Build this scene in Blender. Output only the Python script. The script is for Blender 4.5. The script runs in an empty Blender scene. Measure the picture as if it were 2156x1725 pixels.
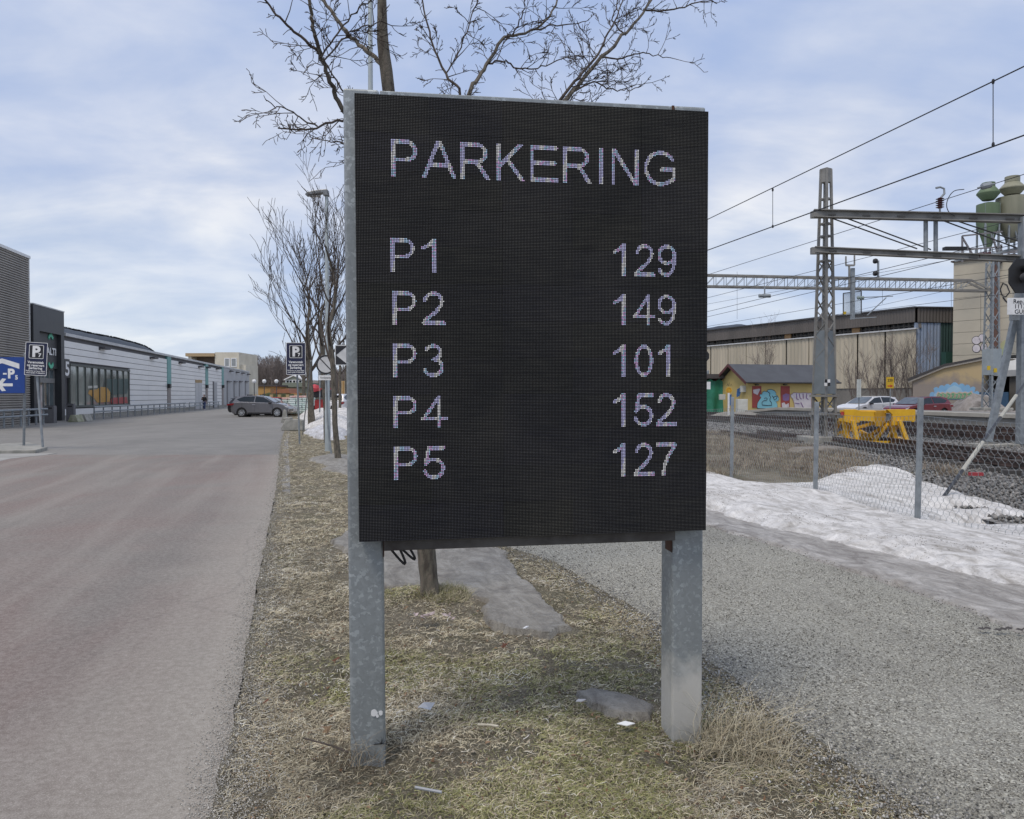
import bpy, math, random
import numpy as np
from mathutils import Vector, Matrix
R = math.radians
rnd = random.Random(7)
rng = np.random.default_rng(7)
sc = bpy.context.scene
col = sc.collection

# ---------------------------------------------------------------- camera
CX, CY, FP, CH = 1078.0, 862.5, 1600.0, 1.65
PITCH = math.atan((862.5 - 833.0) / FP)
cam = bpy.data.cameras.new('camera'); camo = bpy.data.objects.new('camera', cam); col.objects.link(camo)
cam.sensor_width = 36; cam.lens = 36 * FP / 2156
cam.clip_start = 0.05; cam.clip_end = 8000
camo.location = (0, 0, CH); camo.rotation_euler = (R(90) - PITCH, 0, 0)
sc.camera = camo

# ---------------------------------------------------------------- world
SUN_EL, SUN_AZ = 60, 215      # azimuth clockwise from +Y (behind the camera, a little left)
w = bpy.data.worlds.new('World'); sc.world = w; w.use_nodes = True
nt = w.node_tree; nt.nodes.clear(); N = nt.nodes.new; L = nt.links.new
def mathn(nt, op, a, b=None, c=None):
    n = nt.nodes.new('ShaderNodeMath'); n.operation = op
    for i, x in enumerate((a, b, c)):
        if x is None: continue
        if isinstance(x, (int, float)): n.inputs[i].default_value = x
        else: nt.links.new(x, n.inputs[i])
    return n.outputs[0]
def ramp(nt, fac, stops):
    n = nt.nodes.new('ShaderNodeValToRGB'); nt.links.new(fac, n.inputs[0])
    e = n.color_ramp.elements
    while len(e) < len(stops): e.new(0.5)
    for k, (p, c) in enumerate(stops):
        e[k].position = p; e[k].color = tuple(c) + (1,) if len(c) == 3 else c
    return n.outputs[0]
def mixc(nt, fac, a, b, mode='MIX'):
    n = nt.nodes.new('ShaderNodeMix'); n.data_type = 'RGBA'; n.blend_type = mode
    for i, x in ((0, fac), (6, a), (7, b)):
        if isinstance(x, (int, float)): n.inputs[i].default_value = x
        elif isinstance(x, tuple): n.inputs[i].default_value = x if len(x) == 4 else x + (1,)
        else: nt.links.new(x, n.inputs[i])
    return n.outputs[2]
sky = N('ShaderNodeTexSky'); sky.sky_type = 'NISHITA'; sky.sun_disc = False
sky.sun_elevation = R(SUN_EL); sky.sun_rotation = R(SUN_AZ); sky.air_density = 1.2; sky.dust_density = 2.0
tc = N('ShaderNodeTexCoord'); sp = N('ShaderNodeSeparateXYZ'); L(tc.outputs['Generated'], sp.inputs[0])
zz = mathn(nt, 'MAXIMUM', sp.outputs[2], 0.0)
den = mathn(nt, 'ADD', zz, 0.26)
px_ = mathn(nt, 'DIVIDE', sp.outputs[0], den); py_ = mathn(nt, 'DIVIDE', sp.outputs[1], den)
cb = N('ShaderNodeCombineXYZ'); L(px_, cb.inputs[0]); L(py_, cb.inputs[1])
def wnoise(scale, detail, rough, off, sx=1.0, sy=1.0, rot=0):
    mp = N('ShaderNodeMapping'); L(cb.outputs[0], mp.inputs[0]); mp.inputs['Location'].default_value = off
    mp.inputs['Scale'].default_value = (sx, sy, 1); mp.inputs['Rotation'].default_value = (0, 0, rot)
    n = N('ShaderNodeTexNoise'); L(mp.outputs[0], n.inputs[0]); n.inputs['Scale'].default_value = scale
    n.inputs['Detail'].default_value = detail; n.inputs['Roughness'].default_value = rough
    n.inputs['Distortion'].default_value = 0.25
    return n.outputs[0]
n1 = wnoise(0.75, 5, 0.52, (1.3, 4.2, 0), 1.0, 0.75, R(25))
n2 = wnoise(2.4, 6, 0.55, (7.1, 2.2, 0), 0.8, 1.3, R(-15))
m1 = mathn(nt, 'ADD', mathn(nt, 'MULTIPLY', n1, 0.74), mathn(nt, 'MULTIPLY', n2, 0.26))
hor = mathn(nt, 'SUBTRACT', 1.0, mathn(nt, 'MULTIPLY', zz, 4.0))
hor = mathn(nt, 'MAXIMUM', hor, 0.0)
cover = ramp(nt, mathn(nt, 'ADD', m1, mathn(nt, 'MULTIPLY', hor, 0.05)), [(0.41, (0, 0, 0)), (0.62, (1, 1, 1))])
thick = ramp(nt, n2, [(0.3, (0.52, 0.58, 0.71)), (0.6, (0.80, 0.81, 0.85))])
cloudcol = mixc(nt, cover, (0.36, 0.46, 0.70), thick)
cloudcol = mixc(nt, mathn(nt, 'MULTIPLY', hor, 0.35), cloudcol, (0.66, 0.80, 0.90))
bg1 = N('ShaderNodeBackground'); L(sky.outputs[0], bg1.inputs[0]); bg1.inputs[1].default_value = 0.06
bg2 = N('ShaderNodeBackground'); L(cloudcol, bg2.inputs[0]); bg2.inputs[1].default_value = 0.93
mx = N('ShaderNodeMixShader'); mx.inputs[0].default_value = 0.88
L(bg1.outputs[0], mx.inputs[1]); L(bg2.outputs[0], mx.inputs[2])
wo = N('ShaderNodeOutputWorld'); L(mx.outputs[0], wo.inputs[0])
sl = bpy.data.lights.new('sun', 'SUN'); sl.energy = 1.5; sl.angle = R(20); sl.color = (1, 0.89, 0.74)
so = bpy.data.objects.new('sun', sl); col.objects.link(so)
sd = Vector((math.sin(R(SUN_AZ)) * math.cos(R(SUN_EL)), math.cos(R(SUN_AZ)) * math.cos(R(SUN_EL)), math.sin(R(SUN_EL))))
so.rotation_euler = sd.to_track_quat('Z', 'Y').to_euler()
vs = sc.view_settings; vs.view_transform = 'Standard'; vs.look = 'None'; vs.exposure = 0.35; vs.gamma = 1; vs.use_curve_mapping = False

# ---------------------------------------------------------------- mapping helpers
_c, _s = math.cos(PITCH), math.sin(PITCH)
def ray(px, py):
    a = (px - CX) / FP; b = -(py - CY) / FP
    return Vector((a, _c + b * _s, -_s + b * _c))
def P(px, py, d):                                   # world point on a sight line at distance d ahead
    r = ray(px, py); t = d / r.y
    return Vector((r.x * t, d, CH + r.z * t))
def G(px, py, z=0.0):
    r = ray(px, py); t = (z - CH) / r.z
    return Vector((r.x * t, r.y * t, z))
class Wall:                                         # vertical plane through ground points A->B; o = offset toward the viewer side
    def __init__(s, A, B):
        s.A = Vector((A[0], A[1], 0)); d = Vector((B[0], B[1], 0)) - s.A; s.len = d.length; s.d = d / s.len
        s.n = Vector((s.d.y, -s.d.x, 0))
        if s.n.dot(-s.A) < 0: s.n = -s.n
    def at(s, px, py=833):
        r = ray(px, py); t = (s.A - Vector((0, 0, CH))).dot(s.n) / r.dot(s.n)
        p = Vector((0, 0, CH)) + r * t
        return (p - s.A).dot(s.d), p.z
    def F(s, v):                                    # (s, out, z)
        return s.A + s.d * v[0] + s.n * v[1] + Vector((0, 0, v[2]))
def frame(origin, rz=0.0):
    c, s_ = math.cos(rz), math.sin(rz); o = Vector(origin)
    return lambda v: Vector((o.x + v[0] * c - v[1] * s_, o.y + v[0] * s_ + v[1] * c, o.z + v[2]))
ID = lambda v: Vector(v)

# value noise
_perm = rng.random((256, 256))
def vn(x, y):
    xi = np.floor(x).astype(int); yi = np.floor(y).astype(int); fx = x - xi; fy = y - yi
    fx = fx * fx * (3 - 2 * fx); fy = fy * fy * (3 - 2 * fy)
    g = lambda a, b: _perm[a & 255, b & 255]
    return (g(xi, yi) * (1 - fx) + g(xi + 1, yi) * fx) * (1 - fy) + (g(xi, yi + 1) * (1 - fx) + g(xi + 1, yi + 1) * fx) * fy
def fbm(x, y, o=4):
    x = np.asarray(x, float); y = np.asarray(y, float)
    t = 0; a = 0.5
    for k in range(o):
        t = t + a * vn(x * 2 ** k + 17 * k, y * 2 ** k + 31 * k); a *= 0.5
    return t

# ---------------------------------------------------------------- mesh builder
class MB:
    def __init__(s): s.v = []; s.f = []
    def add(s, vs, fs):
        n = len(s.v); s.v += [tuple(v) for v in vs]; s.f += [tuple(i + n for i in f) for f in fs]; return s
    def box(s, lo, hi, F=ID):
        x0, y0, z0 = lo; x1, y1, z1 = hi
        vs = [F(p) for p in ((x0,y0,z0),(x1,y0,z0),(x1,y1,z0),(x0,y1,z0),(x0,y0,z1),(x1,y0,z1),(x1,y1,z1),(x0,y1,z1))]
        return s.add(vs, [(0,3,2,1),(4,5,6,7),(0,1,5,4),(1,2,6,5),(2,3,7,6),(3,0,4,7)])
    def poly(s, pts, F=ID): return s.add([F(p) for p in pts], [tuple(range(len(pts)))])
    def prism(s, pts2, o0, o1, F=ID, ax=1):          # pts2 = (a, z) outline, extruded along axis `ax` (1: local y)
        n = len(pts2)
        mk = (lambda a, z, o: (a, o, z)) if ax == 1 else ((lambda a, z, o: (a, z, o)) if ax == 2 else (lambda a, z, o: (o, a, z)))
        vs = [F(mk(a, z, o0)) for a, z in pts2] + [F(mk(a, z, o1)) for a, z in pts2]
        fs = [tuple(range(n)), tuple(range(2 * n - 1, n - 1, -1))] + [(i, n + i, n + (i + 1) % n, (i + 1) % n) for i in range(n)]
        return s.add(vs, fs)
    def tube(s, pts, rs, n=6, cap=True):
        pts = [Vector(p) for p in pts]
        if isinstance(rs, (int, float)): rs = [rs] * len(pts)
        vs = []; fs = []; prev = None
        for i, p in enumerate(pts):
            t = (pts[min(i + 1, len(pts) - 1)] - pts[max(i - 1, 0)])
            t = t.normalized() if t.length > 1e-9 else Vector((0, 0, 1))
            if prev is None: u = t.orthogonal().normalized()
            else:
                u = prev - t * prev.dot(t); u = u.normalized() if u.length > 1e-6 else t.orthogonal().normalized()
            prev = u; b = t.cross(u)
            for k in range(n):
                a = 2 * math.pi * k / n; vs.append(p + (u * math.cos(a) + b * math.sin(a)) * rs[i])
        for i in range(len(pts) - 1):
            for k in range(n):
                k2 = (k + 1) % n; fs.append((i * n + k, i * n + k2, (i + 1) * n + k2, (i + 1) * n + k))
        if cap: fs += [tuple(range(n - 1, -1, -1)), tuple(range((len(pts) - 1) * n, len(pts) * n))]
        return s.add(vs, fs)
    def lathe(s, prof, n=16, F=ID, cap=True):        # prof = (r, z)
        vs = [F((r * math.cos(2 * math.pi * k / n), r * math.sin(2 * math.pi * k / n), z)) for r, z in prof for k in range(n)]
        fs = [(i * n + k, i * n + (k + 1) % n, (i + 1) * n + (k + 1) % n, (i + 1) * n + k) for i in range(len(prof) - 1) for k in range(n)]
        if cap: fs += [tuple(range(n - 1, -1, -1)), tuple(range((len(prof) - 1) * n, len(prof) * n))]
        return s.add(vs, fs)
    def bar(s, a, b, w_, h_=None):                   # square bar between two points
        h_ = h_ or w_; a = Vector(a); b = Vector(b); t = (b - a).normalized()
        up = Vector((0, 0, 1)) if abs(t.z) < 0.95 else Vector((0, 1, 0))
        u = t.cross(up).normalized() * w_ / 2; v = u.cross(t).normalized() * h_ / 2
        vs = [a - u - v, a + u - v, a + u + v, a - u + v, b - u - v, b + u - v, b + u + v, b - u + v]
        return s.add(vs, [(0,3,2,1),(4,5,6,7),(0,1,5,4),(1,2,6,5),(2,3,7,6),(3,0,4,7)])

def build(name, mb, mat, parent=None, label=None, kind=None, smooth=False, bevel=0, fix=True, cat=None, group=None, base=None):
    off = Vector((0, 0, 0))
    if parent is not None: off = Vector(parent.get('_off', (0, 0, 0)))
    elif base is not None: off = Vector(base)
    me = bpy.data.meshes.new(name)
    v = np.array([tuple(p) for p in mb.v], dtype=np.float64) if len(mb.v) else np.zeros((0, 3))
    v = v - np.array(off)
    me.from_pydata(v.tolist(), [], mb.f); me.update()
    if fix:
        import bmesh
        bm = bmesh.new(); bm.from_mesh(me); bmesh.ops.recalc_face_normals(bm, faces=bm.faces); bm.to_mesh(me); bm.free()
    if mat: me.materials.append(mat)
    if smooth:
        me.polygons.foreach_set('use_smooth', [True] * len(me.polygons))
        if hasattr(me, 'set_sharp_from_angle'): me.set_sharp_from_angle(angle=R(40))
    o = bpy.data.objects.new(name, me); col.objects.link(o)
    if parent is not None: o.parent = parent
    else: o.location = off
    o['_off'] = tuple(off)
    if label: o['label'] = label
    if kind: o['kind'] = kind
    if cat: o['category'] = cat
    if group: o['group'] = group
    if bevel:
        m = o.modifiers.new('bevel', 'BEVEL'); m.width = bevel; m.segments = 2; m.limit_method = 'ANGLE'
    return o
def thing(name, label, cat, loc=(0, 0, 0), group=None, local=False, rz=0):
    o = bpy.data.objects.new(name, None); col.objects.link(o); o.location = loc; o.rotation_euler = (0, 0, rz)
    o.empty_display_size = 0.2
    o['label'] = label; o['category'] = cat
    if group: o['group'] = group
    o['_off'] = (0, 0, 0) if local else tuple(loc)
    return o
def copy_tree(o, label, loc=None, rz=None, group=None, parent=None):
    c = o.copy(); col.objects.link(c)
    if parent is not None: c.parent = parent
    if loc is not None: c.location = loc
    if rz is not None: c.rotation_euler = (0, 0, rz)
    if label: c['label'] = label
    if group: c['group'] = group
    for ch in list(o.children): copy_tree(ch, None, parent=c)
    return c

# ---------------------------------------------------------------- materials
def new_mat(name):
    m = bpy.data.materials.new(name); m.use_nodes = True; nt = m.node_tree
    b = nt.nodes['Principled BSDF']; t = nt.nodes.new('ShaderNodeTexCoord')
    return m, nt, b, t
def tnoise(nt, vec, scale, detail=4, rough=0.55, dist=0.0, sc3=None, out=0):
    if sc3:
        mp = nt.nodes.new('ShaderNodeMapping'); nt.links.new(vec, mp.inputs[0]); mp.inputs['Scale'].default_value = sc3; vec = mp.outputs[0]
    n = nt.nodes.new('ShaderNodeTexNoise'); nt.links.new(vec, n.inputs[0]); n.inputs['Scale'].default_value = scale
    n.inputs['Detail'].default_value = detail; n.inputs['Roughness'].default_value = rough; n.inputs['Distortion'].default_value = dist
    return n.outputs[out]
def bump(nt, b, h, strength=0.3, dist=0.01):
    n = nt.nodes.new('ShaderNodeBump'); nt.links.new(h, n.inputs['Height']); n.inputs['Strength'].default_value = strength; n.inputs['Distance'].default_value = dist
    nt.links.new(n.outputs[0], b.inputs['Normal'])
MATS = {}
def M(name, c, c2=None, scale=6.0, rough=0.6, metal=0.0, bmp=0.0, bscale=40, sc3=None, emit=None, estr=1.0, lo=0.35, hi=0.65, c3=None, spec=None, alpha=None, trans=None, coat=None, detail=4):
    if name in MATS: return MATS[name]
    m, nt, b, t = new_mat(name); v = t.outputs['Object']
    b.inputs['Roughness'].default_value = rough; b.inputs['Metallic'].default_value = metal
    if spec is not None: b.inputs['Specular IOR Level'].default_value = spec
    if coat: b.inputs['Coat Weight'].default_value = coat; b.inputs['Coat Roughness'].default_value = 0.05
    if trans: b.inputs['Transmission Weight'].default_value = trans
    if c2 is None: c2 = tuple(x * 0.82 for x in c)
    f = tnoise(nt, v, scale, detail, 0.6, 0.2, sc3)
    stops = [(lo, c2), (hi, c)] if c3 is None else [(lo, c2), ((lo + hi) / 2, c3), (hi, c)]
    nt.links.new(ramp(nt, f, stops), b.inputs['Base Color'])
    if bmp: bump(nt, b, tnoise(nt, v, bscale, 3), bmp, 0.01)
    if emit: b.inputs['Emission Color'].default_value = emit + (1,); b.inputs['Emission Strength'].default_value = estr
    MATS[name] = m; return m

def galv(name='galvanised', tint=(0.31, 0.34, 0.355)):
    m, nt, b, t = new_mat(name); v = t.outputs['Object']
    vo = nt.nodes.new('ShaderNodeTexVoronoi'); nt.links.new(v, vo.inputs['Vector']); vo.inputs['Scale'].default_value = 72
    d = tnoise(nt, v, 30, 3, 0.6, 0, None, 1)
    mv = nt.nodes.new('ShaderNodeMix'); mv.data_type = 'VECTOR'; mv.inputs[0].default_value = 0.05
    nt.links.new(v, mv.inputs[4]); nt.links.new(d, mv.inputs[5]); nt.links.new(mv.outputs[1], vo.inputs['Vector'])
    sep = nt.nodes.new('ShaderNodeSeparateColor'); nt.links.new(vo.outputs['Color'], sep.inputs[0])
    fl = ramp(nt, sep.outputs[0], [(0.0, tuple(x * 0.82 for x in tint)), (0.72, tint), (0.80, tuple(x * 1.0 for x in tint)), (0.92, tuple(min(1, x * 1.38) for x in tint))])
    big = tnoise(nt, v, 4, 4, 0.6, 0.3, (1, 1, 0.35))
    c = mixc(nt, mathn(nt, 'MULTIPLY', ramp(nt, big, [(0.4, (0, 0, 0)), (0.62, (1, 1, 1))]), 0.55), fl, tuple(x * 0.72 for x in tint))
    w2 = tnoise(nt, v, 2.2, 5, 0.7, 0.8)
    c = mixc(nt, mathn(nt, 'MULTIPLY', ramp(nt, w2, [(0.6, (0, 0, 0)), (0.68, (1, 1, 1))]), 0.4), c, (0.55, 0.58, 0.58))
    nt.links.new(c, b.inputs['Base Color']); b.inputs['Metallic'].default_value = 0.35; b.inputs['Roughness'].default_value = 0.48
    bump(nt, b, tnoise(nt, v, 60, 3), 0.08, 0.005)
    return m
GALV = galv()
GALV2 = M('aged_zinc', (0.30, 0.33, 0.35), (0.20, 0.22, 0.24), 5, 0.5, 0.3, 0.05)
POLE = M('painted_pole', (0.42, 0.47, 0.48), (0.34, 0.38, 0.40), 3, 0.45, 0.2)
BLACK = M('black_plastic', (0.015, 0.015, 0.017), None, 20, 0.5)
BARK = M('bark', (0.16, 0.135, 0.11), (0.06, 0.05, 0.042), 22, 0.9, 0, 0.6, 60, (1, 1, 0.35), c3=(0.11, 0.10, 0.08))
TWIG = M('twig_bark', (0.075, 0.058, 0.048), (0.04, 0.032, 0.027), 12, 0.85)
RUST = M('rust', (0.12, 0.055, 0.035), (0.05, 0.03, 0.022), 14, 0.85, 0.2, 0.2)
CONC = M('concrete', (0.36, 0.35, 0.32), (0.22, 0.22, 0.20), 3, 0.85, 0, 0.25, 30)
CONC2 = M('mossy_concrete', (0.36, 0.36, 0.28), (0.20, 0.21, 0.13), 3, 0.9, 0, 0.25, 30)
WHITE = M('white_paint', (0.78, 0.79, 0.80), (0.66, 0.67, 0.68), 5, 0.5)
BLACKP = M('black_paint', (0.018, 0.018, 0.022), (0.01, 0.01, 0.012), 5, 0.4)
NAVY = M('navy_sign', (0.012, 0.016, 0.055), (0.01, 0.013, 0.045), 5, 0.35)
BLUE = M('blue_sign', (0.012, 0.055, 0.27), (0.01, 0.045, 0.22), 3, 0.35)
GLASSD = M('dark_glass', (0.02, 0.026, 0.03), (0.012, 0.016, 0.018), 2, 0.12, 0, spec=0.5)
TYRE = M('tyre', (0.02, 0.02, 0.02), None, 20, 0.85)
ALLOY = M('alloy', (0.6, 0.61, 0.62), (0.5, 0.5, 0.52), 8, 0.3, 0.8)

# ---------------------------------------------------------------- text
def text_mb(body, size, F, width=None, depth=0.004, align='LEFT', offset=0.0, spacing=1.0):
    cu = bpy.data.curves.new('lettering', 'FONT'); cu.body = body; cu.size = size; cu.align_x = align
    cu.extrude = 0; cu.offset = offset; cu.resolution_u = 3; cu.space_character = spacing
    o = bpy.data.objects.new('lettering', cu); col.objects.link(o)
    dg = bpy.context.evaluated_depsgraph_get(); dg.update(); me = bpy.data.meshes.new_from_object(o.evaluated_get(dg))
    vs = [v.co.copy() for v in me.vertices]; fs = [tuple(p.vertices) for p in me.polygons]
    bpy.data.objects.remove(o); bpy.data.curves.remove(cu); bpy.data.meshes.remove(me)
    mb = MB()
    if not vs: return mb
    if width:
        x0 = min(v.x for v in vs); x1 = max(v.x for v in vs); k = width / (x1 - x0)
        xm = x0 if align == 'LEFT' else ((x0 + x1) / 2 if align == 'CENTER' else x1)
        for v in vs: v.x = (v.x - xm) * k + (0 if align != 'KEEP' else xm)
    n = len(vs)
    mb.add([F((v.x, depth, v.y)) for v in vs], fs)      # local y = toward the viewer
    return mb

# ================================================================= GROUND
def edge(pts):                                        # pixel polyline on the ground -> function x(y)
    w_ = sorted([(G(a, b).y, G(a, b).x) if not isinstance(a, Vector) else (a.y, a.x) for a, b in pts])
    ys = [p[0] for p in w_]; xs = [p[1] for p in w_]
    y0, y1 = ys[0], ys[1]; e0, e1 = ys[-2], ys[-1]
    def f(y):
        y = np.asarray(y, float)
        r = np.interp(y, ys, xs)
        r = np.where(y < y0, xs[0] + (xs[1] - xs[0]) / (y1 - y0) * (y - y0), r)
        return np.where(y > e1, xs[-1] + (xs[-1] - xs[-2]) / (e1 - e0) * (y - e1), r)
    return f
def strip(name, fl, fr, y0, y1, rows, cols, zf, mat, kind='structure', rag=0.0, **kw):
    ys = y0 * (y1 / y0) ** (np.arange(rows) / (rows - 1)); t = np.arange(cols) / (cols - 1)
    Y, T = np.meshgrid(ys, t, indexing='ij')
    l = fl(Y); r = fr(Y)
    if rag: l = l + (fbm(Y * 3, Y * 0 + 3) - .5) * rag + (fbm(Y * 14, Y * 0 + 9) - .5) * rag * .5; r = r + (fbm(Y * 3, Y * 0 + 5) - .5) * rag
    X = l + (r - l) * T; Z = zf(X, Y, T)
    mb = MB(); mb.v = np.stack([X, Y, Z], -1).reshape(-1, 3).tolist()
    mb.f = [(i * cols + j, i * cols + j + 1, (i + 1) * cols + j + 1, (i + 1) * cols + j) for i in range(rows - 1) for j in range(cols - 1)]
    return build(name, mb, mat, smooth=True, kind=kind, fix=False, **kw)

# materials of the ground
def asphalt(name, base, alt, red=None, fine=0.35, ph=0):
    m, nt, b, t = new_mat(name); v = t.outputs['Object']
    big = tnoise(nt, v, 0.16, 5, 0.6, 0.5, (1, .45, 1)); c = ramp(nt, big, [(0.36, base), (0.62, alt)])
    mid = tnoise(nt, v, 0.9, 5, 0.65, 0.4)
    c = mixc(nt, mathn(nt, 'MULTIPLY', ramp(nt, mid, [(0.42, (0, 0, 0)), (0.62, (1, 1, 1))]), 0.45), c, tuple(x * 1.25 for x in alt))
    if red:
        r_ = tnoise(nt, v, 0.33, 5, 0.62, 0.6, (1, .6, 1)); c = mixc(nt, mathn(nt, 'MULTIPLY', ramp(nt, r_, [(0.40, (0, 0, 0)), (0.56, (1, 1, 1))]), 0.72), c, red)
        # sandy dusty shoulder towards the verge
        sx = nt.nodes.new('ShaderNodeSeparateXYZ'); nt.links.new(v, sx.inputs[0])
        e = mathn(nt, 'ADD', sx.outputs[0], mathn(nt, 'MULTIPLY', sx.outputs[1], 0.27))
        cbx = nt.nodes.new('ShaderNodeCombineXYZ'); nt.links.new(mathn(nt, 'MULTIPLY', e, 1.1), cbx.inputs[0]); nt.links.new(mathn(nt, 'MULTIPLY', sx.outputs[1], 0.07), cbx.inputs[1])
        ln_ = tnoise(nt, cbx.outputs[0], 1.6, 4, .5); c = mixc(nt, mathn(nt, 'MULTIPLY', ramp(nt, ln_, [(0.50, (0, 0, 0)), (0.64, (1, 1, 1))]), 0.5), c, (0.36, 0.325, 0.285)); c = mixc(nt, mathn(nt, 'MULTIPLY', ramp(nt, ln_, [(0.30, (1, 1, 1)), (0.44, (0, 0, 0))]), 0.5), c, (0.17, 0.15, 0.135))   # distance across the carriageway
        e = mathn(nt, 'ADD', e, mathn(nt, 'MULTIPLY', mid, 0.5))
        er = ramp(nt, mathn(nt, 'MULTIPLY_ADD', e, 0.65, 1.0), [(0.25, (0, 0, 0)), (0.85, (1, 1, 1))])
        c = mixc(nt, mathn(nt, 'MULTIPLY', er, 0.8), c, (0.46, 0.42, 0.36))
    vc = nt.nodes.new('ShaderNodeTexVoronoi'); vc.feature = 'DISTANCE_TO_EDGE'; vc.inputs['Scale'].default_value = 0.33; dv = nt.nodes.new('ShaderNodeMix'); dv.data_type = 'VECTOR'; dv.inputs[0].default_value = .25
    nt.links.new(v, dv.inputs[4]); nt.links.new(tnoise(nt, v, 1.4, 5, .7, 0, None, 1), dv.inputs[5]); nt.links.new(dv.outputs[1], vc.inputs['Vector'])
    c = mixc(nt, mathn(nt, 'MULTIPLY', ramp(nt, vc.outputs['Distance'], [(0.0, (1, 1, 1)), (0.006, (0, 0, 0))]), 0.25), c, tuple(x * .4 for x in base))
    fn = tnoise(nt, v, 150, 2, 0.7); c = mixc(nt, fine, c, ramp(nt, fn, [(0.33, tuple(x * 0.45 for x in base)), (0.52, base), (0.7, (0.5, 0.48, 0.45))]))
    f3 = tnoise(nt, v, 26, 3, 0.8); c = mixc(nt, 0.22, c, ramp(nt, f3, [(0.38, tuple(x * 0.5 for x in base)), (0.66, (0.42, 0.4, 0.38))]))
    nt.links.new(c, b.inputs['Base Color']); b.inputs['Roughness'].default_value = 0.85
    bump(nt, b, fn, 0.35, 0.006)
    return m
A_LOT = asphalt('lot_asphalt', (0.14, 0.137, 0.13), (0.245, 0.236, 0.22), None, 0.28)
A_ROAD = asphalt('road_asphalt', (0.155, 0.138, 0.124), (0.225, 0.20, 0.176), (0.215, 0.128, 0.108), 0.42)
EARTH = M('bare_earth', (0.21, 0.19, 0.16), (0.12, 0.11, 0.095), 0.5, 0.95, 0, 0.4, 30)
def gravelmat(name, a, b_, c3, sc_=90, bstr=0.5):
    m, nt, b, t = new_mat(name); v = t.outputs['Object']
    vo = nt.nodes.new('ShaderNodeTexVoronoi'); nt.links.new(v, vo.inputs['Vector']); vo.inputs['Scale'].default_value = sc_; vo.inputs['Randomness'].default_value = 1
    se = nt.nodes.new('ShaderNodeSeparateColor'); nt.links.new(vo.outputs['Color'], se.inputs[0])
    c = ramp(nt, se.outputs[0], [(0.0, b_), (0.5, a), (0.85, c3), (1, tuple(min(1, x * 1.5) for x in c3))])
    big = tnoise(nt, v, 1.5, 7, 0.72, 0.9, (1, 0.6, 1))
    c = mixc(nt, mathn(nt, 'MULTIPLY', ramp(nt, big, [(0.45, (0, 0, 0)), (0.66, (1, 1, 1))]), 0.5), c, tuple((x + y) / 2 for x, y in zip(a, c3)))
    c = mixc(nt, mathn(nt, 'MULTIPLY', ramp(nt, tnoise(nt, v, 0.8, 4, .6, .8, (1, .4, 1)), [(0.5, (0, 0, 0)), (0.7, (1, 1, 1))]), 0.35), c, b_)
    nt.links.new(c, b.inputs['Base Color']); b.inputs['Roughness'].default_value = 0.9
    bump(nt, b, vo.outputs['Distance'], bstr, 0.01)
    return m
GRAVEL = gravelmat('path_gravel', (0.26, 0.255, 0.225), (0.145, 0.14, 0.125), (0.37, 0.365, 0.32), 110)
BALLAST = gravelmat('ballast', (0.15, 0.145, 0.14), (0.06, 0.058, 0.056), (0.24, 0.23, 0.22), 18, 0.9)
def soilmat():
    m, nt, b, t = new_mat('frosty_soil'); v = t.outputs['Object']
    c = ramp(nt, tnoise(nt, v, 2.2, 8, .7, .8), [(.36, (.10, .086, .06)), (.48, (.19, .165, .11)), (.56, (.26, .225, .165)), (.68, (.36, .335, .275))])
    c = mixc(nt, ramp(nt, tnoise(nt, v, 1.3, 5, .6, .5, None), [(.50, (0, 0, 0)), (.62, (.55,) * 3)]), c, (.11, .115, .045))
    vo = nt.nodes.new('ShaderNodeTexVoronoi'); nt.links.new(v, vo.inputs['Vector']); vo.inputs['Scale'].default_value = 130; se = nt.nodes.new('ShaderNodeSeparateColor'); nt.links.new(vo.outputs['Color'], se.inputs[0])
    c = mixc(nt, .45, c, ramp(nt, se.outputs[0], [(0, (.04, .035, .025)), (.55, (.15, .13, .09)), (.85, (.30, .27, .20)), (1, (.55, .52, .45))]))
    st = tnoise(nt, v, 70, 3, .8, 2.5); c = mixc(nt, mathn(nt, 'MULTIPLY', ramp(nt, st, [(.5, (0, 0, 0)), (.6, (1, 1, 1))]), .5), c, (.32, .28, .19))
    nt.links.new(c, b.inputs['Base Color']); b.inputs['Roughness'].default_value = .95
    bump(nt, b, mathn(nt, 'ADD', st, mathn(nt, 'MULTIPLY', tnoise(nt, v, 18, 5, .7), 1.5)), 1.0, .02); return m
SOIL = soilmat()
def icemat(name, a, b_, c3, rough, dirt=.5, dc=(0.12, 0.11, 0.10)):
    m, nt, b, t = new_mat(name); v = t.outputs['Object']
    mpr = nt.nodes.new('ShaderNodeMapping'); nt.links.new(v, mpr.inputs[0]); mpr.inputs['Rotation'].default_value = (0, 0, R(-15)); n = tnoise(nt, mpr.outputs[0], 2.6, 8, 0.72, 1.6, (1.6, .55, 1)); c = ramp(nt, n, [(0.34, b_), (0.5, a), (0.64, c3)])
    sp_ = tnoise(nt, v, 40, 3, 0.7); c = mixc(nt, mathn(nt, 'MULTIPLY', ramp(nt, sp_, [(0.58, (0, 0, 0)), (0.68, (1, 1, 1))]), dirt), c, dc)
    n5 = tnoise(nt, v, 5, 6, .7, 1.5); c = mixc(nt, mathn(nt, 'MULTIPLY', ramp(nt, n5, [(0.5, (0, 0, 0)), (0.66, (1, 1, 1))]), dirt * .8), c, tuple(x * .6 for x in b_))
    nt.links.new(c, b.inputs['Base Color']); b.inputs['Roughness'].default_value = rough
    bump(nt, b, tnoise(nt, v, 9, 8, 0.72, 0.8), 0.9, 0.04)
    return m
ICE = icemat('dirty_ice', (0.34, 0.32, 0.295), (0.19, 0.17, 0.15), (0.52, 0.50, 0.475), 0.5, .5)
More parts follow.
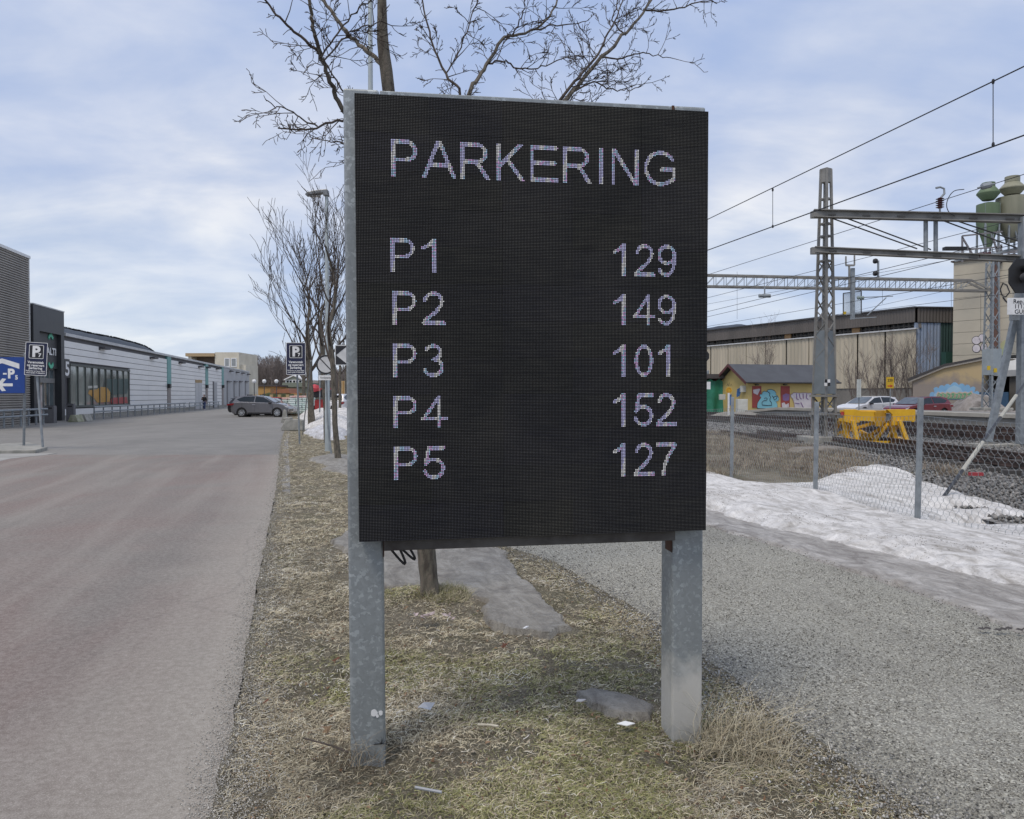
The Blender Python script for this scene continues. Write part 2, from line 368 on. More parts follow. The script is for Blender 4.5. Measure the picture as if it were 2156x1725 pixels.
MUDICE = icemat('grey_verge_ice', (0.25, 0.235, 0.205), (0.155, 0.14, 0.12), (0.33, 0.315, 0.285), 0.6, .6)
SNOW = icemat('old_snow', (0.62, 0.61, 0.60), (0.36, 0.34, 0.315), (0.80, 0.79, 0.78), 0.75, .5, (0.22, .2, .18))
DSNOW = icemat('grey_snow', (0.55, 0.55, 0.57), (0.34, 0.33, 0.33), (0.72, 0.73, 0.76), 0.6)

# base ground sheet out to the horizon
mb = MB(); S = 4000.0
mb.add([(-S, -60, -.08), (S, -60, -.08), (S, S, -.08), (-S, S, -.08)], [(0, 1, 2, 3)])
build('ground', mb, EARTH, kind='structure', fix=False)

road_r = edge([(600, 903), (592, 930), (588, 960), (587, 985), (580, 1040), (566, 1110), (545, 1220), (528, 1310), (516, 1400), (496, 1500), (478, 1580), (458, 1660), (440, 1760)])
path_l = edge([(728, 890), (740, 900), (1060, 1150), (1170, 1185), (1300, 1262), (1400, 1325), (1560, 1440), (1700, 1550), (1960, 1725)])
path_r = edge([(762, 885), (1487, 1104), (1695, 1164), (1885, 1230), (2074, 1293), (2156, 1327)])
snow_l = edge([(770, 880), (1487, 1075), (1600, 1113), (1695, 1132), (1806, 1160), (1948, 1195), (2156, 1252)])
flat = lambda z: (lambda X, Y, T: X * 0 + z)
# parking lot: everything left of the verge
strip('parking_lot', lambda y: y * 0 - 75.0, lambda y: road_r(y) + 0.25, 12, 175, 40, 3, flat(0.0), A_LOT)
far_e = G(200, 957).y
strip('road', lambda y: y * 0 - 40.0, lambda y: road_r(y), 0.4, G(590, 958).y, 160, 40,
      lambda X, Y, T: 0.006 - 0.0 * X, A_ROAD, rag=0.05)
strip('gravel_path', path_l, path_r, 0.5, 150, 160, 30, lambda X, Y, T: 0.012 + 0.012 * (fbm(X * 2, Y * 2) - .5) - 0.03 * (2 * T - 1) ** 8, GRAVEL, rag=0.10)
# verge with matted grass
def zgrass(X, Y, T):
    e = np.clip(np.minimum(T, 1 - T) * (path_l(Y) - road_r(Y)) / 0.28, 0, 1)
    h = 0.050 * (fbm(X * 2.2, Y * 2.2) - .25) + 0.04 * (fbm(X * 9, Y * 9, 3) - .4) - 0.022
    for qx, qy in ((-.60, 3.40), (.88, 3.63)): h = h - 0.035 * np.exp(-((X - qx) ** 2 + (Y - qy + .05) ** 2) / 0.05)
    tr = G(905, 1262); h = h + 0.06 * np.exp(-((X - tr.x) ** 2 + (Y - tr.y - .05) ** 2) / 0.10)
    return h * e + .009 * (1 - e)
strip('grass_verge', road_r, path_l, 0.9, 80, 420, 110, zgrass, SOIL, rag=0.07)
# ice beside the path and snow bank, both as height fields
def heightfield(name, inside, xr, yr, res, zf, mat, kind='structure', **kw):
    xs = np.arange(xr[0], xr[1], res); ys = np.arange(yr[0], yr[1], res); X, Y = np.meshgrid(xs, ys)
    m = inside(X, Y); Z = zf(X, Y, m)
    n0, n1 = X.shape; idx = np.arange(n0 * n1).reshape(n0, n1)
    q = np.stack([idx[:-1, :-1], idx[:-1, 1:], idx[1:, 1:], idx[1:, :-1]], -1).reshape(-1, 4)
    zz_ = Z.reshape(-1); keep = (zz_[q] > -0.025).any(1); q = q[keep]
    used = np.unique(q); re_ = np.zeros(n0 * n1, int); re_[used] = np.arange(len(used))
    mb = MB(); mb.v = np.stack([X, Y, Z], -1).reshape(-1, 3)[used].tolist(); mb.f = [tuple(a) for a in re_[q].tolist()]
    return build(name, mb, mat, smooth=True, kind=kind, fix=False, **kw)
def sdist(X, Y, poly):                               # signed distance, positive inside a polygon
    d = np.full(X.shape, 1e9); ins = np.zeros(X.shape, bool); n = len(poly)
    for i in range(n):
        x0, y0 = poly[i]; x1, y1 = poly[(i + 1) % n]; dx, dy = x1 - x0, y1 - y0
        t = np.clip(((X - x0) * dx + (Y - y0) * dy) / (dx * dx + dy * dy + 1e-12), 0, 1)
        d = np.minimum(d, np.hypot(X - x0 - t * dx, Y - y0 - t * dy))
        c = ((y0 > Y) != (y1 > Y)) & (X < (x1 - x0) * (Y - y0) / (y1 - y0 + 1e-12) + x0); ins ^= c
    return np.where(ins, d, -d)
def patch(name, poly, res, h, soft, mat, n_amp=0.4, freq=2.0, kind='structure', holes=(), ridges=(), rag=0.25, sink=0.03, **kw):
    xs = [p[0] for p in poly]; ys = [p[1] for p in poly]
    def ins(X, Y): return sdist(X, Y, poly) + (fbm(X * freq, Y * freq) - .5) * rag + (fbm(X * freq * 5, Y * freq * 5) - .5) * rag * .35
    def zf(X, Y, m):
        t = np.clip(m / soft, -1, 1); s_ = np.where(t > 0, 1 - (1 - np.clip(t, 0, 1)) ** 2, t)
        z = h * s_ * (1 - n_amp + 2 * n_amp * fbm(X * freq * .8 + 5, Y * freq * .8)) + h * .35 * n_amp * (fbm(X * freq * 6, Y * freq * 6) - .5) * (t > 0)
        for (hx, hy, rx, ry, a) in holes: z = z - a * np.exp(-((X - hx) / rx) ** 2 - ((Y - hy) / ry) ** 2)
        for (hx, hy, rx, ry, a) in ridges: z = z + a * np.exp(-((X - hx) / rx) ** 2 - ((Y - hy) / ry) ** 2) * (t > 0)
        return np.where(m < 0, -sink + np.maximum(m, -.05) * .5, np.maximum(z, -sink - .02) if holes else z + .004)
    return heightfield(name, ins, (min(xs) - .6, max(xs) + .6), (min(ys) - .6, max(ys) + .6), res, zf, mat, kind, **kw)
gp = lambda lst, z=0: [tuple(G(a, b, z)[:2]) for a, b in lst]
# ice band between gravel path and snow
ice_poly = [(float(path_r(y)) - .05, y) for y in (3.6, 4.4, 5.2, 6, 7, 8, 9.5, 12, 16, 22, 30)] + [(float(snow_l(y)) + .3, y) for y in (30, 22, 16, 12, 9.5, 8, 7, 6, 5.2, 4.4, 3.6)]
patch('ice_band', ice_poly, 0.04, 0.018, 0.1, ICE, 0.5, 1.9, rag=0.34, sink=0.01)
# ice sheet on the verge round the nearest tree, and a second by the lamp
patch('ice_sheet', gp([(725, 1118), (820, 1112), (1000, 1135), (1060, 1165), (1105, 1225), (1180, 1290), (1212, 1325), (1150, 1347), (1060, 1332), (1012, 1310), (1010, 1270), (930, 1248), (870, 1240), (806, 1243), (735, 1185), (700, 1140)]), 0.02, 0.026, 0.02, MUDICE, 0.10, 2, rag=0.25, sink=0.02)
patch('ice_sheet', gp([(655, 965), (690, 955), (735, 958), (800, 985), (820, 1010), (735, 1005), (690, 990)]), 0.08, 0.03, 0.3, MUDICE, 0.2, 1, rag=0.5, sink=0.02)
patch('ice_puddle', gp([(1215, 1462), (1250, 1455), (1330, 1468), (1378, 1490), (1372, 1512), (1310, 1512), (1240, 1488)]), 0.012, 0.018, 0.015, MUDICE, 0.10, 5, rag=0.06, sink=0.02)
# the snow bank under and beyond the fence
far_px = [(1400, 960), (1487, 978), (1545, 986), (1620, 1003), (1700, 998), (1780, 972), (1830, 962), (1880, 966), (1930, 985), (1990, 1008), (2050, 1022), (2156, 1048), (2300, 1080), (2500, 1130)]
near_px = [(2600, 1420), (2400, 1335), (2156, 1252), (1948, 1195), (1806, 1160), (1695, 1132), (1600, 1113), (1487, 1075), (1400, 1048), (1300, 1015), (1200, 985), (1200, 940)]
hA = G(2110, 1082, .15); hB = G(2010, 1062, .1); rA = G(1840, 985, .2); rB = G(1900, 1010, .2)
hC = G(1755, 1012, .1); hD = G(1640, 1040, .15)
snow_o = patch('snow_bank', gp(far_px, 0.22) + gp(near_px), 0.035, 0.13, 0.5, SNOW, 0.48, 1.7, rag=0.42, sink=0.035,
      holes=[(hA.x + .2, hA.y, 1.0, .35, .35), (hB.x, hB.y, .5, .22, .18), (hC.x, hC.y, .5, .18, .10)],
      ridges=[(rA.x, rA.y + .3, 1.4, .6, .07), (rB.x, rB.y - .8, .9, .6, .05), (hD.x, hD.y, 1.5, .5, .08)])
# brown scrub ground beyond the fence, railway ballast
strip('scrub_ground', lambda y: y * 0 - 2 + (y - 10) * .0, lambda y: 9.4 + y * 0, 11.5, 60, 120, 60,
      lambda X, Y, T: 0.0 + 0.16 * fbm(X * .7, Y * .7) * np.clip(np.minimum(T, 1 - T) * 10, 0, 1) * np.clip((Y - 14.5) / 3, 0, 1) - .01, SOIL)
strip('ballast_bed', lambda y: np.where(y < 17, 6.2, 8.6) + y * 0, lambda y: 23.5 - np.clip(y - 34, 0, 99) * .16, 7.5, 110, 80, 50,
      lambda X, Y, T: 0.02 + 0.05 * (fbm(X * 2, Y * 2) - .5) * np.clip(np.minimum(T, 1 - T) * 12, 0, 1), BALLAST)
# pale concrete island by the left-hand signs
mb = MB(); mb.prism([tuple(G(a, b)[:2]) for a, b in [(-60, 944), (60, 938), (100, 948), (75, 955), (-60, 957)]], -0.02, 0.10, ax=2)
build('kerb_island', mb, CONC, kind='structure', bevel=0.02)
mb = MB(); mb.prism([tuple(G(a, b)[:2]) for a, b in [(-60, 985), (20, 967), (95, 959), (120, 955), (-60, 957)]], 0.0, 0.012, ax=2)
build('concrete_apron', mb, M('apron_concrete', (0.36, 0.355, 0.34), (0.27, 0.265, 0.25), 1, 0.9, 0, .2, 60), kind='structure')

# ---- scattered small stuff (numpy, joined)
def scatter_mesh(name, V, F_, mat, kind='stuff', colr=None, parent=None, smooth=False):
    me = bpy.data.meshes.new(name); V = np.asarray(V, np.float32); F_ = np.asarray(F_, np.int32); k = F_.shape[1]
    me.vertices.add(len(V)); me.vertices.foreach_set('co', V.reshape(-1))
    me.loops.add(F_.size); me.loops.foreach_set('vertex_index', F_.reshape(-1))
    me.polygons.add(len(F_)); me.polygons.foreach_set('loop_start', np.arange(0, F_.size, k, dtype=np.int32))
    me.update(calc_edges=True)
    if colr is not None:
        a = me.color_attributes.new('tint', 'FLOAT_COLOR', 'POINT'); a.data.foreach_set('color', np.asarray(colr, np.float32).reshape(-1))
    me.materials.append(mat); o = bpy.data.objects.new(name, me); col.objects.link(o)
    if kind: o['kind'] = kind
    if parent: o.parent = parent
    return o
def tintmat(name, rough=0.9, trans=0.0):
    m, nt, b, t = new_mat(name); a = nt.nodes.new('ShaderNodeVertexColor'); a.layer_name = 'tint'
    nt.links.new(a.outputs[0], b.inputs['Base Color']); b.inputs['Roughness'].default_value = rough; return m
TINT = tintmat('grass_blade'); TSTONE = tintmat('stone_tint')
def stones(name, pts, size, cols):
    n = len(pts); base = np.array([(1, 0, 0), (-.5, .87, 0), (-.5, -.87, 0), (0, 0, .8), (0, 0, -.6)], float)
    fc = np.array([(0, 1, 3), (1, 2, 3), (2, 0, 3), (1, 0, 4), (2, 1, 4), (0, 2, 4)])
    V = base[None] * (size[:, None, None] * rng.uniform(.6, 1.3, (n, 5, 3)))
    a = rng.uniform(0, 6.28, n); c, s_ = np.cos(a)[:, None], np.sin(a)[:, None]
    x = V[..., 0] * c - V[..., 1] * s_; y = V[..., 0] * s_ + V[..., 1] * c
    V = np.stack([x, y, V[..., 2]], -1) + pts[:, None, :]
    F_ = (fc[None] + (np.arange(n) * 5)[:, None, None]).reshape(-1, 3)
    C = np.repeat(cols, 5, 0)
    return scatter_mesh(name, V.reshape(-1, 3), F_, TSTONE, 'stuff', np.concatenate([C, np.ones((len(C), 1))], 1))
def ysamp(n, y0, y1, p=1.6):                          # denser near the viewer (where single pieces show)
    u = rng.random(n); e = 1 - p
    return (y0 ** e + u * (y1 ** e - y0 ** e)) ** (1 / e)
# grit on the path
n = 60000; y = ysamp(n, 2.2, 14, 2.0); t = rng.random(n); l = path_l(y); r = path_r(y); x = l - .12 + (r - l + .1) * t
g_ = np.clip(rng.normal(.28, .12, n), .06, .7); cl = np.stack([g_, g_ * .97, g_ * .86], 1)
stones('path_grit', np.stack([x, y, np.full(n, .014)], 1), rng.uniform(.0018, .0055, n) * (1 + y * .07), cl)
# coarser dark stones along the path's left shoulder and road edge
n = 6000; y = ysamp(n, 1.9, 12, 1.8); x = path_l(y) + rng.normal(-.05, .16, n); g_ = np.clip(rng.normal(.28, .12, n), .07, .55)
stones('shoulder_stones', np.stack([x, y, np.full(n, .02)], 1), rng.uniform(.003, .009, n) * (1 + y * .05), np.stack([g_, g_ * .98, g_ * .93], 1))
n = 26000; y = ysamp(n, 2.0, 30, 1.8); x = road_r(y) + np.abs(rng.normal(0, .07, n)) * rng.choice([-.9, 1.6, 2.2], n); g_ = np.clip(rng.normal(.40, .12, n), .05, .6)
stones('road_edge_grit', np.stack([x, y, np.full(n, .010)], 1), rng.uniform(.0014, .0042, n) * (1 + y * .06), np.stack([g_, g_ * .97, g_ * .9], 1))
# ballast stones
n = 26000; y = ysamp(n, 8.5, 45, 1.4); x = rng.uniform(6.3, 20.5, n); k_ = x > np.where(y < 17, 6.3, 8.8); x, y = x[k_], y[k_]; n = len(x)
g_ = np.clip(rng.normal(.16, .07, n), .04, .45)
stones('ballast_stones', np.stack([x, y, 0.03 + rng.random(n) * .02], 1), rng.uniform(.025, .055, n), np.stack([g_, g_ * .97, g_ * .93], 1))

# grass blades: bent strips of three quads
def blades(name, pts, ln, wd, cols, lift, seed=0):
    n = len(pts); a = rng.uniform(0, 2 * np.pi, n); el = lift; dx, dy = np.cos(a), np.sin(a)
    segs = 3; V = np.zeros((n, (segs + 1) * 2, 3)); cur = pts.copy(); curv = rng.uniform(-.9, .9, n); ang = a.copy(); e_ = el.copy()
    for s_ in range(segs + 1):
        wv = wd * (1 - .75 * s_ / segs); nx, ny = -np.sin(ang) * wv / 2, np.cos(ang) * wv / 2
        V[:, 2 * s_] = cur + np.stack([nx, ny, wv * .2], 1); V[:, 2 * s_ + 1] = cur - np.stack([nx, ny, wv * .2], 1)
        st = ln / segs; cur = cur + np.stack([np.cos(ang) * np.cos(e_) * st, np.sin(ang) * np.cos(e_) * st, np.sin(e_) * st], 1)
        ang = ang + curv; e_ = e_ - rng.uniform(.15, .55, n); cur[:, 2] = np.maximum(cur[:, 2], pts[:, 2] - .004)
    fc = np.array([(2 * k, 2 * k + 1, 2 * k + 3, 2 * k + 2) for k in range(segs)])
    F_ = (fc[None] + (np.arange(n) * (segs + 1) * 2)[:, None, None]).reshape(-1, 4)
    C = np.repeat(cols, (segs + 1) * 2, 0)
    return scatter_mesh(name, V.reshape(-1, 3), F_, TINT, 'stuff', np.concatenate([C, np.ones((len(C), 1))], 1))
icepolys = [gp([(725, 1118), (820, 1112), (1000, 1135), (1060, 1165), (1105, 1225), (1180, 1290), (1212, 1325), (1150, 1347), (1060, 1332), (1012, 1310), (1010, 1270), (930, 1248), (870, 1240), (806, 1243), (735, 1185), (700, 1140)]),
            gp([(1215, 1462), (1250, 1455), (1330, 1468), (1378, 1490), (1372, 1512), (1310, 1512), (1240, 1488)]),
            gp([(655, 965), (690, 955), (735, 958), (800, 985), (820, 1010), (735, 1005), (690, 990)])]
PAL = np.array([(0.47, 0.42, 0.30), (0.34, 0.295, 0.21), (0.22, 0.18, 0.125), (0.17, 0.18, 0.065), (0.27, 0.265, 0.12), (0.44, 0.41, 0.31), (0.58, 0.55, 0.47), (0.10, 0.075, 0.05)])
def verge_blades(n, y0, y1, p, lr, wr, name):
    y = ysamp(n, y0, y1, p); l = road_r(y); r = path_l(y); t = rng.random(n); x = l + (r - l) * t
    e = np.minimum(x - l, r - x); g = fbm(x * 1.1 + 3, y * 1.1); keep = (rng.random(n) < np.clip(e / .18 + .12, 0, 1))
    for q in icepolys: keep &= sdist(x, y, q) + (fbm(x * 6, y * 6) - .5) * .3 < .06 * rng.random(n) - .02
    bald = fbm(x * 2.6 + 40, y * 2.6) > .54; keep &= ~(bald & (rng.random(n) < .8))
    x, y, l, r, g, e = [q[keep] for q in (x, y, l, r, g, e)]; n = len(x)
    T = (x - l) / (r - l); z = zgrass(x, y, T) + .003
    green = np.clip((g - .40) * 7, 0, 1) * np.clip(e / .5, 0, 1) * np.clip((9 - y) / 3, 0.15, 1)
    u = rng.random(n)
    pg = np.where(rng.random(n) < green * .62, rng.choice([3, 4, 4], n), np.where(u < .3, 0, np.where(u < .55, 1, np.where(u < .72, 2, np.where(u < .88, 5, np.where(u < .94, 6, 7))))))
    frost = fbm(x * .9 + 11, y * .9 + 7); pg = np.where((frost > .58) & (rng.random(n) < .22), 6, pg)
    patchy = np.clip(.92 + 1.1 * (fbm(x * 1.9 + 60, y * 1.9) - .3), .7, 1.35)[:, None]; c = np.minimum(PAL[pg] * rng.uniform(.65, 1.4, (n, 1)) * patchy, .8)
    blades(name, np.stack([x, y, z], 1), rng.uniform(lr[0], lr[1], n) * (1 + y * .02), rng.uniform(wr[0], wr[1], n) * (1 + y * .10), c, rng.uniform(.02, .55, n) * np.where(rng.random(n) < .04, 2.2, 1))
verge_blades(210000, 2.3, 7.5, 1.7, (.018, .062), (.0013, .0028), 'matted_grass')
verge_blades(70000, 7.5, 34, 1.8, (.03, .08), (.0016, .003), 'verge_grass')
# taller tufts at the right post and along the sign
def tuft(name, c, rad, n, l0, l1, pal=(0, 0, 1, 5, 2), up=(.35, 1.35)):
    a = rng.uniform(0, 6.28, n); rr = rad * np.sqrt(rng.random(n)); x = c[0] + np.cos(a) * rr; y = c[1] + np.sin(a) * rr
    T = (x - road_r(y)) / (path_l(y) - road_r(y)); z = np.maximum(zgrass(x, y, np.clip(T, 0, 1)), 0)
    blades(name, np.stack([x, y, z], 1), rng.uniform(l0, l1, n), rng.uniform(.0016, .003, n) * (1 + c[1] * .04), PAL[rng.choice(pal, n)] * rng.uniform(.7, 1.15, (n, 1)), rng.uniform(up[0], up[1], n))
c1 = G(1470, 1565); tuft('dry_tuft_grass', (c1.x + .24, c1.y + .0), .24, 700, .06, .17)
tuft('tall_dry_grass', (c1.x + .18, c1.y), .20, 130, .25, .42, up=(.6, 1.3))
tuft('dry_tuft_grass', (G(1560, 1600).x, G(1560, 1600).y), .25, 500, .08, .2, up=(.1, .6))
c2 = G(750, 1600); tuft('dry_stalks', (c2.x, c2.y), .12, 120, .1, .24, (1, 2, 7))
c3 = G(935, 1262); tuft('dry_tuft_grass', (c3.x, c3.y), .22, 1500, .05, .12, (0, 1, 3, 4, 5))
# leaf fragments and moss crumbs in the turf
n = 2600; y = ysamp(n, 2.3, 12, 1.7); t_ = .03 + rng.random(n) * .94; x = road_r(y) + (path_l(y) - road_r(y)) * t_; k_ = np.ones(n, bool)
z = zgrass(x, y, t_) + .008
blades('leaf_fragments', np.stack([x, y, z], 1), rng.uniform(.010, .032, n), rng.uniform(.006, .016, n), np.array([(.16, .09, .05), (.24, .16, .10), (.09, .06, .04), (.34, .29, .22)])[rng.integers(0, 4, n)], rng.uniform(0, .8, n))
# grit and twigs frozen into the snow
sp_pts = []
for _ in range(5200):
    y_ = float(ysamp(1, 5.2, 18, 1.5)[0]); x_ = float(snow_l(y_)) + abs(rng.normal(0, 1.0)) + .05
    h_, co, no, ix = snow_o.ray_cast(Vector((x_, y_, 3)), Vector((0, 0, -1)))
    if h_ and co.z > .01 and float(fbm(x_ * 1.6 + 8, y_ * 1.6)) > .50: sp_pts.append(tuple(co))
sp_pts = np.array(sp_pts); n = len(sp_pts); g_ = np.clip(rng.normal(.13, .06, n), .03, .35)
stones('snow_grit', sp_pts, rng.uniform(.002, .007, n) * (1 + sp_pts[:, 1] * .03), np.stack([g_, g_ * .9, g_ * .78], 1))
# brown scrub grass beyond the fence (railway side)
n = 30000; y = ysamp(n, 14.8, 45, 1.5); x = 3.2 + rng.random(n) * 6.0 + (y - 15) * -.02
z = 0.0 + 0.16 * fbm(x * .7, y * .7) - .01; f_ = fbm(x * .8, y * .8); k_ = f_ > .40; x, y, z = x[k_], y[k_], z[k_]; n = len(x)
cc = np.array([(0.22, 0.17, 0.13), (0.30, 0.25, 0.19), (0.16, 0.13, 0.10), (0.34, 0.30, 0.22)])[rng.integers(0, 4, n)] * rng.uniform(.7, 1.1, (n, 1))
blades('scrub_grass', np.stack([x, y, z], 1), rng.uniform(.12, .32, n), rng.uniform(.006, .012, n), cc, rng.uniform(.7, 1.5, n))

# ================================================================= THE PARKING DISPLAY
SO = Vector((-0.672, 3.328, 1.0075))
def _rot(y, l, r):
    return Matrix.Rotation(y, 3, 'Z') @ Matrix.Rotation(l, 3, 'X') @ Matrix.Rotation(r, 3, 'Y')
SR = _rot(0.15038, 0.017407, -0.005945)
SF = lambda v: SO + SR @ Vector(v)                     # local: x along the face, y away from the viewer, z up
SW, SH = 1.6, 1.9409
sign = thing('parking_display', 'large black LED parking display on two galvanised square posts', 'display board', (SO.x + .75, SO.y + .2, 0))
def scr_mat():
    m, nt, b, t = new_mat('led_face'); v = t.outputs['UV']
    s = nt.nodes.new('ShaderNodeSeparateXYZ'); nt.links.new(v, s.inputs[0])
    fx = mathn(nt, 'SUBTRACT', mathn(nt, 'FRACT', mathn(nt, 'MULTIPLY', s.outputs[0], 240)), 0.5)
    fy = mathn(nt, 'SUBTRACT', mathn(nt, 'FRACT', mathn(nt, 'MULTIPLY', s.outputs[1], 288)), 0.5)
    d = mathn(nt, 'SQRT', mathn(nt, 'ADD', mathn(nt, 'MULTIPLY', fx, fx), mathn(nt, 'MULTIPLY', fy, fy)))
    dot = ramp(nt, d, [(0.20, (1, 1, 1)), (0.30, (0, 0, 0))])
    n = tnoise(nt, v, 3.0, 5, 0.6, 0.6); wear = ramp(nt, n, [(0.4, (0.06, 0.062, 0.062)), (0.65, (0.14, 0.135, 0.12))])
    line = tnoise(nt, v, 60, 3, 0.7, 0, (0.12, 3.0, 1)); wear = mixc(nt, 0.28, wear, ramp(nt, line, [(0.35, (0.04, 0.045, 0.05)), (0.7, (0.26, 0.26, 0.22))]))
    # single modules differ a little
    vm = nt.nodes.new('ShaderNodeTexWhiteNoise'); vm.noise_dimensions = '2D'
    cm = nt.nodes.new('ShaderNodeCombineXYZ'); nt.links.new(mathn(nt, 'FLOOR', mathn(nt, 'MULTIPLY', s.outputs[0], 5)), cm.inputs[0]); nt.links.new(mathn(nt, 'FLOOR', mathn(nt, 'MULTIPLY', s.outputs[1], 12)), cm.inputs[1])
    nt.links.new(cm.outputs[0], vm.inputs[0])
    hue = mixc(nt, mathn(nt, 'MULTIPLY', vm.outputs[0], 0.18), wear, (0.10, 0.10, 0.20))
    c = mixc(nt, dot, (0.0035, 0.0035, 0.004), hue)
    nt.links.new(c, b.inputs['Base Color']); b.inputs['Roughness'].default_value = 0.7; b.inputs['Specular IOR Level'].default_value = 0.15
    bump(nt, b, dot, 0.25, 0.002)
    return m
mb = MB(); mb.box((0, 0, 0), (SW, .075, SH), SF); cab = build('screen_cabinet', mb, BLACK, sign)
# the face: module by module, each a sheet set a hair apart, with its own UV part
SCR = scr_mat(); mw, mh = SW / 5, SH / 12
for i in range(5):
    for j in range(12):
        mb = MB(); g = .0007
        x0, x1, z0, z1 = i * mw + g, (i + 1) * mw - g, j * mh + g, (j + 1) * mh - g
        tl = rnd.uniform(-.0006, .0006)
        mb.box((x0, -.010 + tl, z0), (x1, -.001, z1), SF)
        o = build('led_module', mb, SCR, cab, fix=True)
        me = o.data; uv = me.uv_layers.new(name='UVMap'); inv = SR.inverted()
        for lp in me.loops:
            q = inv @ (me.vertices[lp.vertex_index].co + Vector(o['_off']) - SO); uv.data[lp.index].uv = (q.x / SW, q.z / SH)
# posts, beams
def post(x0):
    mb = MB(); mb.box((x0, .0765, -1.16), (x0 + .155, .235, SH + .052), SF)
    return build('post', mb, GALV, sign, bevel=0.010)
post(-.052); p2 = post(1.468)
p2.data.materials.clear()
def snowlit_post():  # light bounced off the snow, painted pale on the lower post
    m = GALV.copy(); m.name = 'galvanised_snowlit'; nt = m.node_tree; b = nt.nodes['Principled BSDF']
    src = b.inputs['Base Color'].links[0].from_socket
    t = nt.nodes.new('ShaderNodeTexCoord'); s = nt.nodes.new('ShaderNodeSeparateXYZ'); nt.links.new(t.outputs['Object'], s.inputs[0])
    n = tnoise(nt, t.outputs['Object'], 9, 4, 0.6); z = mathn(nt, 'ADD', s.outputs[2], mathn(nt, 'MULTIPLY', n, 0.34))
    fac = ramp(nt, z, [(0.08, (0.25,) * 3), (0.24, (0.75,) * 3), (0.42, (0.85,) * 3), (0.58, (0, 0, 0))])
    c = mixc(nt, fac, src, (0.62, 0.61, 0.58)); nt.links.new(c, b.inputs['Base Color']); return m
p2.data.materials.append(snowlit_post())
mb = MB(); mb.box((.106, .079, SH - .02), (1.465, .22, SH + .049), SF); build('top_beam', mb, GALV, sign, bevel=.004)
mb = MB(); mb.box((.106, .03, -.052), (1.465, .13, -.003), SF); build('bottom_beam', mb, M('dark_steel', (0.11, 0.105, 0.10), (0.05, 0.043, 0.04), 6, .6, .3), sign, bevel=.003)  # darker steel than the top beam
mb = MB(); mb.box((1.456, .0755, SH - .02), (1.4675, .224, SH + .0505), SF); build('rust_stain', mb, RUST, sign)
mb = MB(); mb.box((.1035, .075, -.09), (.1062, .14, -.004), SF); build('rust_stain', mb, RUST, sign)
mb = MB(); mb.box((1.465, .078, -.12), (1.4675, .17, -.054), SF); build('rust_stain', mb, RUST, sign)
for k, (x, dp) in enumerate(((.115, .10), (.155, .085))):
    a = [SF((x + .06 * math.sin(q * math.pi) * (1 if k == 0 else 1.1) + .05 * q, .16 + .02 * k, -.045 - dp * math.sin(q * math.pi))) for q in [i / 10 for i in range(11)]]
    mb = MB(); mb.tube(a, .006, 8); build('cable', mb, BLACK, sign, smooth=True)
# sticker remains on the left post
mb = MB()
for cx_, cz_, r_ in ((.055, -.80, .016), (.085, -.803, .011), (.07, -.815, .008)):
    mb.prism([(cx_ + r_ * math.cos(a) * rnd.uniform(.7, 1.1), cz_ + r_ * math.sin(a)) for a in [i * .63 for i in range(10)]], .0725, .0755, SF)
build('sticker_remains', mb, WHITE, sign)
mb = MB()
for a_ in (-80, -45, 0, 20, 60):
    a_ = R(a_); mb.prism([(.085, -.945), (.087, -.945), (.086 + .032 * math.sin(a_), -.943 + .032 * math.cos(a_))], .0730, .0757, SF)
mb.box((.052, .073, -.947), (.112, .0757, -.945), SF)
build('scratched_mark', mb, BLACKP, sign)

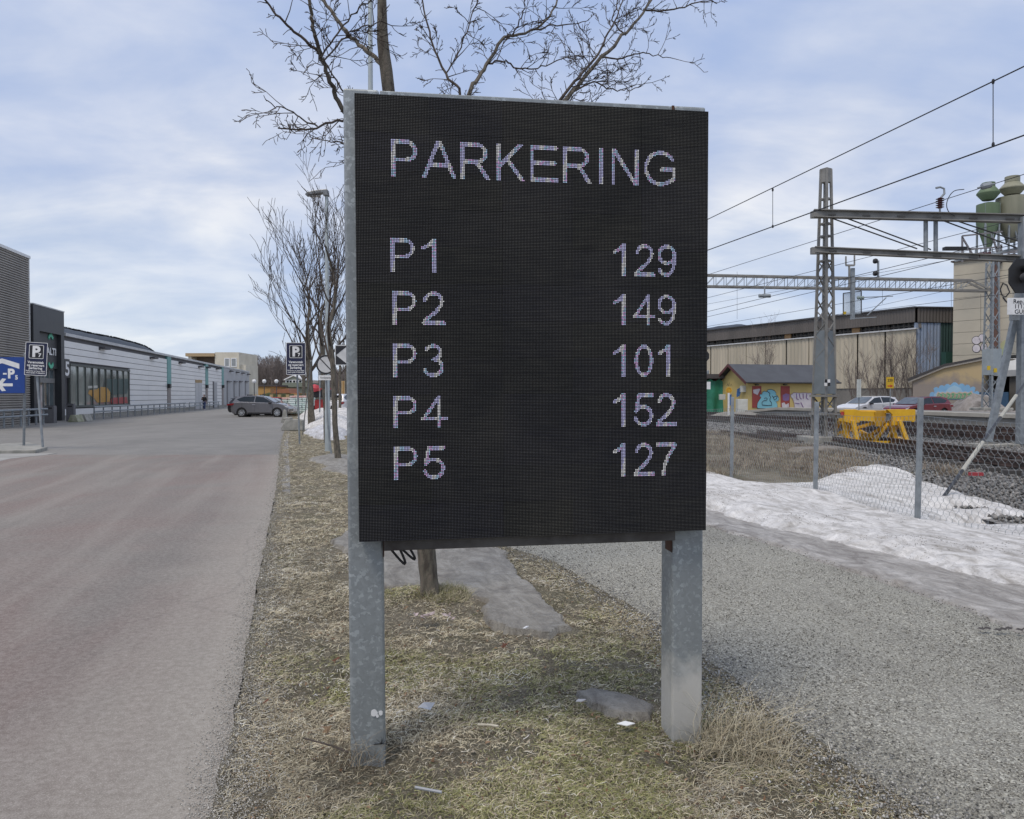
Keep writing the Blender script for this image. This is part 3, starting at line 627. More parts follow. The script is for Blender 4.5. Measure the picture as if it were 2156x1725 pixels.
# lettering: strokes rasterised to single LEDs
hs = .052
def arc(cx_, cy_, rx, ry, a0, a1, n=26): return [(cx_ + rx * math.cos(R(a0 + (a1 - a0) * i / n)), cy_ + ry * math.sin(R(a0 + (a1 - a0) * i / n))) for i in range(n + 1)]
GL = {
 'P': (.93, [[(.17, 0), (.17, 1)], [(.17, .935), (.52, .935)] + arc(.52, .70, .235, .235, 90, -90) + [(.17, .465)]]),
 'A': (.93, [[(.03, -.05), (.465, 1.02), (.90, -.05)], [(.2, .35), (.73, .35)]]),
 'R': (1.0, [[(.17, 0), (.17, 1)], [(.17, .935), (.58, .935)] + arc(.58, .71, .225, .225, 90, -90) + [(.17, .485)], [(.5, .485), (.62, .4), (.90, -.03)]]),
 'K': (.93, [[(.17, 0), (.17, 1)], [(.82, 1.04), (.17, .36)], [(.40, .60), (.87, -.04)]]),
 'E': (.93, [[(.17, 0), (.17, 1)], [(.17, .935), (.85, .935)], [(.17, .52), (.81, .52)], [(.17, .065), (.87, .065)]]),
 'I': (.39, [[(.195, 0), (.195, 1)]]),
 'N': (1.0, [[(.165, 0), (.165, 1)], [(.84, 0), (.84, 1)], [(.15, 1.02), (.85, -.02)]]),
 'G': (1.09, [arc(.55, .5, .43, .437, 38, 300, 40) + [(.87, .16), (.95, .22), (.95, .47), (.58, .47)]]),
 '0': (.776, [arc(.385, .5, .26, .437, 0, 360, 40)]),
 '1': (.776, [[(.46, 0), (.46, 1.0)], [(.46, .96), (.34, .83), (.14, .73)]]),
 '2': (.776, [arc(.39, .70, .25, .237, 172, -28) + [(.48, .40), (.16, .16), (.11, .065)], [(.10, .065), (.71, .065)]]),
 '3': (.776, [arc(.37, .735, .22, .20, 160, -80), arc(.37, .30, .265, .237, 88, -165)]),
 '4': (.776, [[(.54, 0), (.54, 1)], [(.545, .97), (.08, .29)], [(.05, .29), (.74, .29)]]),
 '5': (.776, [[(.66, .935), (.22, .935), (.13, .46)], arc(.37, .33, .275, .27, 148, -163)]),
 '7': (.776, [[(.08, .935), (.69, .935), (.68, .87), (.47, .6), (.34, .3), (.29, -.02)]]),
 '9': (.776, [arc(.385, .68, .26, .26, 0, 360, 30), [(.645, .68), (.645, .55)] + arc(.36, .47, .285, .41, 10, -140)]),
}
def rast(text, u0, u1, vtop, vbot):                    # LED columns u (from the left), rows v (from the top)
    hgt = vbot - vtop; adv = sum(GL[c][0] for c in text)
    ext0 = {'P': .105, '1': .10}.get(text[0], .1); ext1 = {'1': .25}.get(text[-1], .06)
    sx = (u1 - u0) / (adv - ext0 - ext1); pen = u0 - ext0 * sx; res = []
    for c in text:
        out = set()
        for pl in GL[c][1]:
            for (xa, ya), (xb, yb) in zip(pl, pl[1:]):
                ax, ay, bx, by = pen + xa * sx, vbot - ya * hgt, pen + xb * sx, vbot - yb * hgt
                rr = hs * hgt * 1.06
                for u in range(int(min(ax, bx) - rr) - 1, int(max(ax, bx) + rr) + 2):
                    for v in range(int(min(ay, by) - rr) - 1, int(max(ay, by) + rr) + 2):
                        if not (vtop <= v + .5 <= vbot): continue
                        X, Y = u + .5, v + .5; dx, dy = bx - ax, by - ay; t = max(0, min(1, ((X - ax) * dx + (Y - ay) * dy) / (dx * dx + dy * dy + 1e-9)))
                        if math.hypot(X - ax - t * dx, Y - ay - t * dy) <= rr: out.add((u, v))
        pen += GL[c][0] * sx; res.append((c, out))
    return res
def led_px(px, py):                                    # photo pixel -> LED coordinates
    r = ray(px, py); n_ = SR @ Vector((0, 1, 0)); t = (SO - Vector((0, 0, CH))).dot(n_) / r.dot(n_)
    q = SR.inverted() @ (Vector((0, 0, CH)) + r * t - SO); return q.x / SW * 240, (1 - q.z / SH) * 288
def led_mat():
    m, nt, b, t = new_mat('lit_leds'); a = nt.nodes.new('ShaderNodeVertexColor'); a.layer_name = 'tint'
    b.inputs['Base Color'].default_value = (.05, .05, .05, 1); nt.links.new(a.outputs[0], b.inputs['Emission Color']); b.inputs['Emission Strength'].default_value = 0.66
    return m
LED = led_mat()
def led_line(text, a, b_, ph):
    (u0, v0), (u1, v1) = led_px(*a), led_px(*b_)
    for ch, pts in rast(text, round(u0), round(u1), round(v0), round(v1)): led_char(ch, sorted(pts), ph)
def led_char(ch, pts, ph):
    V = []; F_ = []; C = []; pw, phh = SW / 240, SH / 288
    for (u, v) in pts:
        x = (u + .5) * pw; z = SH - (v + .5) * phh; r_ = pw * .37; k = len(V)
        for a_ in range(6): V.append(tuple(SF((x + r_ * math.cos(a_ * 1.0472), -.0125, z + r_ * math.sin(a_ * 1.0472))) - Vector(cab['_off'])))
        F_.append(tuple(range(k + 5, k - 1, -1)))
        q = (u * .73 + v * .19 + ph) % 7; w_ = rnd.random()
        c = (.62, .62, 1.0) if q < 2.6 else ((.95, .95, 1.0) if q < 4.6 else ((.50, .72, 1.0) if w_ < .55 else (.85, .55, .98)))
        br = rnd.uniform(.7, 1.0); C += [(c[0] * br, c[1] * br, c[2] * br, 1)] * 6
    me = bpy.data.meshes.new('lit_character'); me.from_pydata(V, [], F_); me.update(); at = me.color_attributes.new('tint', 'FLOAT_COLOR', 'POINT')
    at.data.foreach_set('color', np.array(C, np.float32).reshape(-1)); me.materials.append(LED)
    o = bpy.data.objects.new('lit_character', me); col.objects.link(o); o.parent = cab; o['label'] = 'lit LED character ' + ch; return o
led_line('PARKERING', (822, 294), (1422, 396), 0)
for k, (l_, yl, r_, yr) in enumerate((('P1', (503, 574), '129', (515, 584)), ('P2', (614, 685), '149', (622, 687)), ('P3', (725, 794), '101', (726, 794)), ('P4', (834, 901), '152', (830, 897)), ('P5', (940, 1009), '127', (933, 1001)))):
    x1 = {'P1': 920}.get(l_, 935); (uL, vt), (_, vb) = led_px(824 + k * 1.3, yl[0]), led_px(824 + k, yl[1])
    led_line(l_, (823 + k * 1.4, yl[0]), (x1 + k * .7, yl[1] - (0 if k < 3 else 0)), k * 1.3)
    led_line(r_, (1288, yr[0] - 1), (1421 if r_ != '101' else 1410, yr[1] + 0), k * 2.1)

# ================================================================= TREES
RMIN = [.0026]
def grow(mb_, p, d, r, ln, depth, maxd, spread=.7, upw=.25, twig=1.0, kids=(2, 4), sides=(6, 5, 4, 3, 3), flex=.18):
    n = max(3, int(ln / (.28 if depth < 2 else .12))); n = min(n, 9); pts = [p]; rs = [r]; dirs = [d]
    for i in range(n):
        d = (d + Vector((rnd.gauss(0, flex), rnd.gauss(0, flex), rnd.gauss(0, flex) + upw * .25))).normalized()
        p = p + d * ln / n; pts.append(p); rs.append(max(r * (1 - .72 * (i + 1) / n), RMIN[0])); dirs.append(d)
    mb_.tube(pts, rs, sides[min(depth, 4)], cap=False)
    if depth >= maxd: return
    k = rnd.randint(*kids) + (1 if depth == 0 else 0)
    for j in range(k):
        i = min(n, int(n * (.25 + .72 * (j + rnd.random()) / k)) + 1)
        ax = dirs[i].orthogonal().normalized(); ax = Matrix.Rotation(rnd.uniform(0, 6.28), 3, dirs[i]) @ ax
        nd = (Matrix.Rotation(rnd.uniform(.5, 1.0) * spread, 3, ax) @ dirs[i]); nd = (nd + Vector((0, 0, upw))).normalized()
        grow(mb_, pts[i], nd, rs[i] * rnd.uniform(.55, .8), ln * rnd.uniform(.45, .72) * twig, depth + 1, maxd, spread, upw, twig, kids, sides, flex)
# -- the nearest tree, behind the display: main limbs follow the photograph, twigs grow from them
D0 = 6.1
t1 = thing('street_tree', 'nearest bare young tree, slender leaning trunk behind the LED display', 'tree', tuple(G(905, 1262)), group='bare street trees on the verge')
def pxpath(l, d0=D0, d1=None):
    n = len(l); return [P(a, b, d0 + ((d1 if d1 else d0) - d0) * i / (n - 1)) for i, (a, b) in enumerate(l)]
def smooth_path(pts, k=3):
    out = []
    for i in range(len(pts) - 1):
        p0, p1, p2, p3 = pts[max(i - 1, 0)], pts[i], pts[i + 1], pts[min(i + 2, len(pts) - 1)]
        for q in range(k):
            t = q / k; out.append(.5 * ((2 * p1) + (p2 - p0) * t + (2 * p0 - 5 * p1 + 4 * p2 - p3) * t * t + (3 * p1 - p0 - 3 * p2 + p3) * t ** 3))
    return out + [pts[-1]]
mb = MB(); tr = smooth_path([G(905, 1266) + Vector((0, 0, -.03))] + pxpath([(904, 1230), (897, 1150), (880, 900), (858, 640), (835, 400), (818, 190), (806, 90), (804, 0), (798, -120), (795, -260)]), 3)
rr = np.interp(np.arange(len(tr)), [0, 2, 8, 14, 20, len(tr) - 1], [.088, .078, .068, .058, .047, .020])
mb.tube(tr, [float(r_) * rnd.uniform(.96, 1.04) for r_ in rr], 12); build('trunk', mb, BARK, t1, smooth=True)
limbs = [  # (pixel path, r0 px, r1 px, depth start, depth end)
 ([(838, 430), (790, 340), (745, 262), (718, 222), (700, 182), (682, 140), (672, 110), (663, 70), (655, 30), (648, -20)], 9, 5, 6.1, 5.6),
 ([(672, 112), (650, 92), (610, 60), (575, 22), (548, -15)], 5.5, 3, 5.8, 5.6),
 ([(676, 122), (705, 80), (740, 35), (775, 5), (800, -15)], 3.2, 2, 5.75, 5.9),
 ([(680, 130), (720, 85), (752, 60), (790, 52), (812, 38)], 3, 1.5, 5.75, 5.9),
 ([(745, 262), (735, 215), (700, 160), (682, 120)], 3.5, 2, 6.0, 5.7),
 ([(806, 140), (790, 122), (762, 98), (735, 75), (712, 42), (690, 12), (675, -20)], 8, 5.5, 6.1, 6.5),
 ([(850, 560), (790, 400), (745, 275), (720, 252), (675, 266), (630, 273), (585, 270)], 6, 2, 6.1, 5.5),
 ([(668, 266), (640, 252), (610, 232), (585, 225), (560, 212)], 3, 1.5, 5.6, 5.3),
 ([(840, 470), (780, 360), (725, 303), (690, 298), (650, 288)], 4, 1.2, 6.1, 6.5),
 ([(845, 520), (900, 330), (968, 205), (945, 165), (925, 130), (908, 80), (893, 20), (885, -30)], 6, 2.4, 6.1, 6.6),
 ([(939, 155), (965, 110), (985, 60), (1003, 10), (1008, -20)], 2.6, 1.8, 6.4, 6.6),
 ([(855, 600), (925, 350), (984, 203), (1005, 165), (1027, 135), (1055, 85), (1078, 75), (1130, 60), (1165, 20), (1180, -20)], 9, 3, 6.1, 7.0),
 ([(1128, 62), (1165, 55), (1205, 50), (1240, 42)], 3, 1.2, 6.8, 7.0),
 ([(1030, 134), (1060, 128), (1080, 140), (1112, 146), (1150, 138), (1195, 122), (1240, 118)], 3.5, 1.3, 6.4, 6.7),
 ([(1080, 75), (1095, 45), (1102, 15), (1110, -20)], 2.5, 1.5, 6.6, 6.4),
 ([(862, 700), (1010, 420), (1190, 210), (1225, 170), (1268, 118), (1312, 75), (1345, 40), (1375, -5)], 10, 4.5, 6.1, 7.6),
 ([(1000, 440), (1180, 212), (1225, 155), (1262, 110), (1280, 70), (1300, 30), (1315, -15)], 6, 2, 6.4, 7.2),
 ([(1355, 20), (1390, 23), (1430, 18), (1480, 2), (1510, 8)], 3.5, 1.4, 7.5, 7.7),
 ([(1265, 122), (1310, 122), (1345, 112), (1375, 115), (1412, 122)], 3, 1.2, 7.2, 7.0),
 ([(1205, 195), (1250, 172), (1290, 188), (1320, 190), (1350, 182)], 3, 1.2, 7.0, 6.8),
 ([(1215, 180), (1240, 150), (1225, 110), (1215, 80)], 2.4, 1.2, 7.0, 6.9),
 ([(1318, 75), (1290, 45), (1300, 10), (1305, -20)], 2.6, 1.6, 7.5, 7.5)]
for (pl, r0, r1, d0, d1) in limbs:
    pts = smooth_path(pxpath(pl, d0, d1), 4); n = len(pts); mb = MB()
    pts = [p + Vector((rnd.gauss(0, .006), rnd.gauss(0, .01), rnd.gauss(0, .006))) if 0 < i < n - 1 else p for i, p in enumerate(pts)]
    k = d0 / FP; mb.tube(pts, [max(.003, (r0 + (r1 - r0) * i / (n - 1)) * k * .62) for i in range(n)], 7, cap=False)
    tw = MB(); acc = 0
    for i in range(1, n - 1):
        seg = (pts[i + 1] - pts[i]); acc += seg.length; thick = (r0 + (r1 - r0) * i / (n - 1))
        if thick > 7.5 and rnd.random() < .5: continue
        while acc > 0:
            acc -= rnd.uniform(.035, .10); d_ = seg.normalized(); ax = Matrix.Rotation(rnd.uniform(0, 6.28), 3, d_) @ d_.orthogonal().normalized()
            nd = (Matrix.Rotation(rnd.uniform(.7, 1.3), 3, ax) @ d_ + Vector((0, 0, .1))).normalized()
            p0 = pts[i] + seg * rnd.random()
            big = rnd.random()
            grow(tw, p0, nd, rnd.uniform(.0036, .0056), rnd.uniform(.05, .12) if big < .55 else rnd.uniform(.14, .32), 3, 3 if big < .30 else 5, .85, .05, .70, (2, 3) if big < .6 else (3, 5), flex=.16)
    lo_ = build('branch', mb, BARK if r0 > 6 else TWIG, t1, smooth=True)
    build('twigs', tw, TWIG, lo_, fix=False, kind='stuff')
# -- the row along the verge further off
def street_tree(px, py, top_py, rad_px, label, lean=0, seed=0, maxd=4, kids=(2, 4), fork=.38, spread=.62, nlimb=8, stems=1):
    rnd.seed(seed); b = G(px, py); d = b.y; RMIN[0] = .00026 * d; H = CH + (833 - top_py) * d / FP
    t = thing('street_tree', label, 'tree', tuple(b), group='bare street trees on the verge')
    mb = MB(); r = rad_px * d / FP; fz = H * fork; tops = []
    for s_ in range(stems):
        o = Vector((rnd.uniform(-.1, .1) * (stems > 1), rnd.uniform(-.1, .1) * (stems > 1), 0))
        pts = [b + o + Vector((lean * (z / fz) * d / FP + rnd.gauss(0, .015), 0, z - .03)) for z in [fz * k / 6 for k in range(7)]]
        up = [pts[-1] + Vector((rnd.gauss(0, .05) * k, rnd.gauss(0, .05) * k, (H * .72 - fz) * k / 5)) for k in range(1, 6)]
        mb.tube(pts + up, [r * 1.15, r] + [r * .92] * 5 + [r * .7, r * .55, r * .42, r * .3, r * .15], 8); tops.append((pts, up))
    build('trunk', mb, BARK, t, smooth=True)
    cr = MB()
    for (pts, up) in tops:
        allp = pts[4:] + up
        for k in range(nlimb):
            p = allp[1 + (k * (len(allp) - 2)) // nlimb]; a = k * 2.4 + rnd.uniform(-.4, .4); t_ = k / nlimb
            d_ = Vector((math.cos(a), math.sin(a), rnd.uniform(.9, 1.5) + t_)).normalized()
            grow(cr, p, d_, r * (.5 - .28 * t_), (H - p.z) * rnd.uniform(.40, .60), 1, maxd, spread * .82, .18, .95, kids, (5, 5, 4, 3, 3), .10)
    build('crown', cr, TWIG, t, fix=False)
    return t
street_tree(711, 967, 345, 6.2, 'second street tree, straight trunk in front of the round end-of-restriction sign', -12, 11, kids=(2, 4), spread=.8)
street_tree(688, 932, 400, 5.2, 'third street tree, dark trunk right beside the pale lamp post', -8, 12)
street_tree(656, 900, 440, 4.6, 'gnarled street tree with thick twin trunk above the snow heap', -6, 13, fork=.30, nlimb=9, stems=2, maxd=4)
street_tree(672, 872, 560, 4.5, 'far street tree rising between the sign poles', 4, 14, maxd=3)
street_tree(716, 880, 600, 3.2, 'small far street tree close to the left display post', 0, 15, maxd=3)
street_tree(728, 872, 640, 2.6, 'smallest far street tree on the snowy verge', 0, 16, maxd=3)
street_tree(640, 868, 650, 4.0, 'far street tree behind the wrapped pallets', 0, 17, maxd=3)
rnd.seed(99)

# ================================================================= POLES AND ROAD SIGNS
# lamp posts
def lamp_post(px, py, top_z, r, label, head_dir, arm=.3):
    b = G(px, py); t = thing('street_lamp', label, 'street lamp', tuple(b), group='street lamps on the verge')
    mb = MB(); mb.tube([b, b + Vector((0, 0, 1.2)), b + Vector((0, 0, 1.25)), b + Vector((0, 0, top_z))], [r, r, r * .82, r * .55], 12); build('pole', mb, POLE, t, smooth=True)
    h = b + Vector((0, 0, top_z)); F = lambda v: h + Vector((v[0] * head_dir, v[1], v[2]))
    mb = MB(); mb.prism([(-.06, -.10), (.08, -.10), (.08, -.02), (.30, -.06), (.58, -.10), (.62, -.06), (.56, .0), (.36, .05), (.0, .09), (-.06, .07)], -.11, .11, F)
    build('lamp_head', mb, M('lamp_grey', (.22, .23, .24), None, 5, .4, .3), t, bevel=.02)
    mb = MB(); mb.box((.2, -.08, -.115), (.5, .08, -.098), F); build('lens', mb, M('lamp_lens', (.5, .5, .48), None, 5, .2), t)
    return t
lamp_post(690, 950, 7.63, .085, 'pale lamp post with flat curved head beside bare street trees', -1)
b = P(783, 833, 12.5); lp_ = lamp_post(783, 1044, 9.2, .062, 'galvanised lamp post rising behind the top left of the display', -1)
# flat sign helper: origin at lower-left, x right, z up, y toward viewer
def sframe(center, ang=0.0, tilt=0.0):
    c = Vector(center); m_ = Matrix.Rotation(ang, 3, 'Z') @ Matrix.Rotation(tilt, 3, 'Y')
    return lambda v: c + m_ @ Vector((v[0], -v[1], v[2]))
def rrect(w_, h_, r, n=5, cx_=0, cz_=0):
    out = []
    for (sx, sz, a0) in ((1, 1, 0), (-1, 1, 90), (-1, -1, 180), (1, -1, 270)):
        for k in range(n + 1): a = R(a0 + 90 * k / n); out.append((cx_ + sx * (w_ / 2 - r) + r * math.cos(a), cz_ + sz * (h_ / 2 - r) + r * math.sin(a)))
    return out
def ring(pts_out, pts_in, y0, y1, F):
    mb = MB(); n = len(pts_out); vs = [F((a, y0, z)) for a, z in pts_out] + [F((a, y0, z)) for a, z in pts_in] + [F((a, y1, z)) for a, z in pts_out] + [F((a, y1, z)) for a, z in pts_in]
    fs = []
    for i in range(n):
        j = (i + 1) % n; fs += [(i, j, n + j, n + i), (2 * n + i, 3 * n + i, 3 * n + j, 2 * n + j), (i, 2 * n + i, 2 * n + j, j), (n + i, n + j, 3 * n + j, 3 * n + i)]
    return mb.add(vs, fs)
def p7_sign(cx_px, cy_px, d, w_px, h_px, label, ang, tilt, poles):
    c = P(cx_px, cy_px, d); w_ = w_px * d / FP; h_ = h_px * d / FP; base = G(poles[0][0], poles[0][1])
    t = thing('parking_sign', label, 'road sign', tuple(base)); F = sframe(c, ang, tilt)
    mb = MB(); mb.prism(rrect(w_, h_, .03), -.012, .0, F); pn = build('sign_panel', mb, NAVY, t)
    build('sign_border', ring(rrect(w_ * .995, h_ * .997, .03), rrect(w_ * .95, h_ * .968, .02), .0, .004, F), WHITE, pn)
    bx = w_ * .66; zc = h_ * .215
    mb = MB(); mb.prism(rrect(bx, bx, .03, cz_=zc), .0, .003, F); build('symbol_field', mb, BLACKP, pn)
    build('symbol_frame', ring(rrect(bx, bx, .03, cz_=zc), rrect(bx * .93, bx * .93, .025, cz_=zc), .003, .006, F), WHITE, pn)
    tx = lambda s_, size, x, z, wd=None, off=.012, al='CENTER': build('lettering', text_mb(s_, size, lambda v: F((v[0] + x, v[1] + .003, v[2] + z)), wd, .005, al, off * size), WHITE, pn, fix=False)
    tx('P', bx * 1.05, -bx * .02, zc - bx * .34, None, .045); tx('7', bx * .36, bx * .24, zc - bx * .36, None, .04)
    tx('Varemottak', h_ * .10, 0, -h_ * .135, w_ * .74, .03); tx('og reservert', h_ * .10, 0, -h_ * .225, w_ * .78, .03); tx('parkering', h_ * .10, 0, -h_ * .31, w_ * .60, .03)
    tx('Parkering er bare tillatt', h_ * .06, 0, -h_ * .385, w_ * .86, .02); tx('med gyldig P-tillatelse', h_ * .06, 0, -h_ * .44, w_ * .84, .02)
    for (bx_, by_, tx_, ty_, dd, r_) in poles:
        a = G(bx_, by_); e = P(tx_, ty_, dd); mb = MB(); mb.tube([a - Vector((0, 0, .05)), e], r_, 10); build('pole', mb, GALV2, t, smooth=True)
    for z in (h_ * .3, -h_ * .3):
        mb = MB(); mb.box((-.06, -.035, z - .015), (.06, -.013, z + .015), F); build('bracket', mb, GALV2, t)
    return t
p7_sign(623, 755.5, 25.6, 40, 68, 'upright navy P7 sign on the verge beside the bare trees', .10, .0, [(631, 935, 624, 740, 25.7, .030), (637, 915, 655, 760, 26.4, .022)])
p7_sign(76, 756, 22.7, 44, 70, 'leaning navy P7 sign overlapping the big blue sign', .12, .055, [(91, 949, 73, 735, 22.85, .034)])
# blue P2-P5 sign
b = G(50, 945); d = 22.9; t = thing('direction_sign', 'large blue P2-P5 sign with left arrow and roof symbol', 'road sign', tuple(b))
c = P(8, 790, d); F = sframe(c, .05); w_, h_ = 84 * d / FP, 76 * d / FP
mb = MB(); mb.prism(rrect(w_ * 1.19, h_, .02, cx_=-8 * d / FP), -.03, 0, F); pn = build('sign_panel', mb, BLUE, t)
k = d / FP
def spoly(pts, mat, name, y=.004): mb = MB(); mb.prism([((a - 8) * k, (790 - q) * k) for a, q in pts], .0, y, F); build(name, mb, mat, pn)
spoly([(-42, 778), (-42, 768), (5, 755), (40, 766), (40, 777), (5, 765)], WHITE, 'roof_symbol')
spoly([(-3, 813.5), (26, 813.5), (26, 807.5), (-3, 807.5)], WHITE, 'arrow_shaft'); spoly([(-7, 810.5), (5, 797), (13, 798), (3, 810.5), (12, 823), (4, 824)], WHITE, 'arrow_head', .006)
for s_, size, x, q in (('P', 27, 16, 796), ('5', 12, 31, 799), ('P', 27, -22, 796), ('2', 12, -6, 799)):
    build('lettering', text_mb(s_, size * k, lambda v: F((v[0] + (x - 8) * k, v[1], v[2] + (790 - q) * k)), None, .005, 'LEFT', .045 * size * k), WHITE, pn, fix=False)
mb = MB(); mb.box(((6.5 - 8) * k, 0, (790 - 789) * k), ((14 - 8) * k, .005, (790 - 785.5) * k), F); build('dash', mb, WHITE, pn)
for (bx_, tx_) in ((50, 53), (-48, -46)):
    mb = MB(); mb.tube([G(bx_, 945), P(tx_, 745, 22.95)], .038, 10); build('pole', mb, GALV2, t, smooth=True)
# round end-of-no-parking sign with plate
b = G(672, 888); t = thing('round_sign', 'round white sign with black ring and diagonal bar over small plate', 'road sign', tuple(G(697, 955)))
d = 21.2; F = sframe(P(686, 768, d), .05); k = d / FP; r_ = 20.5 * k
circ = lambda r, n=32: [(r * math.cos(2 * math.pi * i / n), r * math.sin(2 * math.pi * i / n)) for i in range(n)]
mb = MB(); mb.prism(circ(r_), -.01, 0, F); pn = build('sign_disc', mb, M('sign_grey_white', (.62, .63, .64), None, 5, .4), t)
build('sign_ring', ring(circ(r_ * .99), circ(r_ * .83), 0, .004, F), BLACKP, pn)
mb = MB(); a = R(-47); u = Vector((math.cos(a), math.sin(a))); v_ = Vector((-u.y, u.x)); q = r_ * .86; hh_ = r_ * .05
mb.prism([tuple(u * q + v_ * hh_), tuple(-u * q + v_ * hh_), tuple(-u * q - v_ * hh_), tuple(u * q - v_ * hh_)], .0, .005, F); build('diagonal_bar', mb, BLACKP, pn)
F2 = sframe(P(686, 795.5, d), .05); mb = MB(); mb.prism(rrect(30 * k, 10.5 * k, .01), -.01, 0, F2); pp = build('plate', mb, WHITE, t)
build('lettering', text_mb('Varelevering', 6.5 * k, lambda v: F2((v[0], v[1], v[2] - 2 * k)), 24 * k, .004, 'CENTER'), BLACKP, pp, fix=False)
mb = MB(); pb = P(697, 833, d + .1); mb.tube([Vector((pb.x, pb.y, 0)), Vector((pb.x - .10, pb.y, 0.9)), P(686, 750, d + .09)], .028, 8); build('pole', mb, GALV2, t, smooth=True)
# thin pole further back
t = thing('sign_pole', 'thin grey pole standing in the snow heap behind the trees', 'pole', tuple(G(673, 884))); mb = MB(); mb.tube([G(673, 884), P(674, 700, G(673, 884).y)], .045, 8); build('pole', mb, GALV2, t, smooth=True)
mb = MB(); g0 = P(673, 821, G(673, 884).y - .05); mb.tube([g0 + Vector((0, 0, -.1)), g0 + Vector((0, 0, .1))], .055, 8); build('sticker_band', mb, M('pink_band', (.5, .2, .2), None, 5, .5), t)
# black and white arrow sign, pole behind the display post
d = 15.0; k = d / FP; t = thing('arrow_sign', 'black and white left-pointing arrow sign beside the display post', 'road sign', tuple(G(740, 943)))
F = sframe(P(738, 748, d), .0); mb = MB(); mb.prism(rrect(66 * k, 43 * k, .03), -.012, 0, F); pn = build('sign_panel', mb, M('sign_grey_white', (.6, .6, .6)), t)
for s_ in (1, -1):
    mb = MB(); mb.prism([(-31 * k, s_ * 19.5 * k), (-6 * k, s_ * 19.5 * k), (-30 * k, 0.5 * k * s_), (-31 * k, 0.5 * k * s_)], 0, .004, F); build('black_corner', mb, BLACKP, pn)
mb = MB(); mb.prism([(-31 * k, -1 * k), (-31 * k, 1 * k), (-28.6 * k, 0)], .0, .004, F); build('black_corner', mb, BLACKP, pn)
mb = MB(); mb.tube([P(752, 833 + 1.65 * FP / d, d + .06), P(752, 722, d + .06)], .03, 8); build('pole', mb, GALV2, t, smooth=True)
# concrete block and snow heaps on the verge
def block(name, label, F, w_, h_, dp, mat, cat='concrete block', group=None, base=(0, 0, 0)):
    t = MB(); t.prism([(-w_ / 2, 0), (w_ / 2, 0), (w_ / 2, h_ * .15), (w_ * .36, h_), (-w_ * .36, h_), (-w_ / 2, h_ * .15)], -dp / 2, dp / 2, F)
    return build(name, t, mat, None, label, bevel=.03, cat=cat, base=base)
b = G(614, 907); F = frame(b, .12); mb = MB(); mb.prism([(-.45, 0), (.5, 0), (.5, .48), (.3, .52), (-.28, .52), (-.5, .12)], 0, .8, F)
mb.box((-.42, .1, .52), (-.05, .7, .60), F); build('concrete_block', mb, CONC, None, 'grey concrete road block on the verge in front of the snow', bevel=.03, cat='concrete block', base=tuple(b))
b2 = G(598, 890); mb = MB(); mb.prism([(-.2, .0), (.22, 0), (.12, .75), (-.02, .8)], 0, .3, frame(b2, .2)); build('concrete_wedge', mb, CONC, None, 'pointed concrete wedge behind the grey road block', bevel=.02, cat='concrete block', base=tuple(b2))
def heap(name, px_poly, h, label=None, mat=SNOW, soft=.8, rag=.5, fr=.8, res=.12):
    return patch(name, gp(px_poly), res, h, soft, mat, .5, fr, rag=rag, sink=.05)
heap('snow_heap', [(635, 903), (660, 908), (700, 908), (745, 905), (770, 880), (740, 862), (690, 858), (650, 862), (628, 872)], .62, soft=1.6)
heap('snow_heap', [(628, 880), (650, 895), (655, 880), (700, 878), (720, 866), (650, 860)], .7, soft=1.5)
patch('dirty_snow_heap', gp([(640, 912), (668, 925), (700, 928), (725, 925), (735, 912), (700, 902), (665, 904)]), .1, .26, .5, DSNOW, .6, 1.2, rag=.4)
patch('verge_snow', gp([(745, 900), (735, 868), (716, 856), (690, 852), (770, 850), (830, 880)]), .2, .22, .6, DSNOW, .5, .6, rag=.6)

# ================================================================= LEFT SIDE BUILDINGS
LW = Wall((-29.8, 50.8), (-45.6, 132.0)); LZ = lambda px, py: LW.at(px, py)[1]; LS = lambda px: LW.at(px)[0]
OFF = lambda px, off: Wall(LW.F((0, off, 0)), LW.F((LW.len, off, 0))).at(px)[0]
CLAD = M('pale_grey_cladding', (.80, .80, .79), (.74, .74, .74), .35, .5, .1, sc3=(1, 1, 4))
CLAD2 = M('mid_grey_cladding', (.42, .43, .45), (.36, .37, .39), .3, .5, .1)
DARKC = M('charcoal_cladding', (.035, .037, .042), (.025, .027, .03), 1, .45)
TEAL = M('teal_strip', (.16, .36, .35), (.12, .29, .29), 2, .5)
TRIM = M('pale_trim', (.55, .56, .57), (.45, .46, .47), 2, .5)
# long pale building
hall = thing('retail_hall', 'long low pale grey hall with horizontal panels and teal vertical strips', 'building', LW.F((0, 0, 0)))
s0, s_w0, s_w1, s_t1, s_t2, s_t3, s_end = LS(136.5), LS(148), LS(272), LS(352), LS(432.6), LS(467), LS(525)
HT = 5.78
mb = MB(); mb.box((s0, -30, 0), (s_end, -.16, HT - .15), LW.F); build('wall', mb, M('hall_core', (.10, .10, .11)), hall)
mb = MB(); mb.box((s0, -30, HT - .15), (s_end, -.02, HT), LW.F); mb.box((s0, -.02, HT - .16), (s_end, .10, HT + .04), LW.F); build('roof', mb, TRIM, hall)
strips = [(s_t1, LS(360)), (s_t2, LS(438)), (s_t3, LS(471))]
nrow = 11; rh = (HT - .45 - .3) / nrow; wz0, wz1 = .62, LZ(272, 780)
wz0 = max(.55, LZ(272, 852))
segs = [(s0, s_t1), (strips[0][1], s_t2), (strips[1][1], s_t3)]
pm = {}
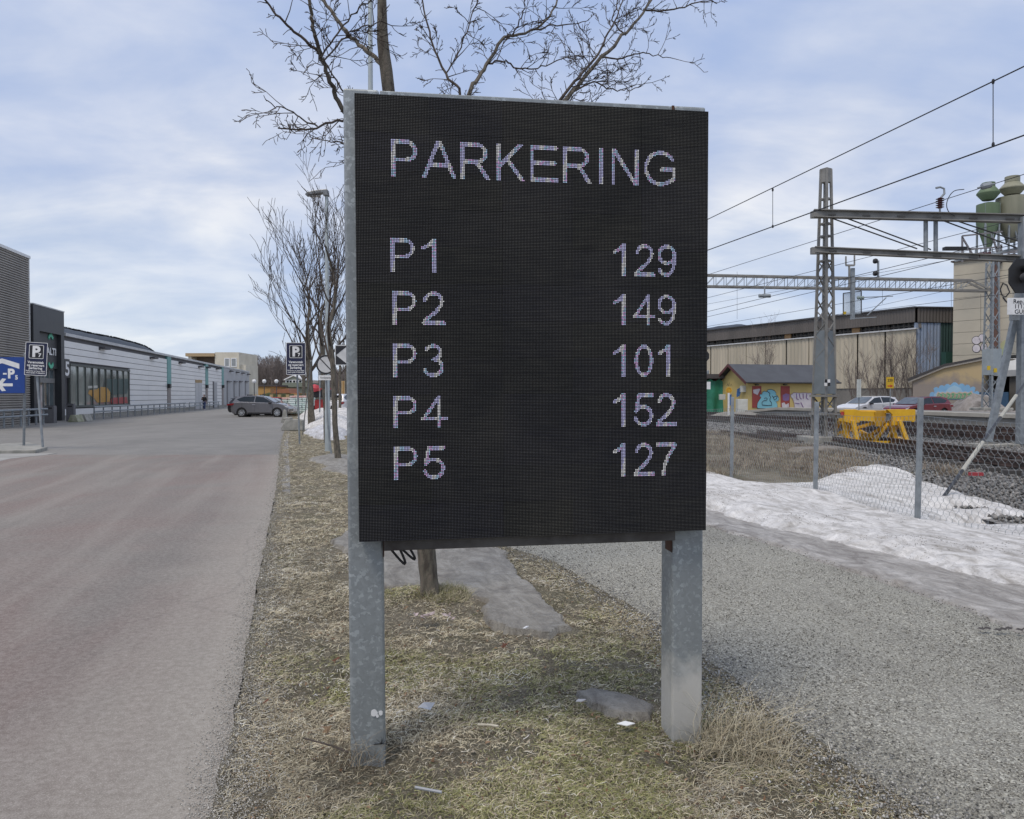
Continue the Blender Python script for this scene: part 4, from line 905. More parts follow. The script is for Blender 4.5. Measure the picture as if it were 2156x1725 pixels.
for si, (a, b_) in enumerate(segs):
    cuts = [a + (b_ - a) * k / max(1, round((b_ - a) / 7.0)) for k in range(max(1, round((b_ - a) / 7.0)) + 1)]
    for k in range(nrow):
        z0 = .3 + k * rh + .02; z1 = .3 + (k + 1) * rh - .02
        for ca, cc in zip(cuts, cuts[1:]):
            if si == 0 and z0 < wz1 + .05 and z1 > wz0 - .05 and ca < s_w1:
                if cc <= s_w1 + .3: continue
                ca = s_w1 + .25
            mb = MB(); mb.box((ca + .006, -.16, z0), (cc - .006, 0, z1), LW.F)
            build('wall_panel', mb, CLAD, hall, bevel=0)
mb = MB(); mb.box((s0, -.16, 0), (s_end, -.01, .29), LW.F); build('plinth', mb, CONC, hall)
for (a, b_) in strips:
    zt, zb = HT - .17, LZ((352 if a == s_t1 else 432 if a == s_t2 else 467), 817)
    mb = MB(); mb.box((a + .01, -.16, zb), (b_ - .01, .05, zt), LW.F); build('teal_strip', mb, TEAL, hall)
    mb = MB(); mb.box((a + .15, -.16, .3), (b_ - .15, .03, zb - .01), LW.F); build('downpipe_casing', mb, M('taupe_casing', (.28, .25, .24)), hall)
    mb = MB(); mb.box((a - .1, .05, zb), (a + .5, .3, zb + .4), LW.F); build('wall_lamp', mb, BLACK, hall)
for px_ in (254, 262, 373, 448, 497, 541, 575, 590, 604, 618):
    pxx = px_ if px_ < 300 else None
for (qx, qy) in ((252, 874 * .842 + 0), (376, 765 * 1.0)): pass
for (qx, qy) in ((248, 872), (375, 896), (447, 908), (496, 918), (514, 920), (540, 923), (574, 929), (590, 932), (604, 934), (618, 937)):
    dx, dy = qx * .842, qy * .842; s_, z_ = LW.at(dx, dy); z_ = min(z_, HT - .35)
    mb = MB(); mb.box((s_ - .1, 0, z_ - .1), (s_ + .1, .06, z_ + .15), LW.F); mb.prism([(s_ + .0, z_ + .0), (s_ + 1.3, z_ - .02), (s_ + 1.3, z_ + .10), (s_, z_ + .14)], .06, .42, LW.F); build('wall_lamp', mb, M('lamp_dark', (.07, .07, .08)), hall)
# big shop window: frame, mullions, panes, things seen inside
win = MB()
zz0, zz1 = wz0, wz1
win.box((s_w0, -.14, zz1 - .12), (s_w1 + .2, .04, zz1 + .04), LW.F); win.box((s_w0, -.14, zz0 - .08), (s_w1 + .2, .04, zz0 + .06), LW.F)
npn = 9
for k in range(npn + 1):
    q = s_w0 + (s_w1 - s_w0) * k / npn; win.box((q - .045, -.1, zz0 + .06), (q + .045, .035, zz1 - .12), LW.F)
wf = build('window_frame', win, M('dark_frame', (.10, .11, .10)), hall)
mb = MB(); mb.box((s_w0, -.14, zz0), (s_w1, -.06, zz1), LW.F)
SHOPG, nt_, b_s, t_ = new_mat('shop_glass')
b_s.inputs['Base Color'].default_value = (.10, .12, .115, 1); b_s.inputs['Roughness'].default_value = .04; b_s.inputs['Specular IOR Level'].default_value = .9
n_ = tnoise(nt_, t_.outputs['Object'], .5, 5, .6, .8, (1, 1, .4)); nt_.links.new(ramp(nt_, n_, [(.35, (.08, .095, .09)), (.6, (.30, .33, .30))]), b_s.inputs['Base Color'])  # pale reflections painted into the pane colour
for k in range(npn):
    a, b_ = s_w0 + (s_w1 - s_w0) * k / npn, s_w0 + (s_w1 - s_w0) * (k + 1) / npn
    mb = MB(); mb.box((a + .046, -.09, zz0 + .061), (b_ - .046, -.05, zz1 - .121), LW.F); build('pane', mb, SHOPG, wf)
# goods standing right behind/against the panes (poster-like displays of machines)
def winpoly(name, px_pts, colr, o=-.045, th=.02, m_=None):
    mb = MB(); pts = [LW.at(a, b__) for a, b__ in px_pts]; mb.prism(pts, o, o + th, LW.F); return build(name, mb, m_ or M(name + '_paint', colr, None, 3, .5), wf)
winpoly('yellow_machine', [(187, 829), (189, 822), (205, 820), (213, 815), (226, 816), (233, 824), (232, 846), (206, 848), (200, 840)], (.50, .27, .05))
winpoly('dark_green_machine', [(226, 817), (226, 798), (276 * .978, 798), (271, 815), (268, 829), (238, 832)], (.035, .075, .07))
winpoly('red_machine', [(234, 845), (236, 838), (268, 836), (270, 849), (236, 851)], (.36, .05, .05), -.04)
winpoly('blue_drum', [(249 + 30, 830), (290 * .97, 830), (285, 846), (278, 846)], (.03, .12, .30), -.04)
winpoly('white_shelf', [(186, 813), (206, 812), (206, 817), (186, 818)], (.55, .55, .5), -.04)
# doors
for (xa, xb, yt, yb, mname, cc) in ((411, 417.5, 806, 853, 'a', (.52, .53, .55)), (418, 424.5, 806, 853, 'b', (.52, .53, .55))):
    a, zt = LW.at(xa, yt); b_, _ = LW.at(xb, yt); mb = MB(); mb.box((a, -.02, .05), (b_, .05, zt), LW.F); d_ = build('door', mb, M('white_door', cc), hall)
    mb = MB(); mb.box((a - .0, .0, zt), (b_, .06, zt + .35), LW.F); build('door_header', mb, M('ochre_header', (.38, .26, .12)), d_)
a, zt = LW.at(449.5, 805); b_, _ = LW.at(456, 805); mb = MB(); mb.box((a, -.1, .05), (b_, .06, zt), LW.F); dd_ = build('roller_door', mb, M('roller', (.40, .41, .43), (.32, .33, .35), 5, .5, 0, sc3=(.1, .1, 6)), hall)
mb = MB(); mb.box((a - .5, -.1, .05), (a - .02, .10, zt + .1), LW.F); build('reveal_shade', mb, M('shadow_grey', (.16, .16, .17)), dd_)  # dark strip painted in for the shaded recess
# far plain wing
mb = MB(); mb.box((strips[2][1] + .02, -.16, .3), (s_end, .0, HT - .17), LW.F); build('wing_wall', mb, CLAD2, hall)
for (xa, xb) in ((482, 489.5), (501, 507), (514, 519.5)):
    pass
for (zx0, zx1) in ((958, 992), (1020, 1047), (1068, 1093), (1122, 1146)):
    xa, xb = (300 + zx0 / 3.593) * .842, (300 + zx1 / 3.593) * .842
    a, zt = LW.at(xa, 804); b_, _ = LW.at(xb, 804); mb = MB(); mb.box((a, -.01, .3), (b_, .025, zt), LW.F); dd_ = build('loading_door', mb, M('roller', (.4, .4, .4)), hall)
    mb = MB(); mb.box((a - .02, .0, .3), (a + (b_ - a) * .3, .03, zt), LW.F); build('reveal_shade', mb, M('shadow_grey', (.16, .16, .17)), dd_)  # recess shade put on as a dark strip along the door edge
    mb = MB(); mb.box((a - .02, 0, zt), (b_, .25, zt + .15), LW.F); build('door_canopy', mb, M('shadow_grey', (.16, .16, .17)), dd_)

# dark entrance portal
ent = thing('entrance_portal', 'black framed entrance with glass doors and a green ring logo', 'entrance', LW.F((LS(100), .4, 0)))
eo = .14; e0, e1 = OFF(72, .14), OFF(136.5, .14)
ez = LZ(100, 655) + .15; i0, i1 = OFF(85, .14), OFF(130, .14); iz = LZ(110, 703)
mb = MB(); mb.box((e0, -1.5, 0), (i0, eo, ez), LW.F); build('left_jamb', mb, DARKC, ent)
mb = MB(); mb.box((i1, -1.5, 0), (e1, eo, ez), LW.F); build('right_jamb', mb, DARKC, ent)
mb = MB(); mb.box((i0, -1.5, iz), (i1, eo, ez), LW.F); build('lintel', mb, DARKC, ent)
mb = MB(); mb.box((e0 - .03, -1.6, ez), (e1 + .03, eo + .03, ez + .07), LW.F); build('coping', mb, TRIM, ent)
sz0 = LZ(110, 776); mb = MB(); mb.box((i0, -1.4, sz0), (i1, -.10, iz), LW.F); lp = build('sign_panel', mb, M('charcoal_panel', (.045, .047, .052), (.035, .037, .04), 1, .5), ent)
lc, lz = OFF(108.5, -.06), 0; GRN = M('logo_green', (.10, .52, .34), None, 4, .5)
for a0, a1 in ((52, 128), (232, 308)):
    o_ = arc(0, 0, 1, 1, a0, a1, 14); zc = (iz + sz0) / 2; rx, rz = .62, 1.12
    mb = MB(); n = len(o_); pts = [(lc + x * rx, zc + z * rz) for x, z in o_] + [(lc + x * rx * .78, zc + z * rz * .80) for x, z in reversed(o_)]
    mb.prism(pts, -.095, -.05, LW.F); build('logo_arc', mb, GRN, lp)
build('lettering', text_mb('ALTI', .62, lambda v: LW.F((v[0] + lc, -.04, v[2] + zc - .24)), 1.5, 0, 'CENTER', .02), WHITE, lp, fix=False)
GL2 = M('door_glass', (.16, .20, .21), (.07, .09, .10), .8, .08, 0, spec=.9)
g0, g1 = i0 + .05, i1 - .05; fr = MB(); nd = 4
for k in range(nd + 1): q = g0 + (g1 - g0) * k / nd; fr.box((q - .05, -.40, 0), (q + .05, -.28, sz0), LW.F)
fr.box((g0, -.40, 2.45), (g1, -.24, 2.75), LW.F); fr.box((g0, -.4, sz0 - .08), (g1, -.28, sz0), LW.F); fr.box((g0, -.4, 0.0), (g1, -.28, .1), LW.F)
df = build('door_frame', fr, M('frame_grey', (.22, .22, .22)), ent)
for k in range(nd):
    q0, q1 = g0 + (g1 - g0) * k / nd + .05, g0 + (g1 - g0) * (k + 1) / nd - .05
    for z0, z1 in ((.1, 2.45), (2.75, sz0 - .08)): mb = MB(); mb.box((q0, -.36, z0), (q1, -.32, z1), LW.F); build('pane', mb, GL2, df)
mb = MB(); mb.box((i0 + .3, -.27, 0.1), (i0 + 1.3, -.24, 2.3), LW.F); build('poster', mb, M('poster_white', (.5, .48, .47), (.35, .25, .22), 2, .6), ent)
# number 5
t5 = thing('number_sign', 'black projecting sign with white number 5 beside the entrance', 'sign', LW.F((e1 + .3, eo, 0)))
q, z5 = LW.at(138.5, 776); Ff = lambda v: LW.F((e1 + .02 + v[1], eo - .1 - .0 + v[0] * 0, v[2]))
mb = MB(); mb.box((e1 + .02, .0, z5 - .62), (e1 + .9, eo, z5 + .62), LW.F); b5 = build('sign_box', mb, BLACKP, t5)
build('lettering', text_mb('5', 1.3, lambda v: LW.F((e1 + .1 + v[0], eo + .012, z5 - .46 + v[2])), .72, 0, 'LEFT', .03), WHITE, b5, fix=False)

# tall corrugated block at far left
cor = thing('corrugated_block', 'tall grey corrugated building at the left with white roof edge', 'building', LW.F((LS(30), 0, 0)))
c0, c1 = LS(-120), LS(63) ; CZ = LZ(62, 546); mb = MB()
c0 = -16.0; c1 = LW.at(63)[0]
mb = MB(); mb.box((c0, -25, 0), (c1, -.05, CZ), LW.F); build('core', mb, M('corr_core', (.12, .12, .12)), cor)
nr = int(CZ / .135); prof = []
CORR = M('corrugated_steel', (.38, .355, .325), (.29, .27, .25), .6, .5, .2, sc3=(1, 1, .3))
for k in range(nr):
    z0 = k * CZ / nr; h_ = CZ / nr; mb = MB()
    mb.add([LW.F((s_, o_, z)) for s_ in (c0, c1) for o_, z in ((-.05, z0 + .01), (.02, z0 + h_ * .35), (.02, z0 + h_ * .75), (-.05, z0 + h_ - .01))],
           [(0, 1, 5, 4), (1, 2, 6, 5), (2, 3, 7, 6), (4, 5, 6, 7), (0, 3, 2, 1)]); build('rib', mb, CORR, cor)
mb = MB(); mb.box((c0, -25, CZ), (c1 + .06, .1, CZ + .16), LW.F); mb.box((c1 + .002, -25, 4), (c1 + .07, .04, CZ), LW.F); build('roof_edge', mb, WHITE, cor)
# bins, concrete feet
def bin_(px, py, label, wpx=14):
    b = LW.F((OFF(px, 1.1), 1.1, 0)); t = thing('litter_bin', label, 'bin', tuple(b), group='grey bins by the entrance'); k = b.y / FP
    F = frame(b, .18); w_ = wpx * k / 2; mb = MB(); mb.box((-w_, -w_ * .8, 0), (w_, w_ * .8, 35 * k), F); bd = build('body', mb, M('bin_grey', (.13, .13, .14)), t, bevel=.02)
    mb = MB(); mb.box((-w_ * .9, -w_ * .75, 35 * k + .0), (w_ * .9, w_ * .75, 37 * k), F); build('lid', mb, M('bin_lid', (.08, .08, .09)), t)
    mb = MB(); mb.box((-w_ * .6, -w_ * .84, 30 * k), (w_ * .6, -w_ * .78, 33 * k), F); build('opening', mb, BLACK, t)
bin_(106, 879, 'tall grey bin in front of the glass entrance doors', 19); bin_(149, 878, 'tall grey bin right of the entrance by the number 5', 15)
for px, lab in ((160, 'mossy concrete foot nearer the entrance'), (178, 'pale concrete foot at the end of the guard rail')):
    b = LW.F((OFF(px, 1.9), 1.9, 0)); F = frame(b, .1); k = b.y / FP; t = thing('concrete_pyramid', lab, 'concrete block', tuple(b), group='concrete feet')
    mb = MB(); n4 = [(-11, 0), (11, 0), (5, 15), (-5, 15)]; mb.prism([(x * k, z * k) for x, z in n4], -.45, .45, F); build('foot_body', mb, CONC2 if px < 170 else CONC, t, bevel=.03)
# guard rails
def rail(px0, px1, off, label, npost):
    a, b_ = OFF(px0, off), OFF(px1, off); t = thing('guard_rail', label, 'railing', LW.F((a, off, 0)), group='galvanised guard rails along the buildings')
    for z in (.55, .88): mb = MB(); mb.tube([LW.F((a - .3, off + .06, z)), LW.F((b_ + .3, off + .06, z))], .055, 8); build('rail_tube', mb, GALV2, t, smooth=True)
    for k in range(npost + 1):
        q = a + (b_ - a) * k / npost; mb = MB(); mb.box((q - .06, off - .06, 0), (q + .06, off, .88), LW.F); build('rail_post', mb, GALV2, t)
rail(-30, 92, 1.6, 'guard rail along the tall corrugated block', 7)
rail(199, 388, 1.6, 'long guard rail below the shop window and pale wall', 14); rail(399, 460, 1.6, 'far guard rail beyond the walking person', 6)
for px, lab, cc in ((457, 'dark bollard by the far hall door', (.12, .11, .11)), (463, 'red and white bollard by the far hall door', (.35, .05, .05))):
    b = LW.F((LS(px), 3.2, 0)); t = thing('bollard', lab, 'bollard', tuple(b)); mb = MB(); mb.tube([b, b + Vector((0, 0, 1.2))], .14, 8); build('post', mb, M('bollard' + lab[:3], cc), t, smooth=True)
    for z in (.5, .95): mb = MB(); mb.tube([b + Vector((0, 0, z)), b + Vector((0, 0, z + .12))], .146, 8); build('band', mb, WHITE, t)

# white apartment block behind the hall
def hframe(px0, px1, d0, d1, z0=0):
    a, b_ = P(px0, 833, d0), P(px1, 833, d1); return Wall(a, b_)
bw = hframe(397, 505, 165, 165); t = thing('apartment_block', 'cream rooftop building with balcony behind the pale hall', 'building', bw.F((0, 0, 0)))
CREAM = M('cream_render', (.66, .62, .52), (.55, .51, .42), .4, .8)
za, zb = bw.at(450, 742)[1], bw.at(505, 768)[1]; q = lambda px, py: bw.at(px, py)
mb = MB(); mb.box((q(447, 0)[0], -12, 0), (q(498, 0)[0], 0, za), bw.F); w1 = build('wall', mb, CREAM, t)
mb = MB(); mb.box((q(498, 0)[0], -9, 0), (q(509, 0)[0], -1, q(505, 768)[1]), bw.F); build('side_wing', mb, CREAM, t)
mb = MB(); mb.box((0, -11, 0), (q(446.8, 0)[0], -3, za - .6), bw.F); build('balcony_wall', mb, M('balcony_brown', (.22, .16, .12)), t)
mb = MB(); mb.box((-.5, -11, za - .9), (q(446.8, 0)[0], .3, za - .2), bw.F); build('balcony_roof', mb, M('ochre_trim', (.45, .33, .19)), t)
mb = MB(); mb.box((0, -3, 0), (.7, 0, za - .9), bw.F); mb.box((.7, -.3, 0), (q(446.8, 0)[0], 0, za - 3.6), bw.F); build('balcony_front', mb, CREAM, t)
for x0, x1 in ((468, 478), (482, 492.5)):
    mb = MB(); mb.box((q(x0, 0)[0], 0, q(0, 772)[1]), (q(x1, 0)[0], .06, q(0, 755)[1]), bw.F); wd = build('window', mb, M('window_grey', (.30, .32, .33), (.22, .24, .25), .3, .2), t)
    build('window_frame', ring([(q(x0, 0)[0] - .1, q(0, 772)[1] - .1), (q(x1, 0)[0] + .1, q(0, 772)[1] - .1), (q(x1, 0)[0] + .1, q(0, 755)[1] + .1), (q(x0, 0)[0] - .1, q(0, 755)[1] + .1)], [(q(x0, 0)[0] + .1, q(0, 772)[1] + .1), (q(x1, 0)[0] - .1, q(0, 772)[1] + .1), (q(x1, 0)[0] - .1, q(0, 755)[1] - .1), (q(x0, 0)[0] + .1, q(0, 755)[1] - .1)], .02, .1, bw.F), WHITE, wd)
# ---- far end of the street
def boxhouse(name, label, px0, px1, ytop, d, dp, mat, cat='building', ybot=None):
    b = hframe(px0, px1, d, d); t = thing(name, label, cat, b.F((0, 0, 0))); z1 = b.at(px0, ytop)[1]
    mb = MB(); mb.box((0, -dp, 0), (b.len, 0, z1), b.F); build('wall', mb, mat, t); return b, t, z1
OCH = M('ochre_wall', (.50, .30, .10), (.42, .25, .09), .5, .8)
b, t, z1 = boxhouse('ochre_shed', 'low flat ochre building beyond the parked grey car', 539, 578, 814, 190, 10, OCH)
mb = MB(); mb.box((-.3, -10, z1), (b.len + .5, .3, z1 + .4), b.F); build('roof', mb, M('dark_roof', (.08, .07, .07)), t)
mb = MB(); mb.box((b.len * .78, 0, .0), (b.len * .99, .05, z1 - .5), b.F); build('garage_door', mb, M('brown_door', (.25, .15, .08)), t)
b, t, z1 = boxhouse('ochre_shed', 'orange lean-to building right of the low ochre building', 579, 626, 828, 188, 8, M('orange_wall', (.46, .22, .10)))
mb = MB(); mb.prism([(-.5, z1), (b.len * .7, z1), (b.len * .62, z1 + 1.2), (.5, z1 + .8)], -8, .6, b.F); build('roof', mb, M('rust_roof', (.36, .15, .08)), t)
hg = hframe(592, 636, 205, 205); t = thing('green_house', 'pale green house with white gable and four small windows', 'house', hg.F((0, 0, 0))); q = lambda px, py: hg.at(px, py)
SAGE = M('sage_wall', (.36, .38, .30), (.30, .32, .25), .4, .8)
mb = MB(); mb.box((0, -10, 0), (hg.len * 1.35, 0, q(0, 815)[1]), hg.F); build('wall', mb, SAGE, t)
mb = MB(); mb.prism([(q(590, 0)[0], q(0, 815)[1]), (q(650, 0)[0], q(0, 815)[1]), (q(648, 0)[0], q(0, 806)[1]), (q(593, 0)[0], q(0, 806)[1])], -10, 1, hg.F); build('lower_roof', mb, M('sage_roof', (.22, .25, .20)), t)
mb = MB(); mb.prism([(q(597, 0)[0], q(0, 807)[1]), (q(633, 0)[0], q(0, 807)[1]), (q(633, 0)[0], q(0, 801)[1]), (q(615, 0)[0], q(0, 792)[1]), (q(597, 0)[0], q(0, 801)[1])], -10, .3, hg.F); build('gable_wall', mb, SAGE, t)
for sgn in (0, 1):
    x0, x1 = (594.5, 615) if sgn == 0 else (636, 615)
    mb = MB(); mb.prism([(q(x0, 0)[0], q(0, 801.5)[1]), (q(x0, 0)[0], q(0, 799)[1]), (q(x1, 0)[0], q(0, 789.3)[1]), (q(x1, 0)[0], q(0, 792)[1])], -10, .7, hg.F); build('gable_trim', mb, WHITE, t)
mb = MB(); mb.box((q(597, 0)[0], .3, q(0, 807)[1]), (q(633, 0)[0], .35, q(0, 800)[1]), hg.F); wb = build('window_band', mb, WHITE, t)
for x in (600, 606, 613.5, 620, 626.5):
    mb = MB(); mb.box((q(x, 0)[0], .35, q(0, 805.5)[1]), (q(x + 4.6, 0)[0], .4, q(0, 801.5)[1]), hg.F); build('window', mb, GLASSD, wb)
mb = MB(); mb.box((0, .0, 0), (hg.len * 1.3, .1, 1.6), hg.F); build('garage_band', mb, WHITE, t)
hb = hframe(538, 640, 168, 168); mb = MB(); F = hb.F
hed = patch('dark_hedge', [tuple(F((0, 0, 0))[:2]), tuple(F((hb.len, 0, 0))[:2]), tuple(F((hb.len, -3, 0))[:2]), tuple(F((0, -3, 0))[:2])], .3, 1.9, .6, M('hedge_green', (.06, .075, .025), (.03, .035, .015), 1.5, .9, 0, .5, 4), .4, 1.5, kind=None, rag=.3)
hed['label'] = 'long low dark green hedge before the ochre buildings'; hed['category'] = 'hedge'
b, t, z1 = boxhouse('wooden_fence', 'low tan wooden fence behind the grey car', 538, 640, 836, 160, .3, M('tan_boards', (.46, .33, .18), (.36, .25, .13), 1, .8))
for k in range(7):
    q_ = b.len * k / 6; mb = MB(); mb.box((q_ - .3, 0, 0), (q_ + .3, .35, z1 + .5), b.F); build('fence_post', mb, M('tan_boards', (.4, .3, .2)), t)
b, t, z1 = boxhouse('orange_wall', 'tall orange wall at the end of the path between tree trunks', 715, 737, 803, 95, 4, M('orange_wall2', (.55, .32, .08), (.45, .26, .08), .3, .8))
for k in range(5):
    mb = MB(); q_ = b.len * k / 4; mb.box((q_ - .1, 0, 0), (q_ + .1, .12, z1 + .05), b.F); build('fence_post', mb, M('tan_boards', (.4, .3, .2)), t)
for px, py, lab in ((507, 803, 'globe street lamp nearest the hall end'), (536, 806, 'second globe street lamp above the ochre building'), (548 + 16, 808, 'third globe street lamp left of the green house'), (636, 806, 'globe street lamp right of the green house behind the signs')):
    px = {507: 532, 536: 556}.get(px, px + 27 if px == 564 else px) if px != 636 else 683
    px = {532: (300 + 1207 / 3.593) * .842, 556: (300 + 1297 / 3.593) * .842, 591: (300 + 1406 / 3.593) * .842, 683: (300 + 1818 / 3.593) * .842}[px]
    py = {532: 0}.get(0, 0) or (780 + 625 / 3.593) * .842
    d = 150; b = P(px, 833, d); b.z = 0; z = CH + (833 - py) * d / FP; t = thing('globe_lamp', lab, 'street lamp', tuple(b), group='white globe street lamps')
    mb = MB(); mb.tube([b, b + Vector((0, 0, z - .2))], .09, 6); build('pole', mb, M('lamp_dark', (.07, .07, .08)), t)
    mb = MB(); mb.lathe([(.01, z - .42), (.3, z - .32), (.43, z), (.3, z + .32), (.01, z + .42)], 10, lambda v: Vector((b.x + v[0], b.y + v[1], v[2]))); build('globe', mb, WHITE, t, smooth=True)
# bare birch wood as one mass
def wood(name, px0, px1, ytop, d, n, seed, zvar=.25):
    r_ = random.Random(seed); mb = MB()
    for i in range(n):
        d_ = d + r_.uniform(0, 50); p = P(r_.uniform(px0, px1), 833, d_); H = (CH + (833 - ytop) * d_ / FP) * r_.uniform(1 - zvar, 1.04); w_ = r_.uniform(.12, .26)
        pts = [Vector((p.x + r_.gauss(0, .25) * k, d_, H * k / 4)) for k in range(5)]; mb.tube(pts, [w_, w_ * .85, w_ * .6, w_ * .35, .04], 3, cap=False)
        for k in range(16):
            z = H * r_.uniform(.35, .97); q_ = pts[0].lerp(pts[4], z / H); a = r_.uniform(0, 6.28); l_ = r_.uniform(1.5, 4) * (1.15 - z / H) + .8
            e = q_ + Vector((math.cos(a) * l_ * .6, math.sin(a) * l_ * .6, l_ * .9)); mb.tube([q_, q_.lerp(e, .5) + Vector((0, 0, -.1)), e], [.055, .045, .02], 3, cap=False)
            e2 = q_.lerp(e, .4) + Vector((math.cos(a + 1.5) * l_ * .3, 0, l_ * .5)); mb.tube([q_.lerp(e, .4), e2], [.04, .02], 3, cap=False)
    return mb
WOODM = M('birch_wood', (.26, .225, .21), (.12, .10, .09), .3, .9, sc3=(1, 1, .2))
build('bare_wood', wood('w', 500, 640, 752, 235, 330, 3), WOODM, kind='stuff', fix=False)
build('bare_wood', wood('w', 690, 900, 775, 200, 300, 4), WOODM, kind='stuff', fix=False)
build('bare_wood', wood('w', 900, 1480, 790, 210, 300, 6), WOODM, kind='stuff', fix=False)
def ground_rise(name, px0, px1, yb, yt, d, mat, dep=120):       # wooded slope behind, kept low
    mb = MB(); n = 60; vs = []; fs = []
    for i in range(n + 1):
        px = px0 + (px1 - px0) * i / n; top = yt(px)
        for j, (dd, f_) in enumerate(((d, 0), (d + dep * .35, .55), (d + dep * .8, .92), (d + dep, 1), (d + dep * 1.5, .6))):
            p = P(px, 833, dd); z = -1 + (CH + (833 - top) * (d + dep) / FP + 1) * f_ * (1 + .004 * math.sin(i * 1.7 + j)); vs.append((p.x, dd, z))
    for i in range(n):
        for j in range(4): a = i * 5 + j; fs.append((a, a + 5, a + 6, a + 1))
    mb.add(vs, fs); return build(name, mb, mat, kind='structure', smooth=True)
HAZE_HILLM = M('hazy_forest_hill', (.048, .062, .085), (.030, .042, .062), .02, .95, 0, .6, .08)  # distance haze painted as blue into the hill colour
HAZE_CRESTM = M('hazy_crest_trees', (.085, .11, .155), (.06, .08, .115), .02, .95)  # same haze blue, lightened to offset the dark shading of the crest
ground_rise('wooded_hill', -40, 400, 833, lambda x: np.interp(x, [-40, 60, 135, 200, 240, 290, 305, 318, 330, 400], [655, 672, 690, 704, 711, 724, 729, 736, 745, 790]), 1100, HAZE_HILLM, 300)
ground_rise('low_hill', 1300, 1900, 833, lambda x: np.interp(x, [1300, 1480, 1530, 1560, 1590, 1700, 1900], [790, 692, 685, 683, 687, 735, 836]), 1300, HAZE_HILLM, 300)
ground_rise('birch_slope', 495, 1500, 833, lambda x: np.interp(x, [495, 520, 600, 740, 980, 1500], [800, 797, 797, 806, 812, 820]), 260, M('leaf_litter', (.16, .14, .12), (.10, .085, .075), .1, .95), 60)
# tree line bristling along the hill crest
r_ = random.Random(5); mb = MB()
for i in range(1500):
    px = r_.uniform(100, 335); top = np.interp(px, [-40, 60, 135, 200, 240, 290, 305, 318, 330], [655, 672, 690, 704, 711, 724, 729, 736, 745]); d_ = 1390
    p = P(px, 833, d_); z = CH + (833 - top) * 1400 / FP; h_ = r_.uniform(2, 6); w_ = h_ * .55
    mb.add([(p.x - w_, d_, z - 8), (p.x + w_, d_, z - 8), (p.x, d_ + w_, z - 8), (p.x, d_, z + h_ * .35)], [(0, 1, 3), (1, 2, 3), (2, 0, 3)])
build('crest_trees', mb, HAZE_CRESTM, kind='stuff', fix=False)

